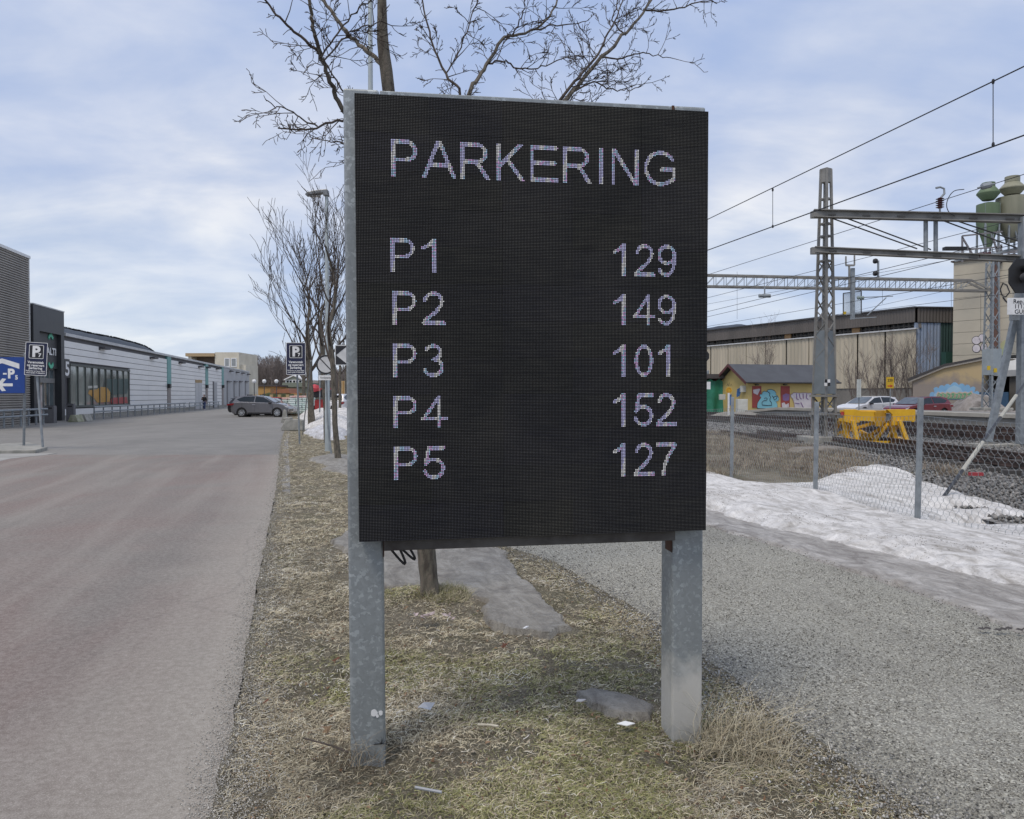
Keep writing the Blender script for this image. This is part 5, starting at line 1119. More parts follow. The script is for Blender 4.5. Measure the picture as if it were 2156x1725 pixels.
# ================================================================= VEHICLES
def make_car(name, label, loc, rz, paint, L_=4.3, H_=1.58, kind='suv', rails=True, group=None):
    t = thing(name, label, 'car', loc, group, local=True, rz=rz)   # local: +x forward
    W2 = .88; wb = L_ * .305; wr = .335; k = L_ / 4.3; hk = H_ / 1.58
    def notch(cx_, r): return [(cx_ + r * math.cos(R(a)), .33 + r * math.sin(R(a))) for a in range(200, -21, -20)] if False else [(cx_ + r * math.cos(R(a)), max(.22, .33 + r * math.sin(R(a)))) for a in range(-18, 199, 18)]
    top = [(2.15, .42), (2.17, .60), (2.10, .78), (1.85, .90), (1.45, .985), (1.05, 1.03), (-.2, 1.07), (-1.2, 1.10), (-1.9, 1.08), (-2.08, .95), (-2.13, .62), (-2.10, .40), (-1.98, .25)]
    body = [(x * k, z * hk) for x, z in top] + [(-wb - .42, .23)] + list(reversed(notch(-wb, .40))) + [(-wb + .42, .22), (wb - .42, .22)] + list(reversed(notch(wb, .40))) + [(wb + .42, .23), (2.05 * k, .26)]
    mb = MB(); n = len(body)
    lay = [(-W2, .955), (-W2 + .07, 1), (W2 - .07, 1), (W2, .955)]
    cz_ = .62; vs = []
    for yy, s_ in lay:
        for x, z in body:
            inb = abs(abs(x) - wb) < .5 and z < .78 and z > 0
            vs.append((x * (s_ if not inb else 1) * (1 - .06 * (abs(x) > 1.9 * k) * (abs(yy) == W2)), yy, cz_ + (z - cz_) * (s_ if not inb else 1)))
    fs = [(i + j * n, (i + 1) % n + j * n, (i + 1) % n + (j + 1) * n, i + (j + 1) * n) for j in range(3) for i in range(n)] + [tuple(range(n - 1, -1, -1)), tuple(range(3 * n, 4 * n))]
    mb.add(vs, fs); bd = build('body', mb, paint, t, smooth=False, bevel=.03)
    # greenhouse
    bl = [(1.18, 1.0), (-2.0, 1.06)]; rf = [(.28, 1.50), (-.3, 1.57), (-1.2, 1.555), (-1.72, 1.47)]
    out = [(1.18 * k, 1.0 * hk)] + [(x * k, z * hk) for x, z in rf] + [(-2.0 * k, 1.06 * hk)]
    yw = lambda z: .86 - (z / hk - 1.0) * .34
    mb = MB(); m_ = len(out); vs = [(x, -yw(z), z) for x, z in out] + [(x, yw(z), z) for x, z in out]
    mb.add(vs, [tuple(range(m_)), tuple(range(2 * m_ - 1, m_ - 1, -1))] + [(i, m_ + i, m_ + (i + 1) % m_, (i + 1) % m_) for i in range(m_)]); build('roof', mb, paint, t)
    wn = {'front_window': [(1.0, 1.05), (.26, 1.44), (-.28, 1.50), (-.34, 1.09)], 'rear_window': [(-.42, 1.09), (-.36, 1.50), (-1.15, 1.49), (-1.70, 1.30), (-1.45, 1.14)]}
    for sgn in (-1, 1):
        for nm, pl in wn.items():
            mb = MB(); pts = [(x * k, sgn * (yw(z * hk) + .008), z * hk) for x, z in pl]; mb.poly(pts); o = build('side_window', mb, GLASSD, t)
        mb = MB(); mb.box((.72 * k, sgn * W2, .97 * hk), (.92 * k, sgn * (W2 + .2), 1.10 * hk)); build('mirror', mb, BLACKP, t, bevel=.03)
        for x in (-.45, .75 if False else -.28):
            pass
        mb = MB(); mb.box((-.52 * k, sgn * (W2 - .02), .88 * hk), (-.30 * k, sgn * (W2 + .025), .92 * hk)); build('door_handle', mb, ALLOY, t)
        mb = MB(); mb.box((-wb + .45, sgn * (W2 - .03), .24), (wb - .45, sgn * (W2 + .012), .36)); build('side_sill', mb, BLACKP, t, bevel=.01)
        for xq in (.98, -.36, -1.28):
            mb = MB(); mb.box(((xq - .006) * k, sgn * (W2 - .01), .40), ((xq + .006) * k, sgn * (W2 + .003), .98 * hk)); build('door_gap', mb, BLACKP, t)
        mb = MB(); mb.prism([(2.10 * k, .76 * hk), (1.72 * k, .90 * hk), (1.66 * k, .84 * hk), (2.12 * k, .68 * hk)], sgn * (W2 - .16), sgn * (W2 - .012)); build('headlight', mb, M('headlight_glass', (.6, .62, .64), None, 5, .1), t)
        mb = MB(); mb.prism([(-2.14 * k, .98 * hk), (-1.80 * k, 1.02 * hk), (-1.84 * k, .90 * hk), (-2.15 * k, .84 * hk)], sgn * (W2 - .22), sgn * (W2 - .006)); build('tail_light', mb, M('tail_red', (.22, .012, .015), None, 5, .25), t)
        for xs in (-1, 1):
            wx = xs * wb; wh = MB(); F = lambda v: Vector((wx + v[0], sgn * (W2 - .10) + v[2] * sgn, .335 + v[1]))
            wh.lathe([(.20, -.12), (wr, -.10), (wr, .08), (wr - .03, .10), (.235, .10), (.235, .06)], 24, F, cap=False); w_ = build('wheel', wh, TYRE, t)
            rm = MB(); rm.lathe([(.235, .05), (.235, .095), (.215, .098), (.215, .055)], 24, F, cap=False)
            for q in range(9):
                a = 2 * math.pi * q / 9; c_, s__ = math.cos(a), math.sin(a); pp_ = lambda r, o, h: F((c_ * r - s__ * o, s__ * r + c_ * o, h))
                rm.add([pp_(.03, -.022, .085), pp_(.22, -.03, .092), pp_(.22, .03, .092), pp_(.03, .022, .085), pp_(.03, -.022, .05), pp_(.22, -.03, .05), pp_(.22, .03, .05), pp_(.03, .022, .05)], [(0, 1, 2, 3), (4, 7, 6, 5), (0, 4, 5, 1), (3, 2, 6, 7)])
            rm.lathe([(.05, .05), (.05, .10), (.001, .105)], 10, F); build('rim', rm, ALLOY, w_)
            ar = MB(); ar.lathe([(.39, -.30), (.39, -.02), (.0, -.05)], 18, F); build('wheel_arch', ar, BLACK, w_)
    mb = MB(); mb.poly([(1.12 * k, -.74, 1.035 * hk), (1.12 * k, .74, 1.035 * hk), (.34 * k, .62, 1.485 * hk), (.34 * k, -.62, 1.485 * hk)]); mb.v = [(x + .012, y, z + .018) for x, y, z in mb.v]; build('windscreen', mb, M('windscreen_glass', (.10, .12, .13), (.06, .07, .08), 2, .05, spec=.9), t)
    mb = MB(); mb.poly([(-1.98 * k, -.74, 1.12 * hk), (-1.98 * k, .74, 1.12 * hk), (-1.76 * k, .62, 1.43 * hk), (-1.76 * k, -.62, 1.43 * hk)]); mb.v = [(x - .03, y, z + .012) for x, y, z in mb.v]; build('rear_screen', mb, GLASSD, t)
    mb = MB(); mb.box((2.08 * k, -.55, .45), (2.185 * k, .55, .62)); build('grille', mb, BLACKP, t, bevel=.02)
    mb = MB(); mb.box((-2.19 * k, -.26, .62), (-2.12 * k, .26, .73)); build('number_plate', mb, WHITE, t)
    mb = MB(); mb.prism([(-1.66 * k, 1.49 * hk), (-1.98 * k, 1.49 * hk), (-1.98 * k, 1.46 * hk), (-1.7 * k, 1.44 * hk)], -.58, .58); build('spoiler', mb, paint, t)
    if rails:
        for x in (.0, -.95):
            mb = MB(); mb.box(((x - .03) * k, -.62, 1.56 * hk), ((x + .03) * k, .62, 1.64 * hk)); build('roof_bar', mb, BLACKP, t)
    return t
def paint(name, c, m=.5): return M(name, c, tuple(x * .92 for x in c), 3, .28, m, coat=.7)
GREYP = paint('grey_car_paint', (.17, .168, .18)); 
bcar = G(549, 878.5); make_car('parked_car', 'dark grey crossover parked side-on with black roof bars', (bcar.x - .15, bcar.y + .9, 0), .03, GREYP, 4.4, 1.66)
make_car('parked_car', 'silver car half hidden behind the dark grey crossover', (bcar.x - .55, bcar.y + 4.2, 0), .05, paint('silver_paint', (.45, .46, .48)), 4.5, 1.5, rails=False)
c_ = P(600, 833, 68); make_car('parked_car', 'black car with roof box beyond the bonnet of the grey crossover', (c_.x - 1.2, 64, 0), -.15, paint('black_paint_car', (.02, .02, .025)), 4.4, 1.5, rails=True)
c_ = P(592, 833, 92); make_car('parked_car', 'small red car parked before the tan fence', (c_.x, 92, 0), .2, paint('red_paint_far', (.40, .02, .03)), 4.2, 1.45, rails=False)
c_ = P(704, 833, 62); make_car('parked_car', 'white van-like car partly hidden by the tree trunks', (c_.x + .3, 64, 0), R(80), paint('white_paint_car', (.7, .7, .72), .1), 4.4, 1.8, rails=False)
c_ = P(1861, 833, 50); make_car('parked_car', 'white car seen from the front behind the concrete platform', (c_.x, 52.2, .14), R(205), paint('white_paint_car', (.7, .7, .72), .1), 4.4, 1.48, rails=False)
c_ = P(1938, 833, 48); make_car('parked_car', 'dark red car behind the platform, right of the white car', (c_.x + .1, 48.5, .14), R(205), paint('dark_red_paint', (.20, .012, .02)), 4.4, 1.46, rails=False)

# wrapped pallets of bags
def pallet(px, py, d, label, top_red=False, nl=9, sz=1.25, seed=0):
    r_ = random.Random(seed); b = P(px, 833, d); b.z = 0; t = thing('bag_pallet', label, 'pallet', tuple(b), group='wrapped pallets of green and white bags'); F = frame(b, r_.uniform(-.05, .25))
    mb = MB(); mb.box((-sz / 2, -sz / 2, 0), (sz / 2, sz / 2, .14), F); build('pallet_base', mb, M('pallet_wood', (.25, .19, .12)), t)
    for k in range(nl):
        for sx in (-1, 0, 1):
            z = .15 + k * .165; w_ = sz / 3; j = r_.uniform(-.02, .02); mb = MB(); mb.box((sx * w_ - w_ / 2 + .01 + j, -sz / 2 + r_.uniform(-.03, .03), z), (sx * w_ + w_ / 2 - .01 + j, sz / 2, z + .16), F)
            build('bag', mb, M('bag_print', (.70, .73, .72), (.36, .52, .48), 5, .4, sc3=(.6, .6, 3)) if not (top_red and k == nl - 1) else M('bag_red', (.65, .3, .28), (.6, .55, .5), 4, .4), t, bevel=.05)
for i, (px, d, lab, red, nl) in enumerate(((606, 68, 'bag pallet furthest left, just over the grey car bonnet', 0, 6), (617, 64, 'bag pallet with pink topmost bags behind the P7 sign pole', 1, 8), (630, 63, 'bag pallet between the two sign poles', 1, 9), (642, 66, 'bag pallet left of the gnarled twin-trunk tree', 0, 9))):
    pallet(px, 0, d, lab, red, nl, 1.5, i)
# small red loader seen between the trees
b = P(681, 833, 58); b.z = 0; t = thing('loader', 'small red and black loader between the tree trunks', 'machine', tuple(b)); F = frame(b, .1)
mb = MB(); mb.box((-.55, -.8, .3), (.35, .9, 1.35), F); build('body', mb, M('loader_red', (.32, .025, .025)), t, bevel=.1)
mb = MB(); mb.box((-.65, -.6, 1.5), (.6, .8, 2.1), F); build('cab', mb, BLACKP, t, bevel=.06); mb = MB(); mb.box((-.68, -.62, 2.1), (.55, .8, 2.2), F); build('cab_roof', mb, M('loader_red', (.5, .03, .03)), t)
for sx in (-1, 1): mb = MB(); mb.lathe([(.01, -.15), (.45, -.15), (.45, .15), (.01, .15)], 14, lambda v: F((sx * .75 + v[2], -.3 + v[0], .45 + v[1]))); build('wheel', mb, TYRE, t)
mb = MB(); mb.lathe([(.01, -.3), (.3, -.2), (.4, .0), (.3, .2), (.01, .3)], 10, lambda v: F((v[0] - .5, v[1] - 1, 2.2 + v[2]))); build('beacon_ball', mb, M('ball_red', (.55, .06, .08)), t)

# ================================================================= THE PEDESTRIAN
def skin_mesh(verts, edges, radii, sub=2):
    me = bpy.data.meshes.new('figure'); me.from_pydata(verts, edges, []); o = bpy.data.objects.new('figure', me); col.objects.link(o)
    m = o.modifiers.new('s', 'SKIN'); me.skin_vertices[0].data[0].use_root = True
    for i, r_ in enumerate(radii): me.skin_vertices[0].data[i].radius = (r_, r_) if not isinstance(r_, tuple) else r_
    s_ = o.modifiers.new('u', 'SUBSURF'); s_.levels = sub; dg = bpy.context.evaluated_depsgraph_get(); dg.update()
    m2 = bpy.data.meshes.new_from_object(o.evaluated_get(dg)); vs = [tuple(v.co) for v in m2.vertices]; fs = [tuple(p.vertices) for p in m2.polygons]
    bpy.data.objects.remove(o); mb = MB(); mb.add(vs, fs); return mb
pb = G(430, 863.5); pb.z = 0
pp = thing('person', 'person in black hooded jacket and blue jeans walking toward the viewer', 'person', tuple(pb), local=True)
SK = M('skin', (.45, .28, .21), None, 5, .5)
V_ = [(0, 0, .95), (0, 0, 1.15), (0, 0, 1.38), (0, -.01, 1.50), (0, -.02, 1.62), (0, -.02, 1.74), (.19, 0, 1.42), (.27, .02, 1.15), (.27, -.10, .92), (.27, -.15, .84), (-.19, 0, 1.42), (-.26, -.04, 1.15), (-.16, -.22, 1.22), (-.08, -.26, 1.38),
      (.10, 0, .90), (.11, -.12, .50), (.11, -.10, .09), (.11, -.24, .04), (-.10, 0, .90), (-.11, .02, .50), (-.11, .20, .12), (-.11, .12, .05)]
E_ = [(0, 1), (1, 2), (2, 3), (3, 4), (4, 5), (2, 6), (6, 7), (7, 8), (8, 9), (2, 10), (10, 11), (11, 12), (12, 13), (0, 14), (14, 15), (15, 16), (16, 17), (0, 18), (18, 19), (19, 20), (20, 21)]
R_ = [(.15, .11), (.14, .10), (.16, .11), .055, (.075, .09), (.07, .085), .06, .045, .035, .035, .06, .045, .035, .035, .085, .06, .045, .04, .085, .06, .045, .04]
build('body', skin_mesh(V_, E_, R_), SK, pp, smooth=True, fix=False)
build('jacket', skin_mesh(V_[:4] + V_[6:9] + V_[10:13], [(0, 1), (1, 2), (2, 3), (2, 4), (4, 5), (5, 6), (2, 7), (7, 8), (8, 9)], [(.19, .15), (.19, .14), (.20, .14), .09, .085, .07, .06, .085, .07, .06]), M('black_jacket', (.012, .012, .016)), pp, smooth=True, fix=False)
build('jeans', skin_mesh([(0, 0, .97)] + V_[14:17] + V_[18:21], [(0, 1), (1, 2), (2, 3), (0, 4), (4, 5), (5, 6)], [(.16, .12), .105, .08, .065, .105, .08, .065]), M('blue_jeans', (.04, .07, .18)), pp, smooth=True, fix=False)
build('hood', skin_mesh([(0, .02, 1.52), (0, .03, 1.66), (0, .02, 1.78)], [(0, 1), (1, 2)], [.09, .105, .08]), M('dark_hood', (.035, .012, .016)), pp, smooth=True, fix=False)
for k in (17, 21):
    x, y, z = V_[k]; mb = MB(); mb.box((x - .05, y - .08, 0), (x + .05, y + .20, .09)); build('shoe', mb, M('grey_shoe', (.35, .36, .4)), pp, bevel=.02)

# ================================================================= RAILWAY SIDE
def curve_x(pts): ys = [p[0] for p in pts]; xs = [p[1] for p in pts]; return lambda y: float(np.interp(y, ys, xs))
TA = curve_x([(20, 19.6), (25.5, 18.3), (30.3, 16.6), (35, 15.3), (49, 13.4), (70, 11.4), (110, 7.5)])
TB = curve_x([(22, 24.0), (31, 21.6), (38, 20.4), (46, 18.9), (61, 16.6), (80, 14.2), (110, 11)])
TC = curve_x([(9, 11.2), (24.7, 11.5)]); TD = curve_x([(24.5, 10.4), (29, 9.2)])
RAILM = M('rail_steel', (.13, .085, .07), (.06, .045, .04), 3, .5, .5); SLEEP = M('sleeper', (.085, .08, .078), (.045, .043, .042), 2, .9, 0, .3)
def track(name, label, fx, y0, y1, zb, step=.62, rails=True):
    t = thing(name, label, 'railway track', (fx(y0), y0, zb)); n = max(2, int((y1 - y0) / 1.5)); ys = [y0 + (y1 - y0) * k / n for k in range(n + 1)]
    # smooth centre line
    cx_ = [sum(fx(min(max(y + q, y0), y1)) for q in (-3, -1.5, 0, 1.5, 3)) / 5 for y in ys]; f2 = lambda y: float(np.interp(y, ys, cx_))
    k = 0; y = y0 + .3; cnt = 0; me_ = None
    while y < y1 and cnt < 90:
        s_ = (f2(y + .3) - f2(y - .3)) / .6; a = -math.atan(s_); x = f2(y)
        if me_ is None:
            mb = MB(); mb.box((-1.25, -.12, -.10), (1.25, .12, .03)); me_ = build('sleeper', mb, SLEEP, None, bevel=.015); o = me_; me_['_off'] = (0, 0, 0)
        else: o = me_.copy(); col.objects.link(o)
        o.parent = t; o.location = Vector((x, y, zb)) - Vector(t['_off']); o.rotation_euler = (0, 0, a); y += step; cnt += 1
    if y < y1:
        mb = MB()
        while y < y1:
            s_ = (f2(y + .3) - f2(y - .3)) / .6; mb.box((-1.25, -.12, -.10), (1.25, .12, .03), frame((f2(y), y, zb), -math.atan(s_))); y += step
        build('far_sleepers', mb, SLEEP, t, kind='stuff')
    for sg in (-1, 1):
        mb = MB()
        for (w_, h0, h1, dx) in ((.065, .15, .185, 0), (.02, .06, .152, 0), (.13, .04, .062, 0)):
            prev = None
            for y_ in ys:
                x = f2(y_) + sg * .755; c = [(x - w_ / 2, y_, zb + h0), (x + w_ / 2, y_, zb + h0), (x + w_ / 2, y_, zb + h1), (x - w_ / 2, y_, zb + h1)]
                nn = len(mb.v); mb.v += c
                if prev is not None: mb.f += [(prev + i, prev + (i + 1) % 4, nn + (i + 1) % 4, nn + i) for i in range(4)]
                prev = nn
        build('rail', mb, RAILM, t)
    return t
track('siding_track', 'nearest railway siding ending at the yellow buffer stop', TC, 9, 25.4, .10)
track('short_track', 'short rusty track piece left of the lattice mast', TD, 25.6, 31, .08)
track('main_track', 'railway track running between the masts and the platform track', TA, 22, 105, .08)
track('platform_track', 'railway track right beside the concrete platform', TB, 26, 105, .08)

# buffer stop
YEL = M('buffer_yellow', (.74, .43, .015), (.62, .34, .012), 2.5, .45, 0, .05)
bs = G(1832, 940); t = thing('buffer_stop', 'big yellow steel buffer stop at the end of the siding', 'buffer stop', (bs.x, bs.y, 0)); F = frame((bs.x, bs.y, 0.12), R(-3)); q = 24.6 / FP
X_ = lambda px: (px - 1832) * q; XP = lambda px, y: (px - CX) / FP * (bs.y + y) - bs.x; ZP = lambda py, y: CH + (833 - py) / FP * (bs.y + y) - .12; Z_ = lambda py: (940 - py) * q - .12
mb = MB(); mb.prism([(X_(1777), Z_(862)), (X_(1800), Z_(862)), (X_(1812), Z_(866)), (X_(1843), Z_(866)), (X_(1843), Z_(897)), (X_(1838), Z_(888)), (X_(1810), Z_(886)), (X_(1808), Z_(890)), (X_(1788), Z_(891)), (X_(1777), Z_(888))], -.06, .06, F); mb.box((X_(1777), .06, Z_(864)), (X_(1843), .35, Z_(870)), F); build('buffer_beam', mb, YEL, t, bevel=.01)
mb = MB(); mb.prism([(X_(1864), Z_(862)), (X_(1923), Z_(862)), (X_(1923), Z_(886)), (X_(1919), Z_(889)), (X_(1912), Z_(886)), (X_(1889), Z_(887)), (X_(1887), Z_(895)), (X_(1876), Z_(896)), (X_(1876), Z_(873))], -.06, .06, F); mb.box((X_(1864), .06, Z_(864)), (X_(1923), .35, Z_(870)), F); build('buffer_beam', mb, YEL, t, bevel=.01)
mb = MB(); mb.prism([(X_(1843), Z_(864)), (X_(1864), Z_(864)), (X_(1868), Z_(867)), (X_(1866), Z_(890)), (X_(1858), Z_(897)), (X_(1845), Z_(899))], .10, .16, F); mb.prism([(X_(1838), Z_(867)), (X_(1852), Z_(867)), (X_(1852), Z_(898)), (X_(1842), Z_(898))], -.10, -.03, F); build('centre_plate', mb, M('buffer_yellow_dark', (.50, .27, .012), (.40, .21, .01), 3, .5), t, bevel=.01)
for (xt, xb) in ((1793, 1802), (1888, 1905)):
    for (dx, yy) in ((0, -.12), (-9, .28)):
        mb = MB(); mb.bar(F((X_(xt + dx), yy, Z_(885))), F((X_(xb + dx), yy - .08, Z_(940))), .12, .16); build('front_leg', mb, YEL, t, bevel=.01)
    mb = MB(); mb.bar(F((XP(xb - 3, .2), .2, .05)), F((XP(xb - 28, 1.9), 1.9, .05)), .14, .12); build('skid_beam', mb, YEL, t)
    mb = MB(); mb.bar(F((XP(xt + 2, .1), .1, ZP(884, .1))), F((XP(xt - 24, 1.7), 1.7, ZP(928, 1.7))), .13, .16); build('rear_strut', mb, YEL, t)
    mb = MB(); mb.box((X_(xb) - .32, -.25, -.08), (X_(xb) - .02, .15, .06), F); build('rail_clamp', mb, M('clamp_red', (.20, .01, .015)), t, bevel=.02)
for (a, b_) in (((1805, -.05, 932), (1905, -.05, 932)), ((1784, .6, 936), (1897, .6, 932)), ((1760, 2.0, 913), (1846, .3, 889)), ((1752, 2.2, 908), (1768, .8, 884)), ((1768, .8, 884), (1790, .3, 882)), ((1818, 1.0, 925), (1868, .1, 893)), ((1838, .4, 934), (1866, .1, 896)), ((1752, 2.2, 908), (1756, 2.2, 926)), ((1808, .9, 908), (1838, .4, 922))):
    mb = MB(); mb.bar(F((XP(a[0], a[1]), a[1], ZP(a[2], a[1]))), F((XP(b_[0], b_[1]), b_[1], ZP(b_[2], b_[1]))), .10, .10); build('cross_bar', mb, YEL, t)
mb = MB(); mb.prism([(X_(1815), Z_(936)), (X_(1856), Z_(936)), (X_(1846), Z_(915)), (X_(1828), Z_(915))], .5, .56, F); build('gusset_plate', mb, M('buffer_yellow_dark', (.5, .27, .01)), t)
mb = MB(); mb.box((X_(1771), -.05, Z_(875)), (X_(1776), .02, Z_(867)), F); build('red_marker', mb, M('marker_red', (.5, .05, .03)), t)

# lattice masts and portals
LATT = M('weathered_lattice', (.27, .265, .25), (.17, .165, .155), 2, .6, .25)
def lattice_mast(t, base, z0, z1, w0, w1, rz, pitch, mat, solid_top=.5, legw=.07, part='leg', flat_from=None):
    Fm = frame(base, rz); wz = lambda z: w0 + (w1 - w0) * (z - z0) / (z1 - z0)
    for (sx, sy) in ((-1, -1), (1, -1), (1, 1), (-1, 1)):
        mb = MB(); a = Fm((sx * w0 / 2, sy * w0 / 2, z0)); b_ = Fm((sx * w1 / 2, sy * w1 / 2, z1)); mb.bar(a, b_, legw, legw); build('leg', mb, mat, t)
    mb = MB(); z = z0 + .1; up = 1
    while z < z1 - solid_top - pitch * .5:
        h_ = pitch; a_, b_ = wz(z) / 2, wz(z + h_) / 2
        for (p0, p1) in (((-1, -1), (1, -1)), ((1, -1), (1, 1)), ((1, 1), (-1, 1)), ((-1, 1), (-1, -1))):
            if flat_from and z > flat_from: mb.bar(Fm((p0[0] * a_, p0[1] * a_, z)), Fm((p1[0] * a_, p1[1] * a_, z)), .05, .05)
            else:
                u_, v_ = (p0, p1) if up > 0 else (p1, p0)
                mb.bar(Fm((u_[0] * a_, u_[1] * a_, z)), Fm((v_[0] * b_, v_[1] * b_, z + h_)), .055, .02)
        z += h_; up = -up
    build('lacing', mb, mat, t)
    if solid_top:
        mb = MB(); a_ = wz(z1 - solid_top) / 2 + .02; mb.box((-a_, -a_, z1 - solid_top), (a_, a_, z1 + .02), Fm); build('cap', mb, mat, t)
mb1 = Vector((10.68, 26.0, 0)); z1m = P(1738, 357, 26)[2]
mast = thing('portal_mast', 'tapered lattice mast with grey sheet cover and chequered tag', 'mast', tuple(mb1))
lattice_mast(mast, (mb1.x, mb1.y, 0), .25, z1m, .54, .22, R(32), .42, LATT, .45, .08, flat_from=6.2)
F = frame((mb1.x, mb1.y, 0), R(32)); zc0, zc1 = P(0, 830, 26)[2], P(0, 697, 26)[2]
mb = MB(); mb.add([F((sx * w_, sy * w_, z)) for z, w_ in ((zc0, .285), (zc1, .215)) for sx, sy in ((-1, -1), (1, -1), (1, 1), (-1, 1))], [(0, 1, 5, 4), (1, 2, 6, 5), (2, 3, 7, 6), (3, 0, 4, 7), (4, 5, 6, 7), (0, 3, 2, 1)]); cv = build('sheet_cover', mb, M('cover_grey', (.20, .225, .24), (.16, .18, .19), 2, .5, .3), mast, bevel=.01)
mb = MB(); mb.box((-.34, -.34, zc0 - .10), (.34, .34, zc0 - .02), F); mb.box((-.36, -.36, .98), (.36, .36, 1.06), F); build('collar', mb, LATT, mast)
tg = P(1742, 806, 25.5); k = 25.55 / FP
mb = MB(); mb.box((tg.x - 6 * k, tg.y - .0, tg.z - 7 * k), (tg.x + 6 * k, tg.y + .02, tg.z + 7 * k)); tagp = build('tag_plate', mb, WHITE, mast)
for sx, sz in ((-1, 1), (1, -1)):
    mb = MB(); x0, x1 = sorted((tg.x, tg.x + sx * 6 * k)); z0, z1 = sorted((tg.z, tg.z + sz * 7 * k)); mb.box((x0, tg.y - .006, z0), (x1, tg.y - .001, z1)); build('tag_square', mb, BLACKP, tagp)
mb = MB(); mb.box((-.75, -.55, -.05), (.65, .55, .26), frame((mb1.x, mb1.y, 0), R(0))); build('base_block', mb, CONC, mast, bevel=.03)
mb2 = Vector((16.25, 24.2, 0)); mast2 = thing('portal_mast', 'grey column mast with leaning strut at the right edge', 'mast', tuple(mb2))
mb = MB(); mb.box((-.13, -.13, .1), (.13, .13, 7.3), frame(mb2)); build('column', mb, GALV2, mast2, bevel=.01)
mb = MB(); mb.bar(P(2081, 930, 24.4), P(2143, 640, 24.4), .17, .17); mb.bar(P(2143, 640, 24.4), P(2158, 560, 24.3), .2, .2); build('leaning_strut', mb, GALV2, mast2)
for px in (2081, 2150):
    g = P(px, 930, 24.4); mb = MB(); mb.box((g.x - .45, 24.1, -.02), (g.x + .45, 24.8, .10)); build('footing', mb, CONC, mast2, bevel=.02)
    mb = MB(); mb.box((g.x - .22, 24.25, .10), (g.x + .22, 24.6, .15)); build('base_plate', mb, LATT, mast2)
mb = MB(); s_ = P(2150, 665, 24.0); mb.box((s_.x - .35, 23.9, s_.z - .15), (s_.x - .1, 24.05, s_.z + .15)); build('junction_box', mb, GALV2, mast2)
# portal beams
pt_ = thing('portal_beams', 'two weathered steel beams spanning from the lattice mast to the right', 'portal', tuple(mb1 + Vector((0, 0, 6))))
def beam(pa, pb, h_, w_, name='beam', mat=LATT, off=0):
    a, b_ = P(pa[0], pa[1], pa[2]), P(pb[0], pb[1], pb[2]); d_ = (b_ - a).normalized()
    mb = MB(); up = Vector((0, 0, h_ / 2 - .015)); mb.bar(a + up, b_ + up, w_, .03); mb.bar(a - up, b_ - up, w_, .03); mb.bar(a, b_, .02, h_ - .04)
    o = build(name, mb, mat, pt_); n = 7
    for k in range(n):
        c = a.lerp(b_, (k + .5) / n) + Vector((0, -w_ / 2, -h_ * .2)); m2 = MB(); m2.bar(c - d_ * .12, c + d_ * .12, .04, .05); build('clamp', m2, M('clamp_dark', (.05, .05, .05)), o)
    return a, b_
beam((1713, 450, 25.6), (2240, 463, 24.0), .26, .26); beam((1715, 526, 25.6), (2240, 550, 24.0), .20, .24)
for (a, b_) in (((1752, 460, 25.5), (1931, 524, 25.1)), ((1778, 458, 25.5), (1960, 526, 25.0)), ((1978, 462, 24.9), (2140, 522, 24.4)), ((1992, 458, 24.9), (2180, 520, 24.3))):
    mb = MB(); mb.tube([P(*a), P(*b_)], .022, 6); build('tie_rod', mb, M('clamp_dark', (.05, .05, .05)), pt_)
for px in (1949, 1970):
    mb = MB(); mb.tube([P(px, 460, 25.0), P(px, 530, 25.0)], .07, 8); build('spacer', mb, GALV2, pt_)
for (px, py) in ((1735, 452), (1735, 528)):
    mb = MB(); c = P(px, py, 25.55); mb.box((c.x - .42, c.y - .05, c.z - .11), (c.x + .55, c.y + .12, c.z + .11)); build('mast_bracket', mb, LATT, pt_)
mb = MB(); c = P(2010, 527, 24.9); mb.box((c.x - .35, c.y - .1, c.z), (c.x + .35, c.y + .1, c.z + .10)); build('top_box', mb, BLACK, pt_)
# insulator with hook on the upper beam
def insulator(name, label, px, py, d, hgt, r_, vert=True, axis=None, par=None):
    c = P(px, py, d); t = thing(name, label, 'insulator', tuple(c)) if par is None else par
    ax = (axis or Vector((0, 0, 1))).normalized(); mb = MB(); n = 5; u = ax.orthogonal().normalized(); v_ = ax.cross(u)
    prof = [(r_ * .5, 0)]
    for k in range(n): z = hgt * (k + .2) / n; prof += [(r_ * .5, z), (r_, z + hgt * .06), (r_ * .5, z + hgt * .12)]
    prof += [(r_ * .5, hgt)]
    mb.lathe(prof, 12, lambda q_: c + u * q_[0] + v_ * q_[1] + ax * q_[2]); build('insulator_body', mb, M('insulator_brown', (.10, .035, .035), None, 5, .3), t, smooth=True); return t, c, ax
ti, c, ax = insulator('line_insulator', 'brown insulator with grey hook standing on the upper beam', 1979, 439, 24.9, .34, .13)
mb = MB(); mb.tube([c + Vector((0, 0, -.2)), c], .03, 6); mb.tube([c + Vector((.02, 0, .34)), c + Vector((.14, 0, .48)), c + Vector((.13, 0, .64)), c + Vector((0, 0, .69)), c + Vector((-.14, 0, .66))], .035, 6); build('hook', mb, GALV2, ti, smooth=True)
tj, c, ax = insulator('strain_insulator', 'dark brown strain insulator under the lower beam near the silo tower', 2085, 537, 24.6, .45, .12, axis=Vector((-1, 0, -.12)))
mb = MB(); mb.bar(c, c + Vector((.9, 0, .22)), .09, .07); mb.bar(c - Vector((.45, 0, .05)), c - Vector((1.15, 0, .20)), .05, .05); build('fitting', mb, GALV2, tj)

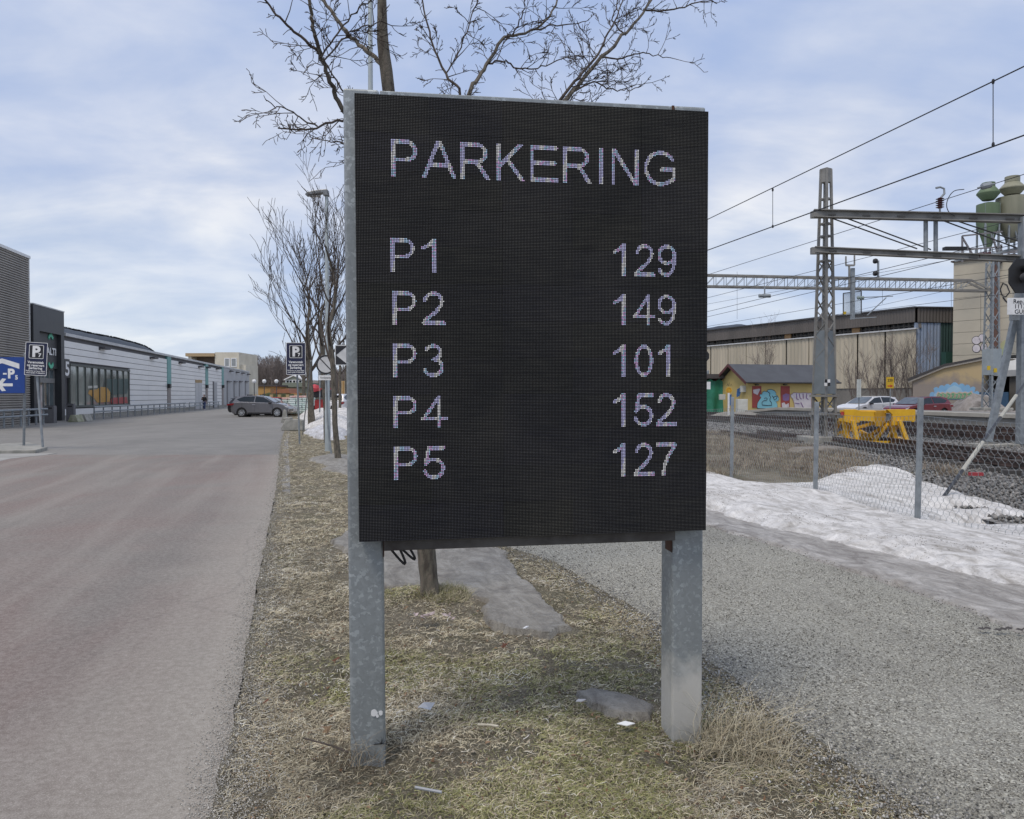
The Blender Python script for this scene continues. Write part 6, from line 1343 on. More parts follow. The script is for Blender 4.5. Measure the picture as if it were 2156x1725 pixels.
# far lattice portal
fp = thing('far_portal', 'far lattice portal beam across the tracks behind the first mast', 'portal', tuple(P(2085, 864, 44)))
fa = lambda px, py: P(px, py, 47 - (px - 1400) / 685 * 3)
for sgn in (0, .5):
    o_ = Vector((0, sgn, 0)); 
    mb = MB(); mb.bar(fa(1400, 577) + o_, fa(2045, 590) + o_, .09, .10); mb.bar(fa(2045, 590) + o_, fa(2085, 610) + o_, .09, .10); build('top_chord', mb, LATT, fp)
    mb = MB(); mb.bar(fa(1400, 601) + o_, fa(2090, 612) + o_, .09, .10); build('bottom_chord', mb, LATT, fp)
lz = MB(); npn = 30
for k in range(npn):
    x0, x1 = 1400 + 645 * k / npn, 1400 + 645 * (k + 1) / npn; yt = lambda x: 577 + (x - 1400) * 13 / 645; yb = lambda x: 601 + (x - 1400) * 11 / 690
    for o_ in (Vector((0, 0, 0)), Vector((0, .5, 0))):
        lz.bar(fa(x0, yt(x0)) + o_, fa(x0, yb(x0)) + o_, .03, .03); lz.bar(fa(x0, yb(x0)) + o_, fa(x1, yt(x1)) + o_, .03, .03)
build('lacing', lz, GALV2, fp, kind='stuff')
fl = fa(1400, 600); lattice_mast(fp, (fl.x - .3, fl.y + .2, 0), 0, fl.z + 1.3, .62, .42, R(20), .62, GALV2, 0, .08)
fb = P(2086, 864, 44); lattice_mast(fp, (fb.x, fb.y, 0), .8, P(0, 553, 44)[2], .62, .42, R(20), .62, GALV2, 0, .08)
F = frame((fb.x, fb.y, 0), R(20)); zc = P(0, 790, 44)[2]; mb = MB(); mb.box((-.33, -.36, zc), (.36, .33, P(0, 735, 44)[2]), F); build('sheet_cover', mb, M('cover_pale', (.34, .38, .40), None, 3, .5, .2), fp)
for (px, py, cc) in ((2082, 775, (.6, .42, .02)), (2096, 780, (.6, .42, .02))): mb = MB(); c = P(px, py, 43.5); mb.box((c.x - .09, c.y, c.z - .12), (c.x + .09, c.y + .02, c.z + .12)); build('warning_tag', mb, M('tag_yellow', cc), fp)
mb = MB(); mb.box((fb.x - .9, fb.y - .8, .8), (fb.x + .8, fb.y + .6, .95)); build('footing', mb, CONC, fp, bevel=.03)
mb = MB(); c = P(1610, 604, 46); mb.tube([c, c - Vector((0, 0, .45))], .04, 6); mb.tube([c - Vector((.35, 0, .55)), c - Vector((-.35, 0, .55))], .11, 8); build('hanging_fitting', mb, GALV2, fp)
# drop post with cantilever and clear panel
dpst = thing('drop_post', 'hanging steel post with forked top and clear square panel', 'catenary support', tuple(P(1794, 600, 45)))
d = 45.1; mb = MB(); mb.bar(P(1795, 565, d), P(1795, 673, d), .20, .20); build('post', mb, GALV2, dpst)
mb = MB(); mb.bar(P(1788, 558, d - .2), P(1788, 606, d - .2), .09, .09); mb.bar(P(1781, 559, d - .2), P(1799, 559, d - .2), .10, .10); mb.bar(P(1781, 559, d - .2), P(1781, 540, d - .2), .07, .07); mb.bar(P(1799, 559, d - .2), P(1799, 538, d - .2), .07, .07); build('fork', mb, LATT, dpst)
mb = MB(); mb.bar(P(1804, 627, d - .3), P(1880, 624, d - .3), .05, .05); mb.bar(P(1826, 664, d - .3), P(1866, 627, d - .3), .05, .05); mb.bar(P(1790, 671, d - .3), P(1845, 668, d - .3), .05, .05); build('cantilever', mb, GALV2, dpst)
mb = MB(); c = P(1805, 627.5, d - .3); mb.lathe([(.06, 0), (.12, .06), (.07, .12), (.13, .2), (.07, .26), (.12, .34), (.06, .4)], 10, lambda v: c + Vector((v[2], v[0], v[1]))); build('insulator_body', mb, M('insulator_green', (.22, .28, .26)), dpst, smooth=True)
GP = bpy.data.materials.new('clear_panel'); GP.use_nodes = True; b__ = GP.node_tree.nodes['Principled BSDF']; b__.inputs['Base Color'].default_value = (.55, .62, .68, 1); b__.inputs['Alpha'].default_value = .35; b__.inputs['Roughness'].default_value = .1
pl = [P(1775, 618, d + .3), P(1813, 613, d + .3), P(1813, 662, d + .3), P(1775, 665, d + .3)]
mb = MB(); mb.add(pl + [p + Vector((0, .03, 0)) for p in pl], [(0, 1, 2, 3), (7, 6, 5, 4), (0, 4, 5, 1), (1, 5, 6, 2), (2, 6, 7, 3), (3, 7, 4, 0)]); pn = build('clear_panel', mb, GP, dpst)
mb = MB()
for i in range(4): mb.bar(pl[i] - Vector((0, .03, 0)), pl[(i + 1) % 4] - Vector((0, .03, 0)), .045, .045)
build('panel_frame', mb, M('clamp_dark', (.05, .05, .05)), pn)
mb = MB(); c = P(1779, 659, d + .2); mb.box((c.x - .08, c.y, c.z - .08), (c.x + .08, c.y + .01, c.z + .08)); build('yellow_tag', mb, M('tag_yellow', (.6, .42, .02)), pn)
# insulator bracket on the far portal
ib = thing('double_insulator', 'upright bracket with two dark round insulators on the far portal beam', 'insulator', tuple(P(1849, 585, 45))); mb = MB(); mb.bar(P(1849, 586, 45), P(1849, 549, 45), .09, .09); build('bracket', mb, GALV2, ib)
for py in (550, 576): mb = MB(); c = P(1843, py, 45); mb.lathe([(.01, -.12), (.13, -.1), (.16, 0), (.13, .1), (.01, .12)], 10, lambda v: c + Vector((v[2], v[0], v[1]))); build('insulator_disc', mb, BLACK, ib, smooth=True)
# overhead wires
WIRE = M('wire', (.045, .045, .05), None, 5, .5, .5)
def wire(label, a, b_, za, r_=.011, zb=None, ext=(0, 0), sag=0.0):
    zb = za if zb is None else zb
    dep = lambda p, z: (z - CH) * FP / (833 - p[1])
    A, B = P(a[0], a[1], dep(a, za)), P(b_[0], b_[1], dep(b_, zb)); d_ = (B - A); L0 = d_.length; d_.normalize(); A0 = A - d_ * ext[0]; B0 = B + d_ * ext[1]
    t = MB(); n = 16; t.tube([A0.lerp(B0, k / n) for k in range(n + 1)], r_, 5); return build('overhead_wire', t, WIRE, None, label, cat='wire', base=tuple(A0)), A, B
wire('highest overhead wire crossing the sky to the upper right corner', (1490, 462), (2156, 140), 7.2, .013, ext=(95, 6))
wire('second thick overhead wire touching the end of the upper portal beam', (1490, 527), (2156, 285), 6.0, .014, ext=(95, 6))
for i, (px, y0, y1) in enumerate(((1627, 400, 477), (2091, 172, 305))):
    d = (7.2 - CH) * FP / (833 - y0); mb = MB(); mb.tube([P(px, y0, d), P(px, y1, d)], .008, 5); mb.lathe([(.02, -.04), (.03, 0), (.02, .04)], 6, lambda v: P(px, y1, d) + Vector(v)); mb.lathe([(.02, -.04), (.03, 0), (.02, .04)], 6, lambda v: P(px, y0, d) + Vector(v))
    build('wire_dropper', mb, WIRE, None, ('short dropper between the two high wires near the display', 'longer dropper between the two high wires at the right edge')[i], cat='wire', base=tuple(P(px, y0, d)))
wire('thin wire held by the brown hook insulator', (1505, 574), (2160, 366), 8.6, .013, ext=(60, 8))
wire('thin wire passing the forked post top, upper of the pair', (1487, 628), (1905, 522), 8.0, .012, ext=(55, 24))
wire('wire from the upper round insulator toward the silos', (1487, 657), (2000, 533), 7.4, .014, ext=(55, 20))
wire('wire from the lower round insulator toward the silos', (1487, 668), (2060, 533), 7.0, .013, ext=(55, 14))
wire('wire running just under the clear square panel', (1487, 688), (1990, 602), 7.2, .013, ext=(55, 14))
wire('lowest wire seen before the dark warehouse roof', (1487, 696), (2095, 622), 6.6, .011, ext=(50, 10))
wire('fine wire dipping below the far portal beam', (1487, 641), (1800, 584), 8.4, .010, ext=(55, 14))
wire('fine slack wire crossing the silo tower', (1640, 690), (2095, 590), 9.0, .012, ext=(2, 4))
for i, (px, y0, y1, d) in enumerate(((1632, 668, 712, 60), (1552, 572, 672, 50), (2003, 590, 740, 46), (2065, 620, 700, 46), (1858, 600, 640, 45), (2201, 440, 700, 30))):
    lab = ('fine dropper by the warehouse roof left end', 'fine dropper nearest the display right of the cabinet', 'fine dropper hanging at the left edge of the silo tower', 'fine dropper before the middle of the silo tower', 'short dropper below the cantilever arm', '')[i]
    if lab: mb = MB(); mb.tube([P(px, y0, d), P(px, y1, d)], .009, 4); build('wire_dropper', mb, WIRE, None, lab, cat='wire', base=tuple(P(px, y0, d)))
# loop wire near silos
pts = [P(x, y, 24.6) for x, y in ((2030, 399), (2010, 402), (1998, 415), (1993, 432), (1998, 447), (2010, 455))]
mb = MB(); mb.tube(smooth_path(pts, 4), .014, 5); build('loop_wire', mb, WIRE, None, 'curved loop of wire left of the green silo', cat='wire', base=tuple(pts[0]))
mb = MB(); a, b_ = P(2058, 396, 23), P(2095, 387, 23); mb.tube([a, a.lerp(b_, .2), a.lerp(b_, .25), a.lerp(b_, .75), a.lerp(b_, .8), b_], [.02, .03, .09, .09, .03, .02], 8); build('wire_insulator', mb, GALV2, None, 'grey sleeve insulator on the thin wire above the green silo', cat='insulator', base=tuple(a), smooth=True)

# signal and the Rep. plate
sg = thing('rail_signal', 'black octagonal railway signal head cut by the right edge', 'signal', tuple(P(2150, 580, 23.6))); d = 23.6; k = d / FP; F = sframe(P(2150, 581, d))
oc = [(27 * k * math.cos(R(22.5 + 45 * i)) * 1.0, 39 * k * math.sin(R(22.5 + 45 * i))) for i in range(8)]
mb = MB(); mb.prism(oc, -.05, 0, F); bd = build('backboard', mb, BLACK, sg)
mb = MB(); mb.lathe([(.13, 0), (.17, .28), (.15, .28), (.12, .0)], 14, lambda v: F((v[0] + .08, v[2], v[1] - .05)), cap=False); build('lens_hood', mb, M('hood_grey', (.10, .10, .11)), bd, smooth=True)
mb = MB(); mb.lathe([(.10, 0), (.13, .2), (.12, .2), (.09, .0)], 14, lambda v: F((v[0] + .08, v[2], v[1] + .22)), cap=False); build('lens_hood', mb, BLACKP, bd, smooth=True)
rp = thing('name_plate_sign', 'white plate with black lettering Rep. below the signal', 'sign', tuple(P(2146, 645, 23.5))); d = 23.5; k = d / FP; F = sframe(P(2150, 645, d))
mb = MB(); mb.prism(rrect(58 * k, 35 * k, .01), -.01, 0, F); pn = build('plate', mb, WHITE, rp)
for s_, y, x in (('Rep.E', 6, -17), ('1113', -4.5, -15), ('GUL', -15.5, -14)): build('lettering', text_mb(s_, 12.5 * k, lambda v: F((v[0] + x * k, v[1], v[2] + y * k)), None, .006, 'LEFT', .15 * k), BLACKP, pn, fix=False)
# striped guy wire
a, b_ = G(1977, 1060, .05), P(2260, 665, 19.0); t = thing('guy_wire', 'black and grey striped stay wire slanting up behind the fence', 'stay wire', tuple(a))
for i in range(9):
    p0, p1 = a.lerp(b_, i / 9), a.lerp(b_, (i + 1) / 9); mb = MB(); mb.tube([p0, p1], .028 if i % 2 == 0 or i < 1 else .034, 8)
    if i < 7: build('black_sleeve' if i % 2 == 0 else 'grey_sleeve', mb, BLACKP if i % 2 == 0 else M('sleeve_grey', (.42, .41, .36)), t, smooth=True)
    else: build('wire_end', mb, GALV2, t)
mb = MB(); mb.bar(a, a + Vector((-.12, 0, -.10)), .03, .03); mb.bar(a, a + Vector((.0, .1, -.12)), .03, .03); build('anchor', mb, BLACKP, t)

# ---- platform
pf = thing('platform', 'low concrete railway platform with pale edge slabs', 'platform', (22.9, 34, 0)); pxl = lambda y: TB(y) + 1.75
PCON = M('platform_concrete', (.27, .26, .24), (.19, .185, .17), .8, .85, 0, .2, 10)
ys = np.arange(24, 60.1, 2.4)
for k in range(len(ys) - 1):
    y0, y1 = ys[k] + .012, ys[k + 1] - .012; x0, x1 = pxl(ys[k]), pxl(ys[k + 1]); h0 = .62 * np.clip((64 - ys[k]) / 9, .2, 1); h1 = .62 * np.clip((64 - ys[k + 1]) / 9, .2, 1)
    mb = MB(); mb.add([(x0, y0, -.02), (x0 + .3, y0, -.02), (x0 + .3, y0, h0), (x0, y0, h0), (x1, y1, -.02), (x1 + .3, y1, -.02), (x1 + .3, y1, h1), (x1, y1, h1)], [(0, 1, 2, 3), (4, 7, 6, 5), (0, 3, 7, 4), (1, 5, 6, 2), (3, 2, 6, 7)]); build('face_slab', mb, PCON, pf)
    mb = MB(); mb.add([(x0 - .12, y0, h0 + .003), (x0 + .9, y0, h0 + .003), (x0 + .9, y0, h0 + .18), (x0 - .12, y0, h0 + .18), (x1 - .12, y1, h1 + .003), (x1 + .9, y1, h1 + .003), (x1 + .9, y1, h1 + .18), (x1 - .12, y1, h1 + .18)], [(0, 1, 2, 3), (4, 7, 6, 5), (0, 3, 7, 4), (1, 5, 6, 2), (3, 2, 6, 7), (0, 4, 5, 1)]); build('edge_slab', mb, M('edge_concrete', (.42, .40, .35), (.34, .32, .28), 1, .8), pf)
mb = MB(); vs = []
for y in ys: h_ = .62 * float(np.clip((64 - y) / 9, .2, 1)) + .17; vs += [(pxl(y) + .905, y, h_), (pxl(y) + 3.6, y, h_), (pxl(y) + 3.8, y, 0)]
mb.add(vs, [(3 * i + j, 3 * i + j + 1, 3 * i + j + 4, 3 * i + j + 3) for i in range(len(ys) - 1) for j in (0, 1)]); build('platform_surface', mb, A_LOT, pf)
# yard beyond the platform
strip('station_yard', lambda y: y * 0 + 22.6 - np.clip(y - 40, 0, 60) * .12, lambda y: y * 0 + 90, 24, 140, 30, 3, flat(-.012), A_LOT)

# ---- yellow house
hA_, hB_ = Vector((19.25, 62)), Vector((26.9, 63.9)); hw = Wall(hA_, hB_); t = thing('yellow_house', 'small yellow station house with dark roof, red doors and graffiti', 'house', (19.25, 62, 0))
YW = M('yellow_wall', (.60, .46, .18), (.52, .40, .16), .6, .8); dp = 4.6; ze = hw.at(1600, 805)[1]; zr = hw.at(1560, 770)[1] + .1
mb = MB(); mb.box((0, -dp, .25), (hw.len, 0, ze), hw.F); mb.add([hw.F(p) for p in ((0, 0, ze), (0, -dp, ze), (0, -dp / 2, zr - .12), (hw.len, 0, ze), (hw.len, -dp, ze), (hw.len, -dp / 2, zr - .12))], [(0, 1, 2), (3, 5, 4), (0, 2, 5, 3), (1, 4, 5, 2)]); wl = build('wall', mb, YW, t)
mb = MB(); mb.box((-.05, -dp - .05, -.05), (hw.len + .05, .05, .25), hw.F); build('plinth', mb, CONC, t)
RF = M('dark_roofing', (.065, .07, .08), (.05, .052, .06), 1, .55, 0, .1, 3)
for sg_ in (0, 1):
    y0, y1 = (.45, -dp / 2) if sg_ == 0 else (-dp - .45, -dp / 2); zl = ze - .10
    mb = MB(); mb.add([hw.F(p) for p in ((-.5, y0, zl), (hw.len + .5, y0, zl), (hw.len + .5, y1, zr), (-.5, y1, zr), (-.5, y0, zl + .1), (hw.len + .5, y0, zl + .1), (hw.len + .5, y1, zr + .12), (-.5, y1, zr + .12))], [(0, 3, 2, 1), (4, 5, 6, 7), (0, 1, 5, 4), (1, 2, 6, 5), (3, 0, 4, 7)]); ro = build('roof', mb, RF, t)
    mb = MB(); mb.add([hw.F(p) for p in ((-.53, y0 + (.03 if sg_ == 0 else -.03), zl - .12), (-.53, y1, zr - .1), (-.53, y1, zr + .15), (-.53, y0, zl + .13), (-.48, y0 + (.03 if sg_ == 0 else -.03), zl - .12), (-.48, y1, zr - .1), (-.48, y1, zr + .15), (-.48, y0, zl + .13))], [(0, 1, 2, 3), (7, 6, 5, 4), (0, 3, 7, 4), (0, 4, 5, 1), (1, 5, 6, 2)]); build('verge_board', mb, M('maroon_board', (.12, .035, .035)), ro)
mb = MB(); mb.tube([hw.F((-.5, .5, ze - .04)), hw.F((hw.len + .5, .5, ze - .04))], .07, 6); build('gutter', mb, M('gutter_dark', (.05, .05, .055)), t)
qh = lambda px, py: hw.at(px, py)
def hpoly(name, pts, mat, o0, o1, par=t, W=hw):
    mb = MB(); mb.prism([W.at(a, b) for a, b in pts], o0, o1, W.F); return build(name, mb, mat, par)
RED = M('red_door', (.33, .06, .05), (.26, .05, .045), 1.5, .6); CYAN = M('spray_cyan', (.22, .50, .58), (.19, .45, .54), 2, .7); SBLK = M('spray_black', (.03, .03, .04)); SWHT = M('spray_white', (.62, .58, .60), (.5, .46, .5), 2, .7); SPUR = M('spray_purple', (.20, .14, .34), (.25, .12, .20), 4, .7)
Z3 = lambda x, y: ((1760 + x / 5.39) * .842, (860 + y / 5.39) * .842)
d1 = hpoly('door', [Z3(650, 570), Z3(772, 570), Z3(772, 862), Z3(650, 862)], RED, 0, .04); d2 = hpoly('door', [Z3(1035, 570), Z3(1155, 570), Z3(1155, 862), Z3(1035, 862)], RED, 0, .04)
hpoly('tag_paint', [Z3(1058, 690), Z3(1100, 670), Z3(1150, 680), Z3(1145, 760), Z3(1100, 775), Z3(1060, 760)], SPUR, .04, .05, d2); hpoly('tag_paint', [Z3(1045, 800), Z3(1080, 790), Z3(1100, 820), Z3(1140, 800), Z3(1145, 850), Z3(1100, 860), Z3(1050, 855)], SWHT, .04, .05, d2)
hpoly('tag_paint', [Z3(660, 620), Z3(740, 605), Z3(755, 612), Z3(720, 690), Z3(665, 665)], SWHT, .04, .05, d1)
def blob(cx_, cy_, rx, ry, a0=0, a1=360, n=16): return [Z3(cx_ + rx * math.cos(R(a0 + (a1 - a0) * i / n)), cy_ - ry * math.sin(R(a0 + (a1 - a0) * i / n))) for i in range(n)]
shape = [(715, 845), (720, 800), (745, 760), (770, 720), (748, 705), (755, 680), (780, 685), (785, 655), (815, 640), (840, 655), (855, 625), (900, 618), (945, 635), (970, 670), (960, 690), (985, 700), (1005, 735), (1000, 765), (975, 778), (960, 765), (985, 820), (985, 865), (940, 872), (720, 868)]
hpoly('graffiti_outline', [Z3(x + (x - 860) * .03, y + (y - 760) * .05) for x, y in shape], SBLK, .042, .052); hpoly('graffiti_fill', [Z3(x, y) for x, y in shape], CYAN, .052, .058)
for nm, pl_ in (('swirl', [(778, 800), (810, 775), (880, 770), (905, 800), (910, 828), (860, 832), (790, 828)]), ):
    ln = MB(); pts = [hw.F((qh(*Z3(x, y))[0], .062, qh(*Z3(x, y))[1])) for x, y in [(810, 745), (820, 730), (840, 730), (850, 745), (835, 765), (800, 768), (778, 790), (780, 825), (850, 832), (910, 828), (905, 790), (885, 770), (885, 740), (895, 720), (880, 700), (885, 670), (850, 640)]]; ln.tube(pts, .03, 4); build('graffiti_line', ln, SBLK, t)
    ln = MB(); pts = [hw.F((qh(*Z3(x, y))[0], .062, qh(*Z3(x, y))[1])) for x, y in [(915, 700), (930, 720), (945, 760), (970, 740), (985, 705), (955, 712), (935, 720)]]; ln.tube(pts, .03, 4); build('graffiti_line', ln, SBLK, t)
sh2 = [(1172, 690), (1210, 662), (1290, 668), (1340, 662), (1400, 668), (1440, 665), (1440, 905), (1400, 905), (1390, 860), (1350, 905), (1225, 905), (1215, 800), (1195, 740), (1172, 720)]
hpoly('graffiti_outline', [Z3(x + (x - 1300) * .03, y + (y - 780) * .05) for x, y in sh2], SPUR, .042, .05); hpoly('graffiti_fill', [Z3(x, y) for x, y in sh2], SWHT, .05, .056)
for pl_ in ([(1240, 670), (1245, 740), (1270, 750)], [(1280, 672), (1290, 730), (1310, 745)], [(1330, 670), (1335, 740)], [(1380, 670), (1375, 730), (1400, 750)], [(1225, 800), (1280, 805)], [(1300, 790), (1350, 890)]):
    ln = MB(); ln.tube([hw.F((qh(*Z3(x, y))[0], .06, qh(*Z3(x, y))[1])) for x, y in pl_], .045, 4); build('graffiti_line', ln, SPUR, t)
for x in (705, 1085): hpoly('door_lamp', [Z3(x - 20, 545), Z3(x + 20, 545), Z3(x + 15, 560), Z3(x - 15, 560)], BLACKP, .0, .25)
# gable side fittings
gw = Wall((18.6, 66.4), (19.25, 62)); gw.n = -hw.d
gq = lambda px, py, o=.03: P(px, py, 64.0 - (px - 1525) / 45 * 2 - o)
def gpoly(name, pts, mat, th=.05, par=t):
    mb = MB(); a = [gq(*Z3(x, y)) for x, y in pts]; mb.add(a + [p - Vector((.18, .02, 0)) for p in a], [tuple(range(len(a))), tuple(range(2 * len(a) - 1, len(a) - 1, -1))] + [(i, (i + 1) % len(a), len(a) + (i + 1) % len(a), len(a) + i) for i in range(len(a))]); return build(name, mb, mat, par)
def px_box(name, label, cat, x0, y0, x1, y1, d, dp_, mat, group=None):
    a, b_ = P(*Z3(x0, y0), d), P(*Z3(x1, y1), d); mb = MB(); mb.box((a.x, d, b_.z), (b_.x, d + dp_, a.z)); return build(name, mb, mat, None, label, cat=cat, base=(a.x, d, b_.z), bevel=.02)
CAB = M('cabinet_white', (.58, .59, .55), (.48, .48, .44), 2, .6)
px_box('wall_cabinet', 'grey-white box high on the yellow gable corner', 'cabinet', 505, 565, 585, 652, 62.3, .4, CAB)
px_box('wall_cabinet', 'small white box at the left edge of the yellow gable', 'cabinet', 218, 680, 292, 755, 64.2, .4, CAB)
px_box('floor_cabinet', 'tall white cabinet with scribbles standing by the yellow gable', 'cabinet', 458, 745, 592, 945, 60.0, .6, CAB)
def splash(name, label, pts, d, mat):
    mb = MB(); a = [P(*Z3(x, y), d) for x, y in pts]; mb.add(a + [p + Vector((0, .02, 0)) for p in a], [tuple(range(len(a))), tuple(range(2 * len(a) - 1, len(a) - 1, -1))] + [(i, (i + 1) % len(a), len(a) + (i + 1) % len(a), len(a) + i) for i in range(len(a))]); return build(name, mb, mat, t)
SBLU = M('spray_blue', (.05, .16, .42), (.04, .12, .34), 3, .6)
for pl_ in ([(450, 610), (490, 590), (498, 650), (480, 700), (445, 722), (440, 690)], [(340, 690), (375, 680), (370, 760), (360, 830), (340, 840)]): splash('graffiti_fill', '', pl_, 62.0 + (600 - pl_[0][0]) * .008 - .12, SBLU)
ln = MB(); ln.tube([P(*Z3(x, y), 63.9) for x, y in [(310, 570), (325, 535), (330, 570), (345, 520), (352, 575), (370, 540), (380, 572)]], .025, 4); build('graffiti_line', ln, SBLK, t)
# yellow disc signal on pole
dsc = P(*Z3(338, 626), 57); t2 = thing('disc_signal', 'round orange-yellow disc on a white pole before the gable', 'signal', (dsc.x, 57, 0)); F = sframe(dsc)
mb = MB(); mb.prism(circ(36 * 57 / FP * .842 / 5.39 * 1.15, 20), -.02, 0, F); dd = build('disc', mb, M('disc_yellow', (.62, .38, .03)), t2); build('disc_ring', ring(circ(.17, 20), circ(.13, 20), 0, .01, F), M('disc_orange', (.55, .22, .02)), dd)
mb = MB(); mb.box((dsc.x - .07, 56.98, 0), (dsc.x + .05, 57.08, dsc.z - .2)); build('pole', mb, WHITE, t2)
# green tarpaulin shed
sh = Wall(P(1470, 833, 66), P(1519, 833, 66)); t = thing('tarpaulin_shed', 'dark shelter hung with a green tarpaulin beside the yellow house', 'shed', sh.F((0, 0, 0)))
mb = MB(); mb.box((-3, -3, sh.at(1500, 795)[1] - .1), (sh.len + .1, .5, sh.at(1500, 788)[1]), sh.F); build('roof', mb, M('dark_roof', (.08, .07, .07)), t); mb = MB(); mb.box((-3, -3, 0), (sh.len, -1.5, sh.at(1500, 795)[1] - .11), sh.F); build('back_wall', mb, M('shed_dark', (.05, .045, .04)), t)
mb = MB(); n = 24; vs = []
for i in range(n + 1):
    x = -2 + (sh.len + 2.6) * i / n
    for j in range(7): z = (sh.at(1500, 802)[1] - .25 * abs(math.sin(i * .8))) * (1 - j / 6) + .2; vs.append(sh.F((x, .1 + .13 * math.sin(i * 1.15 + j * .25) * (.3 + j / 6), z)))
mb.add(vs, [(i * 7 + j, (i + 1) * 7 + j, (i + 1) * 7 + j + 1, i * 7 + j + 1) for i in range(n) for j in range(6)]); build('tarpaulin', mb, M('tarp_green', (.03, .24, .15), (.02, .16, .10), 1.2, .5), t, smooth=True, fix=False)
# signal peeping out beside the display
s9 = thing('rail_signal', 'small black octagonal signal peeping out beside the display cabinet', 'signal', tuple(P(1482, 900, 45))); F = sframe(P(1484, 750, 45)); k = 45 / FP
mb = MB(); mb.prism([(10 * k * math.cos(R(22.5 + 45 * i)), 12.5 * k * math.sin(R(22.5 + 45 * i))) for i in range(8)], -.05, 0, F); build('backboard', mb, BLACK, s9)
mb = MB(); c = P(1482, 833, 45); mb.box((c.x - .06, 45.06, 0), (c.x + .06, 45.2, P(0, 745, 45)[2])); build('post', mb, GALV2, s9); mb = MB(); c = P(1489, 784, 44.8); mb.box((c.x - .2, 44.8, c.z - .12), (c.x + .12, 45.0, c.z + .12)); build('lamp_box', mb, GALV2, s9, bevel=.04)
mb = MB(); c = P(1486, 812, 44.8); mb.box((c.x - .3, 44.8, c.z - .22), (c.x + .28, 44.83, c.z + .22)); build('white_plate', mb, WHITE, s9)

# ---- warehouse
wh = Wall((42.55, 80.0), (27.9, 109.0)); t = thing('warehouse', 'big beige corrugated warehouse with brown fascia and broken window band', 'building', (42.55, 80, 0)); Wl = wh.len + 16
FAS = M('brown_fascia', (.135, .12, .11), (.10, .09, .083), .4, .6, .1, sc3=(1, 1, .2)); zt, zf, zpt, zpb = 10.85, 9.35, 8.6, 2.45
ex = 14
frontw = Wall((42.55, 80.0), (55, 81.5))
mb = MB(); mb.box((.3, -25, 0), (Wl, -.8, zt - .05), wh.F); mb.box((.5, -12, 0), (12, -.5, zt - .05), frontw.F); build('core', mb, M('warehouse_core', (.03, .028, .027)), t)
def corr(W, s0, s1, z0, z1, o, amp, pit, mat, name, par):                # vertical corrugation
    n = max(2, int((s1 - s0) / pit * 2)); vs = []
    for i in range(n + 1): s_ = s0 + (s1 - s0) * i / n; oo = o + (amp if (i // 1) % 2 else 0); vs += [W.F((s_, oo, z0)), W.F((s_, oo, z1))]
    m_ = len(vs); vs += [W.F((s0, o - .06, z0)), W.F((s0, o - .06, z1)), W.F((s1, o - .06, z0)), W.F((s1, o - .06, z1))]
    mb = MB(); mb.add(vs, [(2 * i, 2 * i + 2, 2 * i + 3, 2 * i + 1) for i in range(n)] + [(0, 1, m_ + 1, m_), (m_ - 2, m_ - 1, m_ + 3, m_ + 2), (m_, m_ + 1, m_ + 3, m_ + 2)]); return build(name, mb, mat, par)
for k in range(10): corr(wh, Wl * k / 10, Wl * (k + 1) / 10 - .02, zf, zt, .35, .06, .35, FAS, 'fascia_panel', t)
for k in range(3): corr(frontw, 12 * k / 3 + .05, 12 * (k + 1) / 3, zf, zt, .05, .06, .35, FAS, 'fascia_panel', t)
mb = MB(); mb.box((-.1, -26, zt), (Wl, .6, zt + .14), wh.F); mb.box((0, -12, zt + .002), (12, .25, zt + .142), frontw.F); build('roof_edge', mb, M('roof_edge_dark', (.07, .07, .075)), t)
BEI = M('beige_cladding', (.50, .445, .345), (.36, .325, .25), .5, .75, 0, .1, 4, sc3=(1, 1, .15), c3=(.44, .395, .31)); 
edges_px = [1932, 1854, 1785, 1722, 1665, 1611, 1561, 1512, 1466, 1420, 1375]; es = [wh.at((1750 + x / 2.662) * .842 if x < 1500 else x)[0] for x in (1450, 1240, 1057)]
sp_ = [wh.at((1750 + x / 2.662) * .842)[0] for x in (1450, 1240, 1057, 890, 735, 583, 447, 318, 197, 80)]; sp_ += [sp_[-1] + 3.6 * (i + 1) for i in range(4)]
for a, b_ in zip(sp_, sp_[1:]): corr(wh, a + .10, b_ - .10, zpb, zpt, .25, .09, .55, BEI, 'wall_panel', t)
mb = MB(); mb.box((sp_[0] - .1, .1, zpt), (sp_[-1], .5, zpt + .14), wh.F); build('panel_rail', mb, TRIM, t)
mb = MB(); mb.box((0.3, -.75, 0), (Wl, .2, zpb - .02), wh.F); build('plinth_wall', mb, M('grey_plinth', (.20, .19, .175), (.14, .135, .125), .4, .9), t)
for a, b_ in zip(sp_, sp_[1:]):
    fr = MB(); nm = 6
    for i in range(nm + 1): q_ = a + (b_ - a) * i / nm; fr.bar(wh.F((q_, -.3, zpt + .15)), wh.F((q_ + (.0 if i % 2 else .12), -.3, zf)), .09 if i else .3, .08)
    fr.box((a, -.35, zpt + .14), (b_, -.2, zpt + .22), wh.F); fr.box((a, -.35, zf - .35), (b_, -.28, zf - .30), wh.F)
    wf = build('window', fr, M('old_frame', (.16, .145, .13)), t); mb = MB(); mb.box((a + .2, -.6, zpt + .2), (b_ - .2, -.5, zf), wh.F); build('pane', mb, M('black_pane', (.012, .012, .014), None, 1, .3), wf)
for x in (1030, 578): q_ = wh.at((1750 + x / 2.662) * .842)[0]; mb = MB(); mb.box((q_ - .5, -.25, zpt + .1), (q_ + .5, -.1, zf), wh.F); build('window_board', mb, M('plywood', (.40, .24, .11)), t)
BLC = M('blue_cladding', (.30, .37, .49), (.25, .31, .42), .5, .6, .1); 
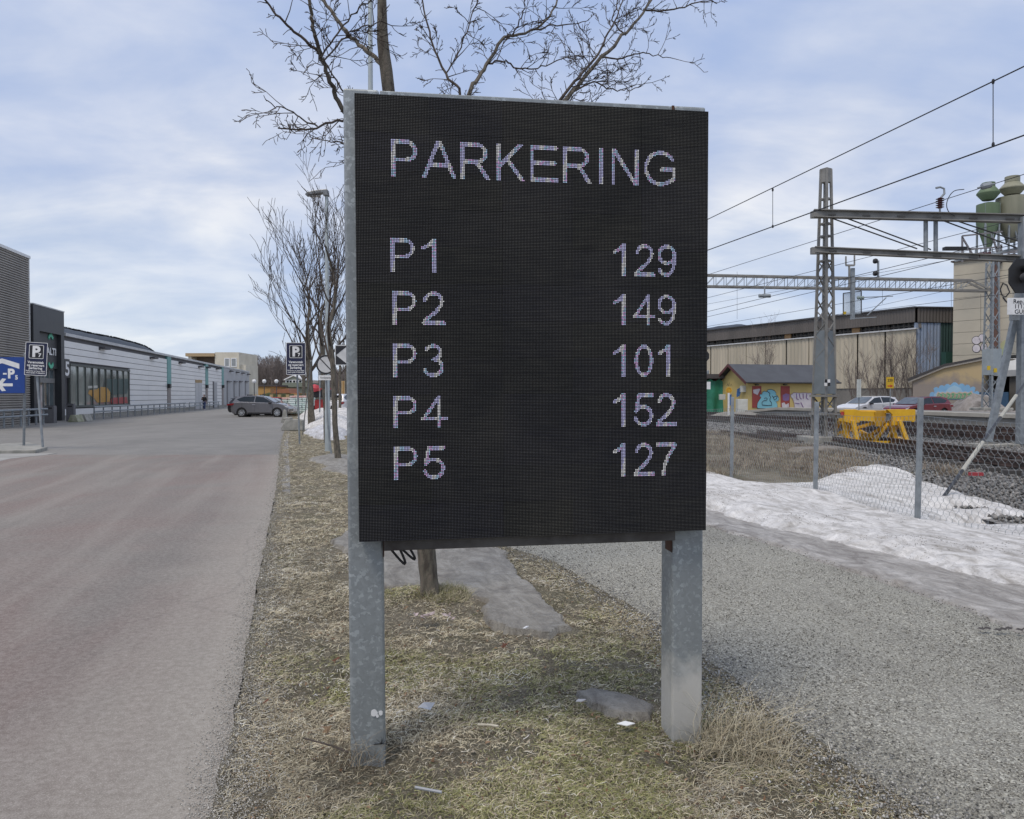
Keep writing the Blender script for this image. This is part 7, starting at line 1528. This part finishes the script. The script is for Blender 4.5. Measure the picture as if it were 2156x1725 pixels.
f0 = frontw.at(1924)[0]; f1 = frontw.at(1980)[0]; f2_ = frontw.at(2006)[0]
for k in range(4): corr(frontw, f0 + (f1 - f0) * k / 4 + .03, f0 + (f1 - f0) * (k + 1) / 4 - .03, .5, zf - .05, -.05, .05, .3, BLC, 'blue_panel', t)
corr(frontw, f1 + .02, f2_ + 1, .5, zf - .05, -.10, .08, .3, M('dark_green_cladding', (.025, .06, .055)), 'dark_panel', t)
mb = MB(); mb.box((f1 - .1, .2, 2), (f2_ + .4, .9, frontw.at(1990, 742)[1]), frontw.F); build('green_container', mb, M('container_green', (.03, .09, .07)), t)
# bare shrubs before the warehouse
def shrub(px, top, d, label, seed, stem=3, sc_=1.0):
    rnd.seed(seed); RMIN[0] = .007; b = P(px, 833, d); b.z = 0; H = CH + (833 - top) * d / FP; t = thing('bare_shrub', label, 'shrub', tuple(b), group='bare shrubs before the warehouse'); st = MB(); cr = MB()
    for s_ in range(stem):
        a = rnd.uniform(0, 6.28); e = b + Vector((math.cos(a) * H * .18, math.sin(a) * H * .1, H)); pts = [b + (e - b) * q_ + Vector((rnd.gauss(0, .06), 0, 0)) for q_ in (0, .25, .5, .75, 1)]; st.tube(pts, [.07, .055, .04, .03, .015], 4)
        for k in range(9): p = pts[0].lerp(pts[4], rnd.uniform(.12, .9)); grow(cr, p, Vector((rnd.gauss(0, .6), rnd.gauss(0, .6), 1.2)).normalized(), .018, H * rnd.uniform(.2, .42), 2, 4, .6, .4, .9, (3, 5), (4, 4, 3, 3, 3))
    build('stems', st, M('shrub_bark', (.24, .21, .19), (.13, .11, .10), 2, .9), t, kind='stuff'); build('crown', cr, M('shrub_twig', (.17, .14, .125), (.12, .10, .09), 2, .9), t, fix=False)
for i, (px, top, lab) in enumerate(((1800, 760, 'bare shrub left of the narrow white board'), (1838, 755, 'dense bare shrub between the white board and yellow sign'), (1868, 772, 'low bare shrub behind the yellow arrow sign'), (1890, 730, 'tall pale birch sapling right of the yellow arrow sign'), (1916, 748, 'bare shrub at the corner of the tan gable'), (1600, 728, 'bare shrub rising behind the yellow house ridge'), (1940, 745, 'thin bare shrub before the blue cladding'))): shrub(px, top, 70 if px != 1600 else 72, lab, 40 + i)
rnd.seed(77)
# yellow arrow sign and white boards
t = thing('work_sign', 'small yellow 220 sign with red arrow on a thin post', 'sign', tuple(P(1875, 853, 38))); d = 38; k = d / FP; F = sframe(P(1874, 806, d)); mb = MB(); mb.prism(rrect(16 * k, 24 * k, .02), -.02, 0, F); pn = build('sign_panel', mb, M('sign_yellow', (.62, .40, .02)), t)
build('lettering', text_mb('220', 7.5 * k, lambda v: F((v[0], v[1], v[2] + 2.5 * k)), 11 * k, .006, 'CENTER', .1 * k), BLACKP, pn, fix=False)
mb = MB(); mb.prism([(-5 * k, -6 * k), (1 * k, -6 * k), (1 * k, -4 * k), (6 * k, -7 * k), (1 * k, -10 * k), (1 * k, -8 * k), (-5 * k, -8 * k)], 0, .006, F); build('red_arrow', mb, M('arrow_red', (.5, .03, .02)), pn)
mb = MB(); a = P(1875, 833, d); mb.tube([(a.x, d + .03, .6), (a.x, d + .03, P(0, 800, d)[2])], .025, 6); build('post', mb, GALV2, t)
t = thing('white_board', 'narrow white double board on a post left of the yellow sign', 'sign', tuple(P(1809, 853, 39))); k = 39 / FP
for x in (1806.5, 1811.2): c = P(x, 818, 39); mb = MB(); mb.box((c.x - 2 * k, 39, c.z - 19 * k), (c.x + 2 * k, 39.04, c.z + 19 * k)); build('board', mb, M('board_white', (.55, .58, .56)), t)
mb = MB(); a = P(1809, 833, 39.08); mb.tube([(a.x, 39.1, .6), (a.x, 39.1, P(0, 800, 39)[2])], .03, 6); build('post', mb, GALV2, t)

# ---- silo tower
tw = Wall(P(2005, 833, 75), P(2129, 833, 71)); t = thing('silo_tower', 'pale concrete silo tower with cast bands and graffiti', 'tower', tw.F((0, 0, 0))); TC_ = M('tower_concrete', (.50, .46, .37), (.40, .37, .30), .25, .85, 0, .1, 3, c3=(.46, .42, .34)); zt0, zt1 = tw.at(2006, 553)[1], tw.at(2129, 539)[1]
nb = 13
for k in range(nb):
    z0 = (zt0 - .2) * k / nb; z1 = (zt0 - .2) * (k + 1) / nb - .035; mb = MB(); mb.box((0, -12, z0), (tw.len, 0, z1), tw.F); build('concrete_band', mb, TC_, t)
mb = MB(); mb.box((.05, -12, 0), (tw.len - .05, -.04, zt0 - .3), tw.F); build('core', mb, M('tower_core', (.25, .23, .19)), t)
mb = MB(); mb.add([tw.F(p) for p in ((0, 0, zt0 - .22), (tw.len, 0, zt0 - .22), (tw.len, 0, zt1), (0, 0, zt0), (0, -12, zt0 - .22), (tw.len, -12, zt0 - .22), (tw.len, -12, zt1), (0, -12, zt0))], [(0, 1, 2, 3), (4, 7, 6, 5), (3, 2, 6, 7), (0, 3, 7, 4), (1, 5, 6, 2)]); build('top_wedge', mb, TC_, t)
mb = MB(); mb.add([tw.F(p) for p in ((-.2, .2, zt0), (tw.len + .2, .2, zt1), (tw.len + .2, -12, zt1), (-.2, -12, zt0), (-.2, .2, zt0 + .15), (tw.len + .2, .2, zt1 + .15), (tw.len + .2, -12, zt1 + .15), (-.2, -12, zt0 + .15))], [(0, 3, 2, 1), (4, 5, 6, 7), (0, 1, 5, 4), (1, 2, 6, 5), (3, 0, 4, 7)]); build('roof', mb, M('tower_roof', (.10, .085, .08)), t)
q_ = tw.at(2097)[0]; mb = MB(); mb.tube([tw.F((q_, .25, 3)), tw.F((q_, .25, zt0))], .22, 8); build('pipe', mb, M('pipe_rust', (.14, .07, .05), (.10, .055, .045), 1, .7), t)
for k in range(7): mb = MB(); x = tw.at(2012 + k * 12)[0]; z = zt0 + (zt1 - zt0) * x / tw.len; mb.bar(tw.F((x, -.2, z)), tw.F((x, -.2, z + 1.0)), .05, .05); mb.bar(tw.F((x, -.2, z + 1.0)), tw.F((tw.at(2024 + k * 12)[0], -.2, z + 1.05)), .05, .05); build('roof_railing', mb, GALV2, t)
def twline(name, pts, r_, mat): mb = MB(); mb.tube([tw.F((tw.at(x, y)[0], .03, tw.at(x, y)[1])) for x, y in pts], r_, 4); build(name, mb, mat, t)
def twpoly(name, pts, o, mat): mb = MB(); mb.prism([tw.at(x, y) for x, y in pts], o, o + .02, tw.F); build(name, mb, mat, t)
twline('graffiti_line', [(2105, 612), (2112, 596), (2120, 600), (2126, 615), (2118, 625), (2110, 622), (2106, 608)], .05, SBLK); twline('graffiti_line', [(2112, 626), (2118, 634), (2126, 640), (2128, 648)], .06, SBLK)
el = lambda cx_, cy_, rx, ry, n=14: [(cx_ + rx * math.cos(2 * math.pi * i / n), cy_ + ry * math.sin(2 * math.pi * i / n)) for i in range(n)]
for (cx_, cy_, rx, ry) in ((2056, 717, 9, 8), (2056, 734, 8, 8), (2068, 712, 7, 8), (2072, 732, 6, 9)): twpoly('graffiti_outline', el(cx_, cy_, rx + 1.2, ry + 1.2), .0, SBLK); twpoly('graffiti_fill', el(cx_, cy_, rx, ry), .021, SWHT)
twpoly('graffiti_fill', [(2102, 745), (2104, 728), (2112, 718), (2124, 714), (2129, 712), (2129, 756), (2104, 754)], .0, M('spray_cream', (.46, .42, .22), (.30, .40, .28), 1.0, .8))
# silos on the roof
def silo(cx_, d, label, prof, cA, cB, legs):
    b = P(cx_, 833, d); t = thing('cyclone_silo', label, 'silo', (b.x, d, P(0, prof[-1][1], d)[2]), group='cyclone silos on the tower'); k = d / FP; m_ = M('silo_' + label[:5], cA, cB, .5, .6, .1, sc3=(1, 1, .3))
    Z = lambda y: CH + (833 - y) * k; F = lambda v: Vector((b.x + v[0], d + v[1], v[2]))
    for nm, seg in (('cap', prof[0:2]), ('flange', prof[2:6]), ('body', prof[6:9]), ('cone', prof[9:12])):
        mb = MB(); mb.lathe([(r_ * k, Z(y)) for r_, y in seg], 20, F); build(nm, mb, m_, t, smooth=True)
    for a in range(4):
        a = R(45 + 90 * a); mb = MB(); r_ = legs * k; zz_ = Z(prof[8][1]); mb.bar(F((math.cos(a) * r_, math.sin(a) * r_, Z(545))), F((math.cos(a) * r_, math.sin(a) * r_, zz_)), .14, .14); mb.bar(F((math.cos(a) * r_, math.sin(a) * r_, zz_)), F((-math.cos(a) * r_ * .0, 0 + math.sin(a) * r_, Z(510))), .1, .1); build('support_leg', mb, GALV2, t)
silo(2076, 73.5, 'green cyclone silo, the left one on the tower roof', [(12.5, 388), (12.5, 396), (12.5, 396.5), (22, 409), (22, 411), (11.5, 424), (11.5, 430), (11.5, 431), (22, 433), (22, 433.2), (22, 472), (6.5, 524)], (.16, .22, .13), (.11, .16, .09), 20)
silo(2126, 73.5, 'olive grey cyclone silo, the taller right one on the tower', [(14, 375), (14, 387), (14, 387.5), (24.5, 399), (24.5, 401), (14, 413), (14, 416), (14, 417), (30, 419), (30, 419.2), (30, 472), (7, 512)], (.33, .32, .24), (.22, .22, .16), 24)
mb = MB(); Fx = lambda px, py: P(px, py, 71.5)
fr = thing('roof_framework', 'steel framework and walkway between the silos and tower roof', 'framework', tuple(Fx(2030, 550)))
for a, b_ in (((2026, 497), (2026, 552)), ((2026, 497), (2110, 488)), ((2026, 526), (2110, 520)), ((2010, 540), (2156, 530)), ((2090, 500), (2108, 555)), ((2108, 515), (2108, 555)), ((2112, 530), (2156, 526)), ((2050, 540), (2026, 500)), ((2150, 470), (2150, 545)), ((2160, 470), (2160, 545))):
    mb = MB(); mb.bar(Fx(*a), Fx(*b_), .13, .13); build('frame_bar', mb, M('frame_steel', (.20, .19, .20)), fr)
for i in range(3): mb = MB(); c = Fx(2088 + i * 9, 536); mb.tube([c + Vector((-.25, 0, -.3)), c + Vector((-.2, 0, .2)), c + Vector((0, 0, .42)), c + Vector((.2, 0, .2)), c + Vector((.25, 0, -.3))], .04, 5); build('hoop', mb, GALV2, fr)
# ---- tan gabled building
tb = Wall(P(1922, 833, 62), P(2075, 833, 58)); t = thing('tan_building', 'tan rendered building with sloping roof and cloud graffiti', 'building', tb.F((0, 0, 0)))
TAN = new_mat('tan_render'); m_, nt_, b_s, t_ = TAN; s_ = nt_.nodes.new('ShaderNodeSeparateXYZ'); nt_.links.new(t_.outputs['Object'], s_.inputs[0]); n_ = tnoise(nt_, t_.outputs['Object'], .45, 5, .6, .5)
f_ = mathn(nt_, 'ADD', s_.outputs[2], mathn(nt_, 'MULTIPLY', n_, 3.2)); nt_.links.new(ramp(nt_, mathn(nt_, 'MULTIPLY', f_, .15), [(.42, (.27, .235, .205)), (.62, (.26, .225, .20)), (.72, (.45, .35, .20)), (.95, (.47, .36, .21))]), b_s.inputs['Base Color']); b_s.inputs['Roughness'].default_value = .85
L2 = tb.at(2070)[0]; ha, hb_ = tb.at(1923, 800)[1], tb.at(2070, 755)[1]
mb = MB(); mb.prism([(0, 0), (L2, 0), (L2, hb_), (tb.at(1990, 772)[0], tb.at(1990, 772)[1]), (0, ha)], -9, 0, tb.F); build('wall', mb, m_, t)
mb = MB(); pr = [(-.3, ha - .08), (tb.at(1990, 772)[0], tb.at(1990, 771)[1]), (L2 + .6, tb.at(2080, 751)[1]), (L2 + .6, tb.at(2080, 748)[1]), (tb.at(1990, 767)[0], tb.at(1990, 767)[1]), (-.3, ha + .12)]; mb.prism(pr, -9.3, .25, tb.F); build('roof', mb, M('tan_roof', (.06, .055, .055)), t)
mb = MB(); mb.prism([(a, b_ - .17) for a, b_ in pr[:3]] + [(a, b_ - .01) for a, b_ in reversed(pr[:3])], .0, .20, tb.F); build('verge_board', mb, M('verge_pale', (.34, .31, .27)), t)
def tbp(name, pts, o, mat): mb = MB(); mb.prism([tb.at(x, y) for x, y in pts], o, o + .015, tb.F); build(name, mb, mat, t)
Z4 = lambda x, y: ((2050 + x / 4.227) * .842, (900 + y / 4.227) * .842)
CB1 = M('spray_sky', (.22, .42, .62), (.18, .36, .56), .8, .7); CB2 = M('spray_pale_sky', (.33, .50, .62), (.28, .44, .58), .8, .7); SGR = M('spray_green', (.14, .34, .20), (.12, .28, .16), 1.5, .7)
cl_ = []
for cx_, cy_, rr_ in ((1190, 370, 30), (1230, 320, 32), (1290, 300, 32), (1350, 290, 35), (1425, 275, 38), (1500, 285, 35), (1560, 295, 32), (1620, 315, 32), (1660, 360, 30)):
    cl_ += [(cx_ + rr_ * math.cos(R(a)), cy_ - rr_ * math.sin(R(a))) for a in (150, 110, 75, 35)]
tbp('graffiti_fill', [Z4(1160, 400)] + [Z4(*p) for p in cl_] + [Z4(1690, 420), Z4(1160, 420)], .0, CB1)
tbp('graffiti_fill', [Z4(x, y) for x, y in ((1200, 400), (1210, 360), (1250, 340), (1330, 335), (1360, 300), (1420, 270), (1490, 300), (1510, 335), (1590, 340), (1640, 370), (1650, 415), (1200, 415))], .016, CB2)
jag = [(1225, 415), (1235, 370), (1250, 335), (1275, 352), (1300, 338), (1330, 355), (1345, 335), (1380, 350), (1410, 336), (1450, 350), (1480, 336), (1510, 345), (1540, 335), (1570, 350), (1610, 325), (1625, 370), (1635, 415)]
tbp('graffiti_outline', [Z4(x, y) for x, y in jag], .032, M('spray_peach', (.55, .42, .34))); tbp('graffiti_fill', [Z4(1430 + (x - 1430) * .95, 385 + (y - 380) * .78) for x, y in jag], .048, SGR)
for k in range(9): x = 1262 + k * 42; ln = MB(); ln.tube([tb.F((tb.at(*Z4(x + dx, y))[0], .066, tb.at(*Z4(x, y))[1])) for dx, y in ((-10, 405), (0, 362), (12, 380), (4, 400))], .035, 4); build('graffiti_line', ln, M('spray_peach', (.5, .4, .3)), t)
# open bay with sagging white awning
ob = Wall(P(2072, 833, 58.5), P(2175, 833, 56)); t = thing('open_bay', 'dark open bay under a sagging white awning', 'shed', ob.F((0, 0, 0)))
mb = MB(); mb.box((.05, -8, 0), (ob.len, -6, 4.8), ob.F); build('back_wall', mb, M('bay_wall', (.10, .09, .075), (.06, .055, .05), .5, .9), t); mb = MB(); mb.box((0, -8, 4.5), (ob.len, -.3, 4.7), ob.F); build('ceiling', mb, M('bay_dark', (.02, .02, .02)), t)
mb = MB(); mb.box((ob.len - 1.6, -6, 0), (ob.len, -.2, 4.4), ob.F); build('side_wall', mb, M('bay_wall', (.1, .09, .08)), t)
mb = MB(); n = 16; vs = []
for i in range(n + 1):
    for j, (y, o_) in enumerate(((ob.at(0, 758)[1], -.3), (ob.at(0, 770)[1], .05), (ob.at(0, 780)[1], .25), (ob.at(0, 786)[1], .1))): vs.append(ob.F((ob.len * i / n, o_ + .08 * math.sin(i + j), y - .0 + (.25 * math.sin(math.pi * i / n) * -j / 3))))
zt_ = [ob.at(2110, y)[1] for y in (755, 766, 776, 787)]
vs = [ob.F((ob.len * i / n, (-.3, .05, .25, .1)[j] + .06 * math.sin(i * 1.3 + j), zt_[j] - .22 * math.sin(math.pi * i / n) * j / 3)) for i in range(n + 1) for j in range(4)]
mb.add(vs, [(i * 4 + j, (i + 1) * 4 + j, (i + 1) * 4 + j + 1, i * 4 + j + 1) for i in range(n) for j in range(3)]); build('awning', mb, M('awning_white', (.55, .55, .54), (.45, .45, .44), .6, .6), t, smooth=True, fix=False)
mb = MB(); c = P(2110, 833, 57); mb.box((c.x - .9, 57, 0), (c.x + .5, 58.5, 1.9)); build('blue_container', mb, M('container_blue', (.03, .08, .15)), None, 'dark blue box standing inside the open bay', cat='container', base=(c.x, 57, 0), bevel=.03)
# dirty snow pile behind the cars, ballast mound left
patch('dirty_snow_pile', [(P(1960, 833, 54).x, 50), (P(2075, 833, 54).x, 50), (P(2085, 833, 54).x, 56), (P(1965, 833, 54).x, 56)], .3, 1.5, 2.2, M('dirt_snow', (.16, .145, .13), (.09, .08, .072), .8, .9, 0, .5, 6, c3=(.28, .26, .25)), .5, .8, rag=1.0)
patch('dirty_snow_pile', [(P(1520, 833, 58).x, 56), (P(1605, 833, 58).x, 56), (P(1605, 833, 58).x, 60), (P(1500, 833, 58).x, 60)], .3, .4, 1, M('gravel_heap', (.28, .26, .23), (.18, .17, .15), .8, .9), .5, .8, rag=.8)
b = G(1745, 965); F = frame((b.x, b.y, 0), .05); mb = MB(); mb.prism([(-.85, -.1), (.95, -.1), (.85, .2), (.5, .28), (-.6, .25), (-.85, .15)], 0, .8, F); build('stone_block', mb, M('brown_concrete', (.26, .23, .19), (.13, .115, .10), 5, .9, 0, .5, 20), None, 'rough weathered concrete block half buried before the lattice mast', cat='concrete block', base=tuple(b), bevel=.05)

# ================================================================= CHAIN LINK FENCE
FPOST = [(6.3, 4.6), (5.85, 7.0), (5.08, 9.5), (4.80, 12.0), (4.31, 14.9), (3.75, 17.9), (3.1, 21), (2.4, 24.2), (1.7, 27.4)]
fe = thing('chain_link_fence', 'galvanised chain link fence with grey square posts in the snow', 'fence', (5.08, 9.5, 0))
for k, (x, y) in enumerate(FPOST):
    mb = MB(); lean = .03 if k == 2 else .012; b0 = Vector((x, y, -.05)); b1 = Vector((x + lean, y, 1.62 if k != 3 else 1.55)); mb.bar(b0, b1, .058, .05); build('fence_post', mb, GALV2, fe, bevel=.004)
def fpt(s_):                                          # parameter along the fence line
    i = min(int(s_), len(FPOST) - 2); f_ = s_ - i; return Vector((FPOST[i][0] * (1 - f_) + FPOST[i + 1][0] * f_, FPOST[i][1] * (1 - f_) + FPOST[i + 1][1] * f_, 0))
cellw, cellh = .042, .075; tops = lambda s_: 1.40 - .05 * math.sin(math.pi * (s_ % 1)) 
for i in range(len(FPOST) - 1):
    a, b_ = Vector((*FPOST[i], 0)), Vector((*FPOST[i + 1], 0)); Lk = (b_ - a).length; n = int(Lk / cellw); u = (b_ - a) / Lk; nn = Vector((u.y, -u.x, 0)); mb = MB(); rows = 17; r_ = .0016 + .00003 * a.y
    for j in range(n + 1):
        pts = []
        for k in range(rows * 2 + 1):
            top = tops(i + j / max(n, 1)); z = top - k * cellh / 2; zz_ = k % 4; off = (-.5 if zz_ in (0, 1) else .5) * cellw * .92 * (1 if j % 2 else -1)
            bulge = .05 * math.sin((j / n) * 3.1) * math.sin(k / rows) * (1 if i % 2 else -1)
            pts.append(a + u * (j * cellw + off) + nn * bulge + Vector((0, 0, z)))
        mb.tube(pts, r_, 3, cap=False)
    build('wire_mesh', mb, GALV2, fe, kind='stuff', fix=False)
mb = MB(); mb.tube([fpt(i / 6) + Vector((0, -.02, tops(i / 6) + .0)) for i in range(6 * (len(FPOST) - 1) + 1)], .003, 4); build('top_wire', mb, GALV2, fe)

# ================================================================= LITTER
def lit(name, label, cat, mb, mat, base, **k): return build(name, mb, mat, None, label, cat=cat, base=tuple(base), **k)
g = G(1028, 1529, .03); mb = MB(); mb.tube([g + Vector((-.05, .008, .004)), g + Vector((.0, .001, .006)), g + Vector((.05, -.007, .003))], .0055, 7); lit('white_stick', 'short white stick lying on the grass between the posts', 'litter', mb, M('stick_white', (.62, .58, .48), (.45, .41, .32), 40, .6), g)
g = G(1318, 1512, .065); mb = MB(); mb.prism([(-.045, 0), (0, .028), (.045, .002), (0, -.025)], 0, .004, frame(g - Vector((0, 0, .03))), ax=2); lit('white_card', 'small pale diamond-shaped card by the icy puddle', 'litter', mb, WHITE, g)
g = G(1222, 1476, .065); mb = MB(); mb.prism([(-.03, 0), (0, .02), (.035, -.002), (0, -.015)], 0, .004, frame(g, .5), ax=2); lit('paper_scrap', 'grey paper scrap at the left end of the icy puddle', 'litter', mb, M('scrap_grey', (.5, .5, .52)), g)
g = G(1107, 1322, .07); mb = MB(); mb.prism([(-.012, -.03), (.004, -.02), (.014, .03), (-.004, .02)], 0, .006, frame(g, -.3), ax=2); lit('paper_scrap', 'tiny white scrap on the grey ice sheet', 'litter', mb, WHITE, g)
g = G(895, 1490, .05); mb = MB(); mb.add([F_ for F_ in [g + Vector(p) for p in ((-.04, 0, 0), (-.01, .02, .02), (.02, -.01, .005), (.05, .02, .018), (.03, -.03, .0), (-.02, -.03, .012))]], [(0, 1, 2), (1, 3, 2), (2, 3, 4), (0, 2, 5), (2, 4, 5)]); lit('crumpled_foil', 'crumpled pale foil right of the left display post', 'litter', mb, M('foil', (.5, .51, .53), None, 20, .4, .4), g, fix=False)
g = G(905, 1300, .06); mb = MB(); r9 = random.Random(3)
for k in range(22):
    c = g + Vector((r9.gauss(0, .09), r9.gauss(0, .035), r9.uniform(.0, .03))); a = r9.uniform(0, 3.1); l_ = r9.uniform(.015, .035); e = Vector((math.cos(a) * l_, math.sin(a) * l_, r9.uniform(-.005, .012))); f__ = Vector((-math.sin(a) * l_ * .6, math.cos(a) * l_ * .6, r9.uniform(-.004, .012))); mb.add([c - e, c - f__, c + e, c + f__], [(0, 1, 2), (0, 2, 3)])
lit('shredded_paper', 'pinkish shredded scraps at the foot of the nearest tree', 'litter', mb, M('pink_scraps', (.48, .40, .40), (.25, .2, .2), 30, .8), g, fix=False)['kind'] = 'stuff'
def leaf(px, py, ang, sz, label, colr):
    g = G(px, py, .055); o_ = []; n = 5
    for i in range(n): a = R(-90 + 36 + i * 72 / 1.35); o_ += [(sz * math.cos(a), sz * math.sin(a)), (sz * .45 * math.cos(a + .4), sz * .45 * math.sin(a + .4))]
    F = frame(g, ang); mb = MB(); mb.add([F((x, y, .012 * math.sin(x * 90) + .008)) for x, y in o_] + [F((0, 0, .012))], [(i, (i + 1) % len(o_), len(o_)) for i in range(len(o_))]); lit('fallen_leaf', label, 'leaf', mb, colr, g, fix=False)
LF = M('leaf_brown', (.17, .065, .035), (.10, .045, .03), 30, .8); LF2 = M('leaf_tan', (.24, .17, .10), (.16, .10, .06), 30, .8)
for a in ((708, 1391, .3, .03, 'reddish brown maple leaf left of the left display post', LF), (1062, 1362, 1.2, .028, 'brown leaf right of the nearest tree foot', LF), (855, 1282, .7, .022, 'curled tan leaf beside the nearest tree foot', LF2), (690, 1540, 2.0, .03, 'dark curled leaf low left of the left post', LF2), (1450, 1480, .4, .02, 'tan leaf near the right display post', LF2), (560, 1480, .5, .02, 'brown leaf near the road edge', LF)): leaf(*a)
g = G(700, 1580, .05); mb = MB(); mb.tube([g + Vector((-.16, .12, .0)), g + Vector((0, 0, .02)), g + Vector((.08, -.04, .01))], .004, 5); lit('dead_twig', 'dark twig lying left of the left display post', 'twig', mb, TWIG, g)
g = G(1500, 1690, .05); 
mb = MB(); g = G(905, 1668, .05); mb.tube([g + Vector((-.06, .0, .02)), g + Vector((.05, -.02, .01))], .006, 6); lit('plastic_tube', 'small grey plastic tube on the grass in front of the display', 'litter', mb, M('tube_grey', (.35, .37, .4)), g)
g = G(2113, 1330, .03); mb = MB(); [mb.poly([tuple(g + Vector((q * .05 + a * .03, b__ * .02 + .02 * math.sin(q * 2), .02 + .004 * b__))) for a, b__ in ((-1, 0), (0, 1), (1, 0), (0, -1))]) for q in range(-3, 4)]; lit('wet_leaves', 'dark wet leaves on the ice band at the right edge', 'leaf', mb, M('wet_leaf', (.05, .04, .035)), g)
mb = MB(); g = G(2100 * .98, 1000, .12); mb.box((g.x - .12, g.y, .1), (g.x + .12, g.y + .1, .16)); lit('red_scrap', 'small red scrap beside the siding rail', 'litter', mb, M('scrap_red', (.4, .05, .06)), g)
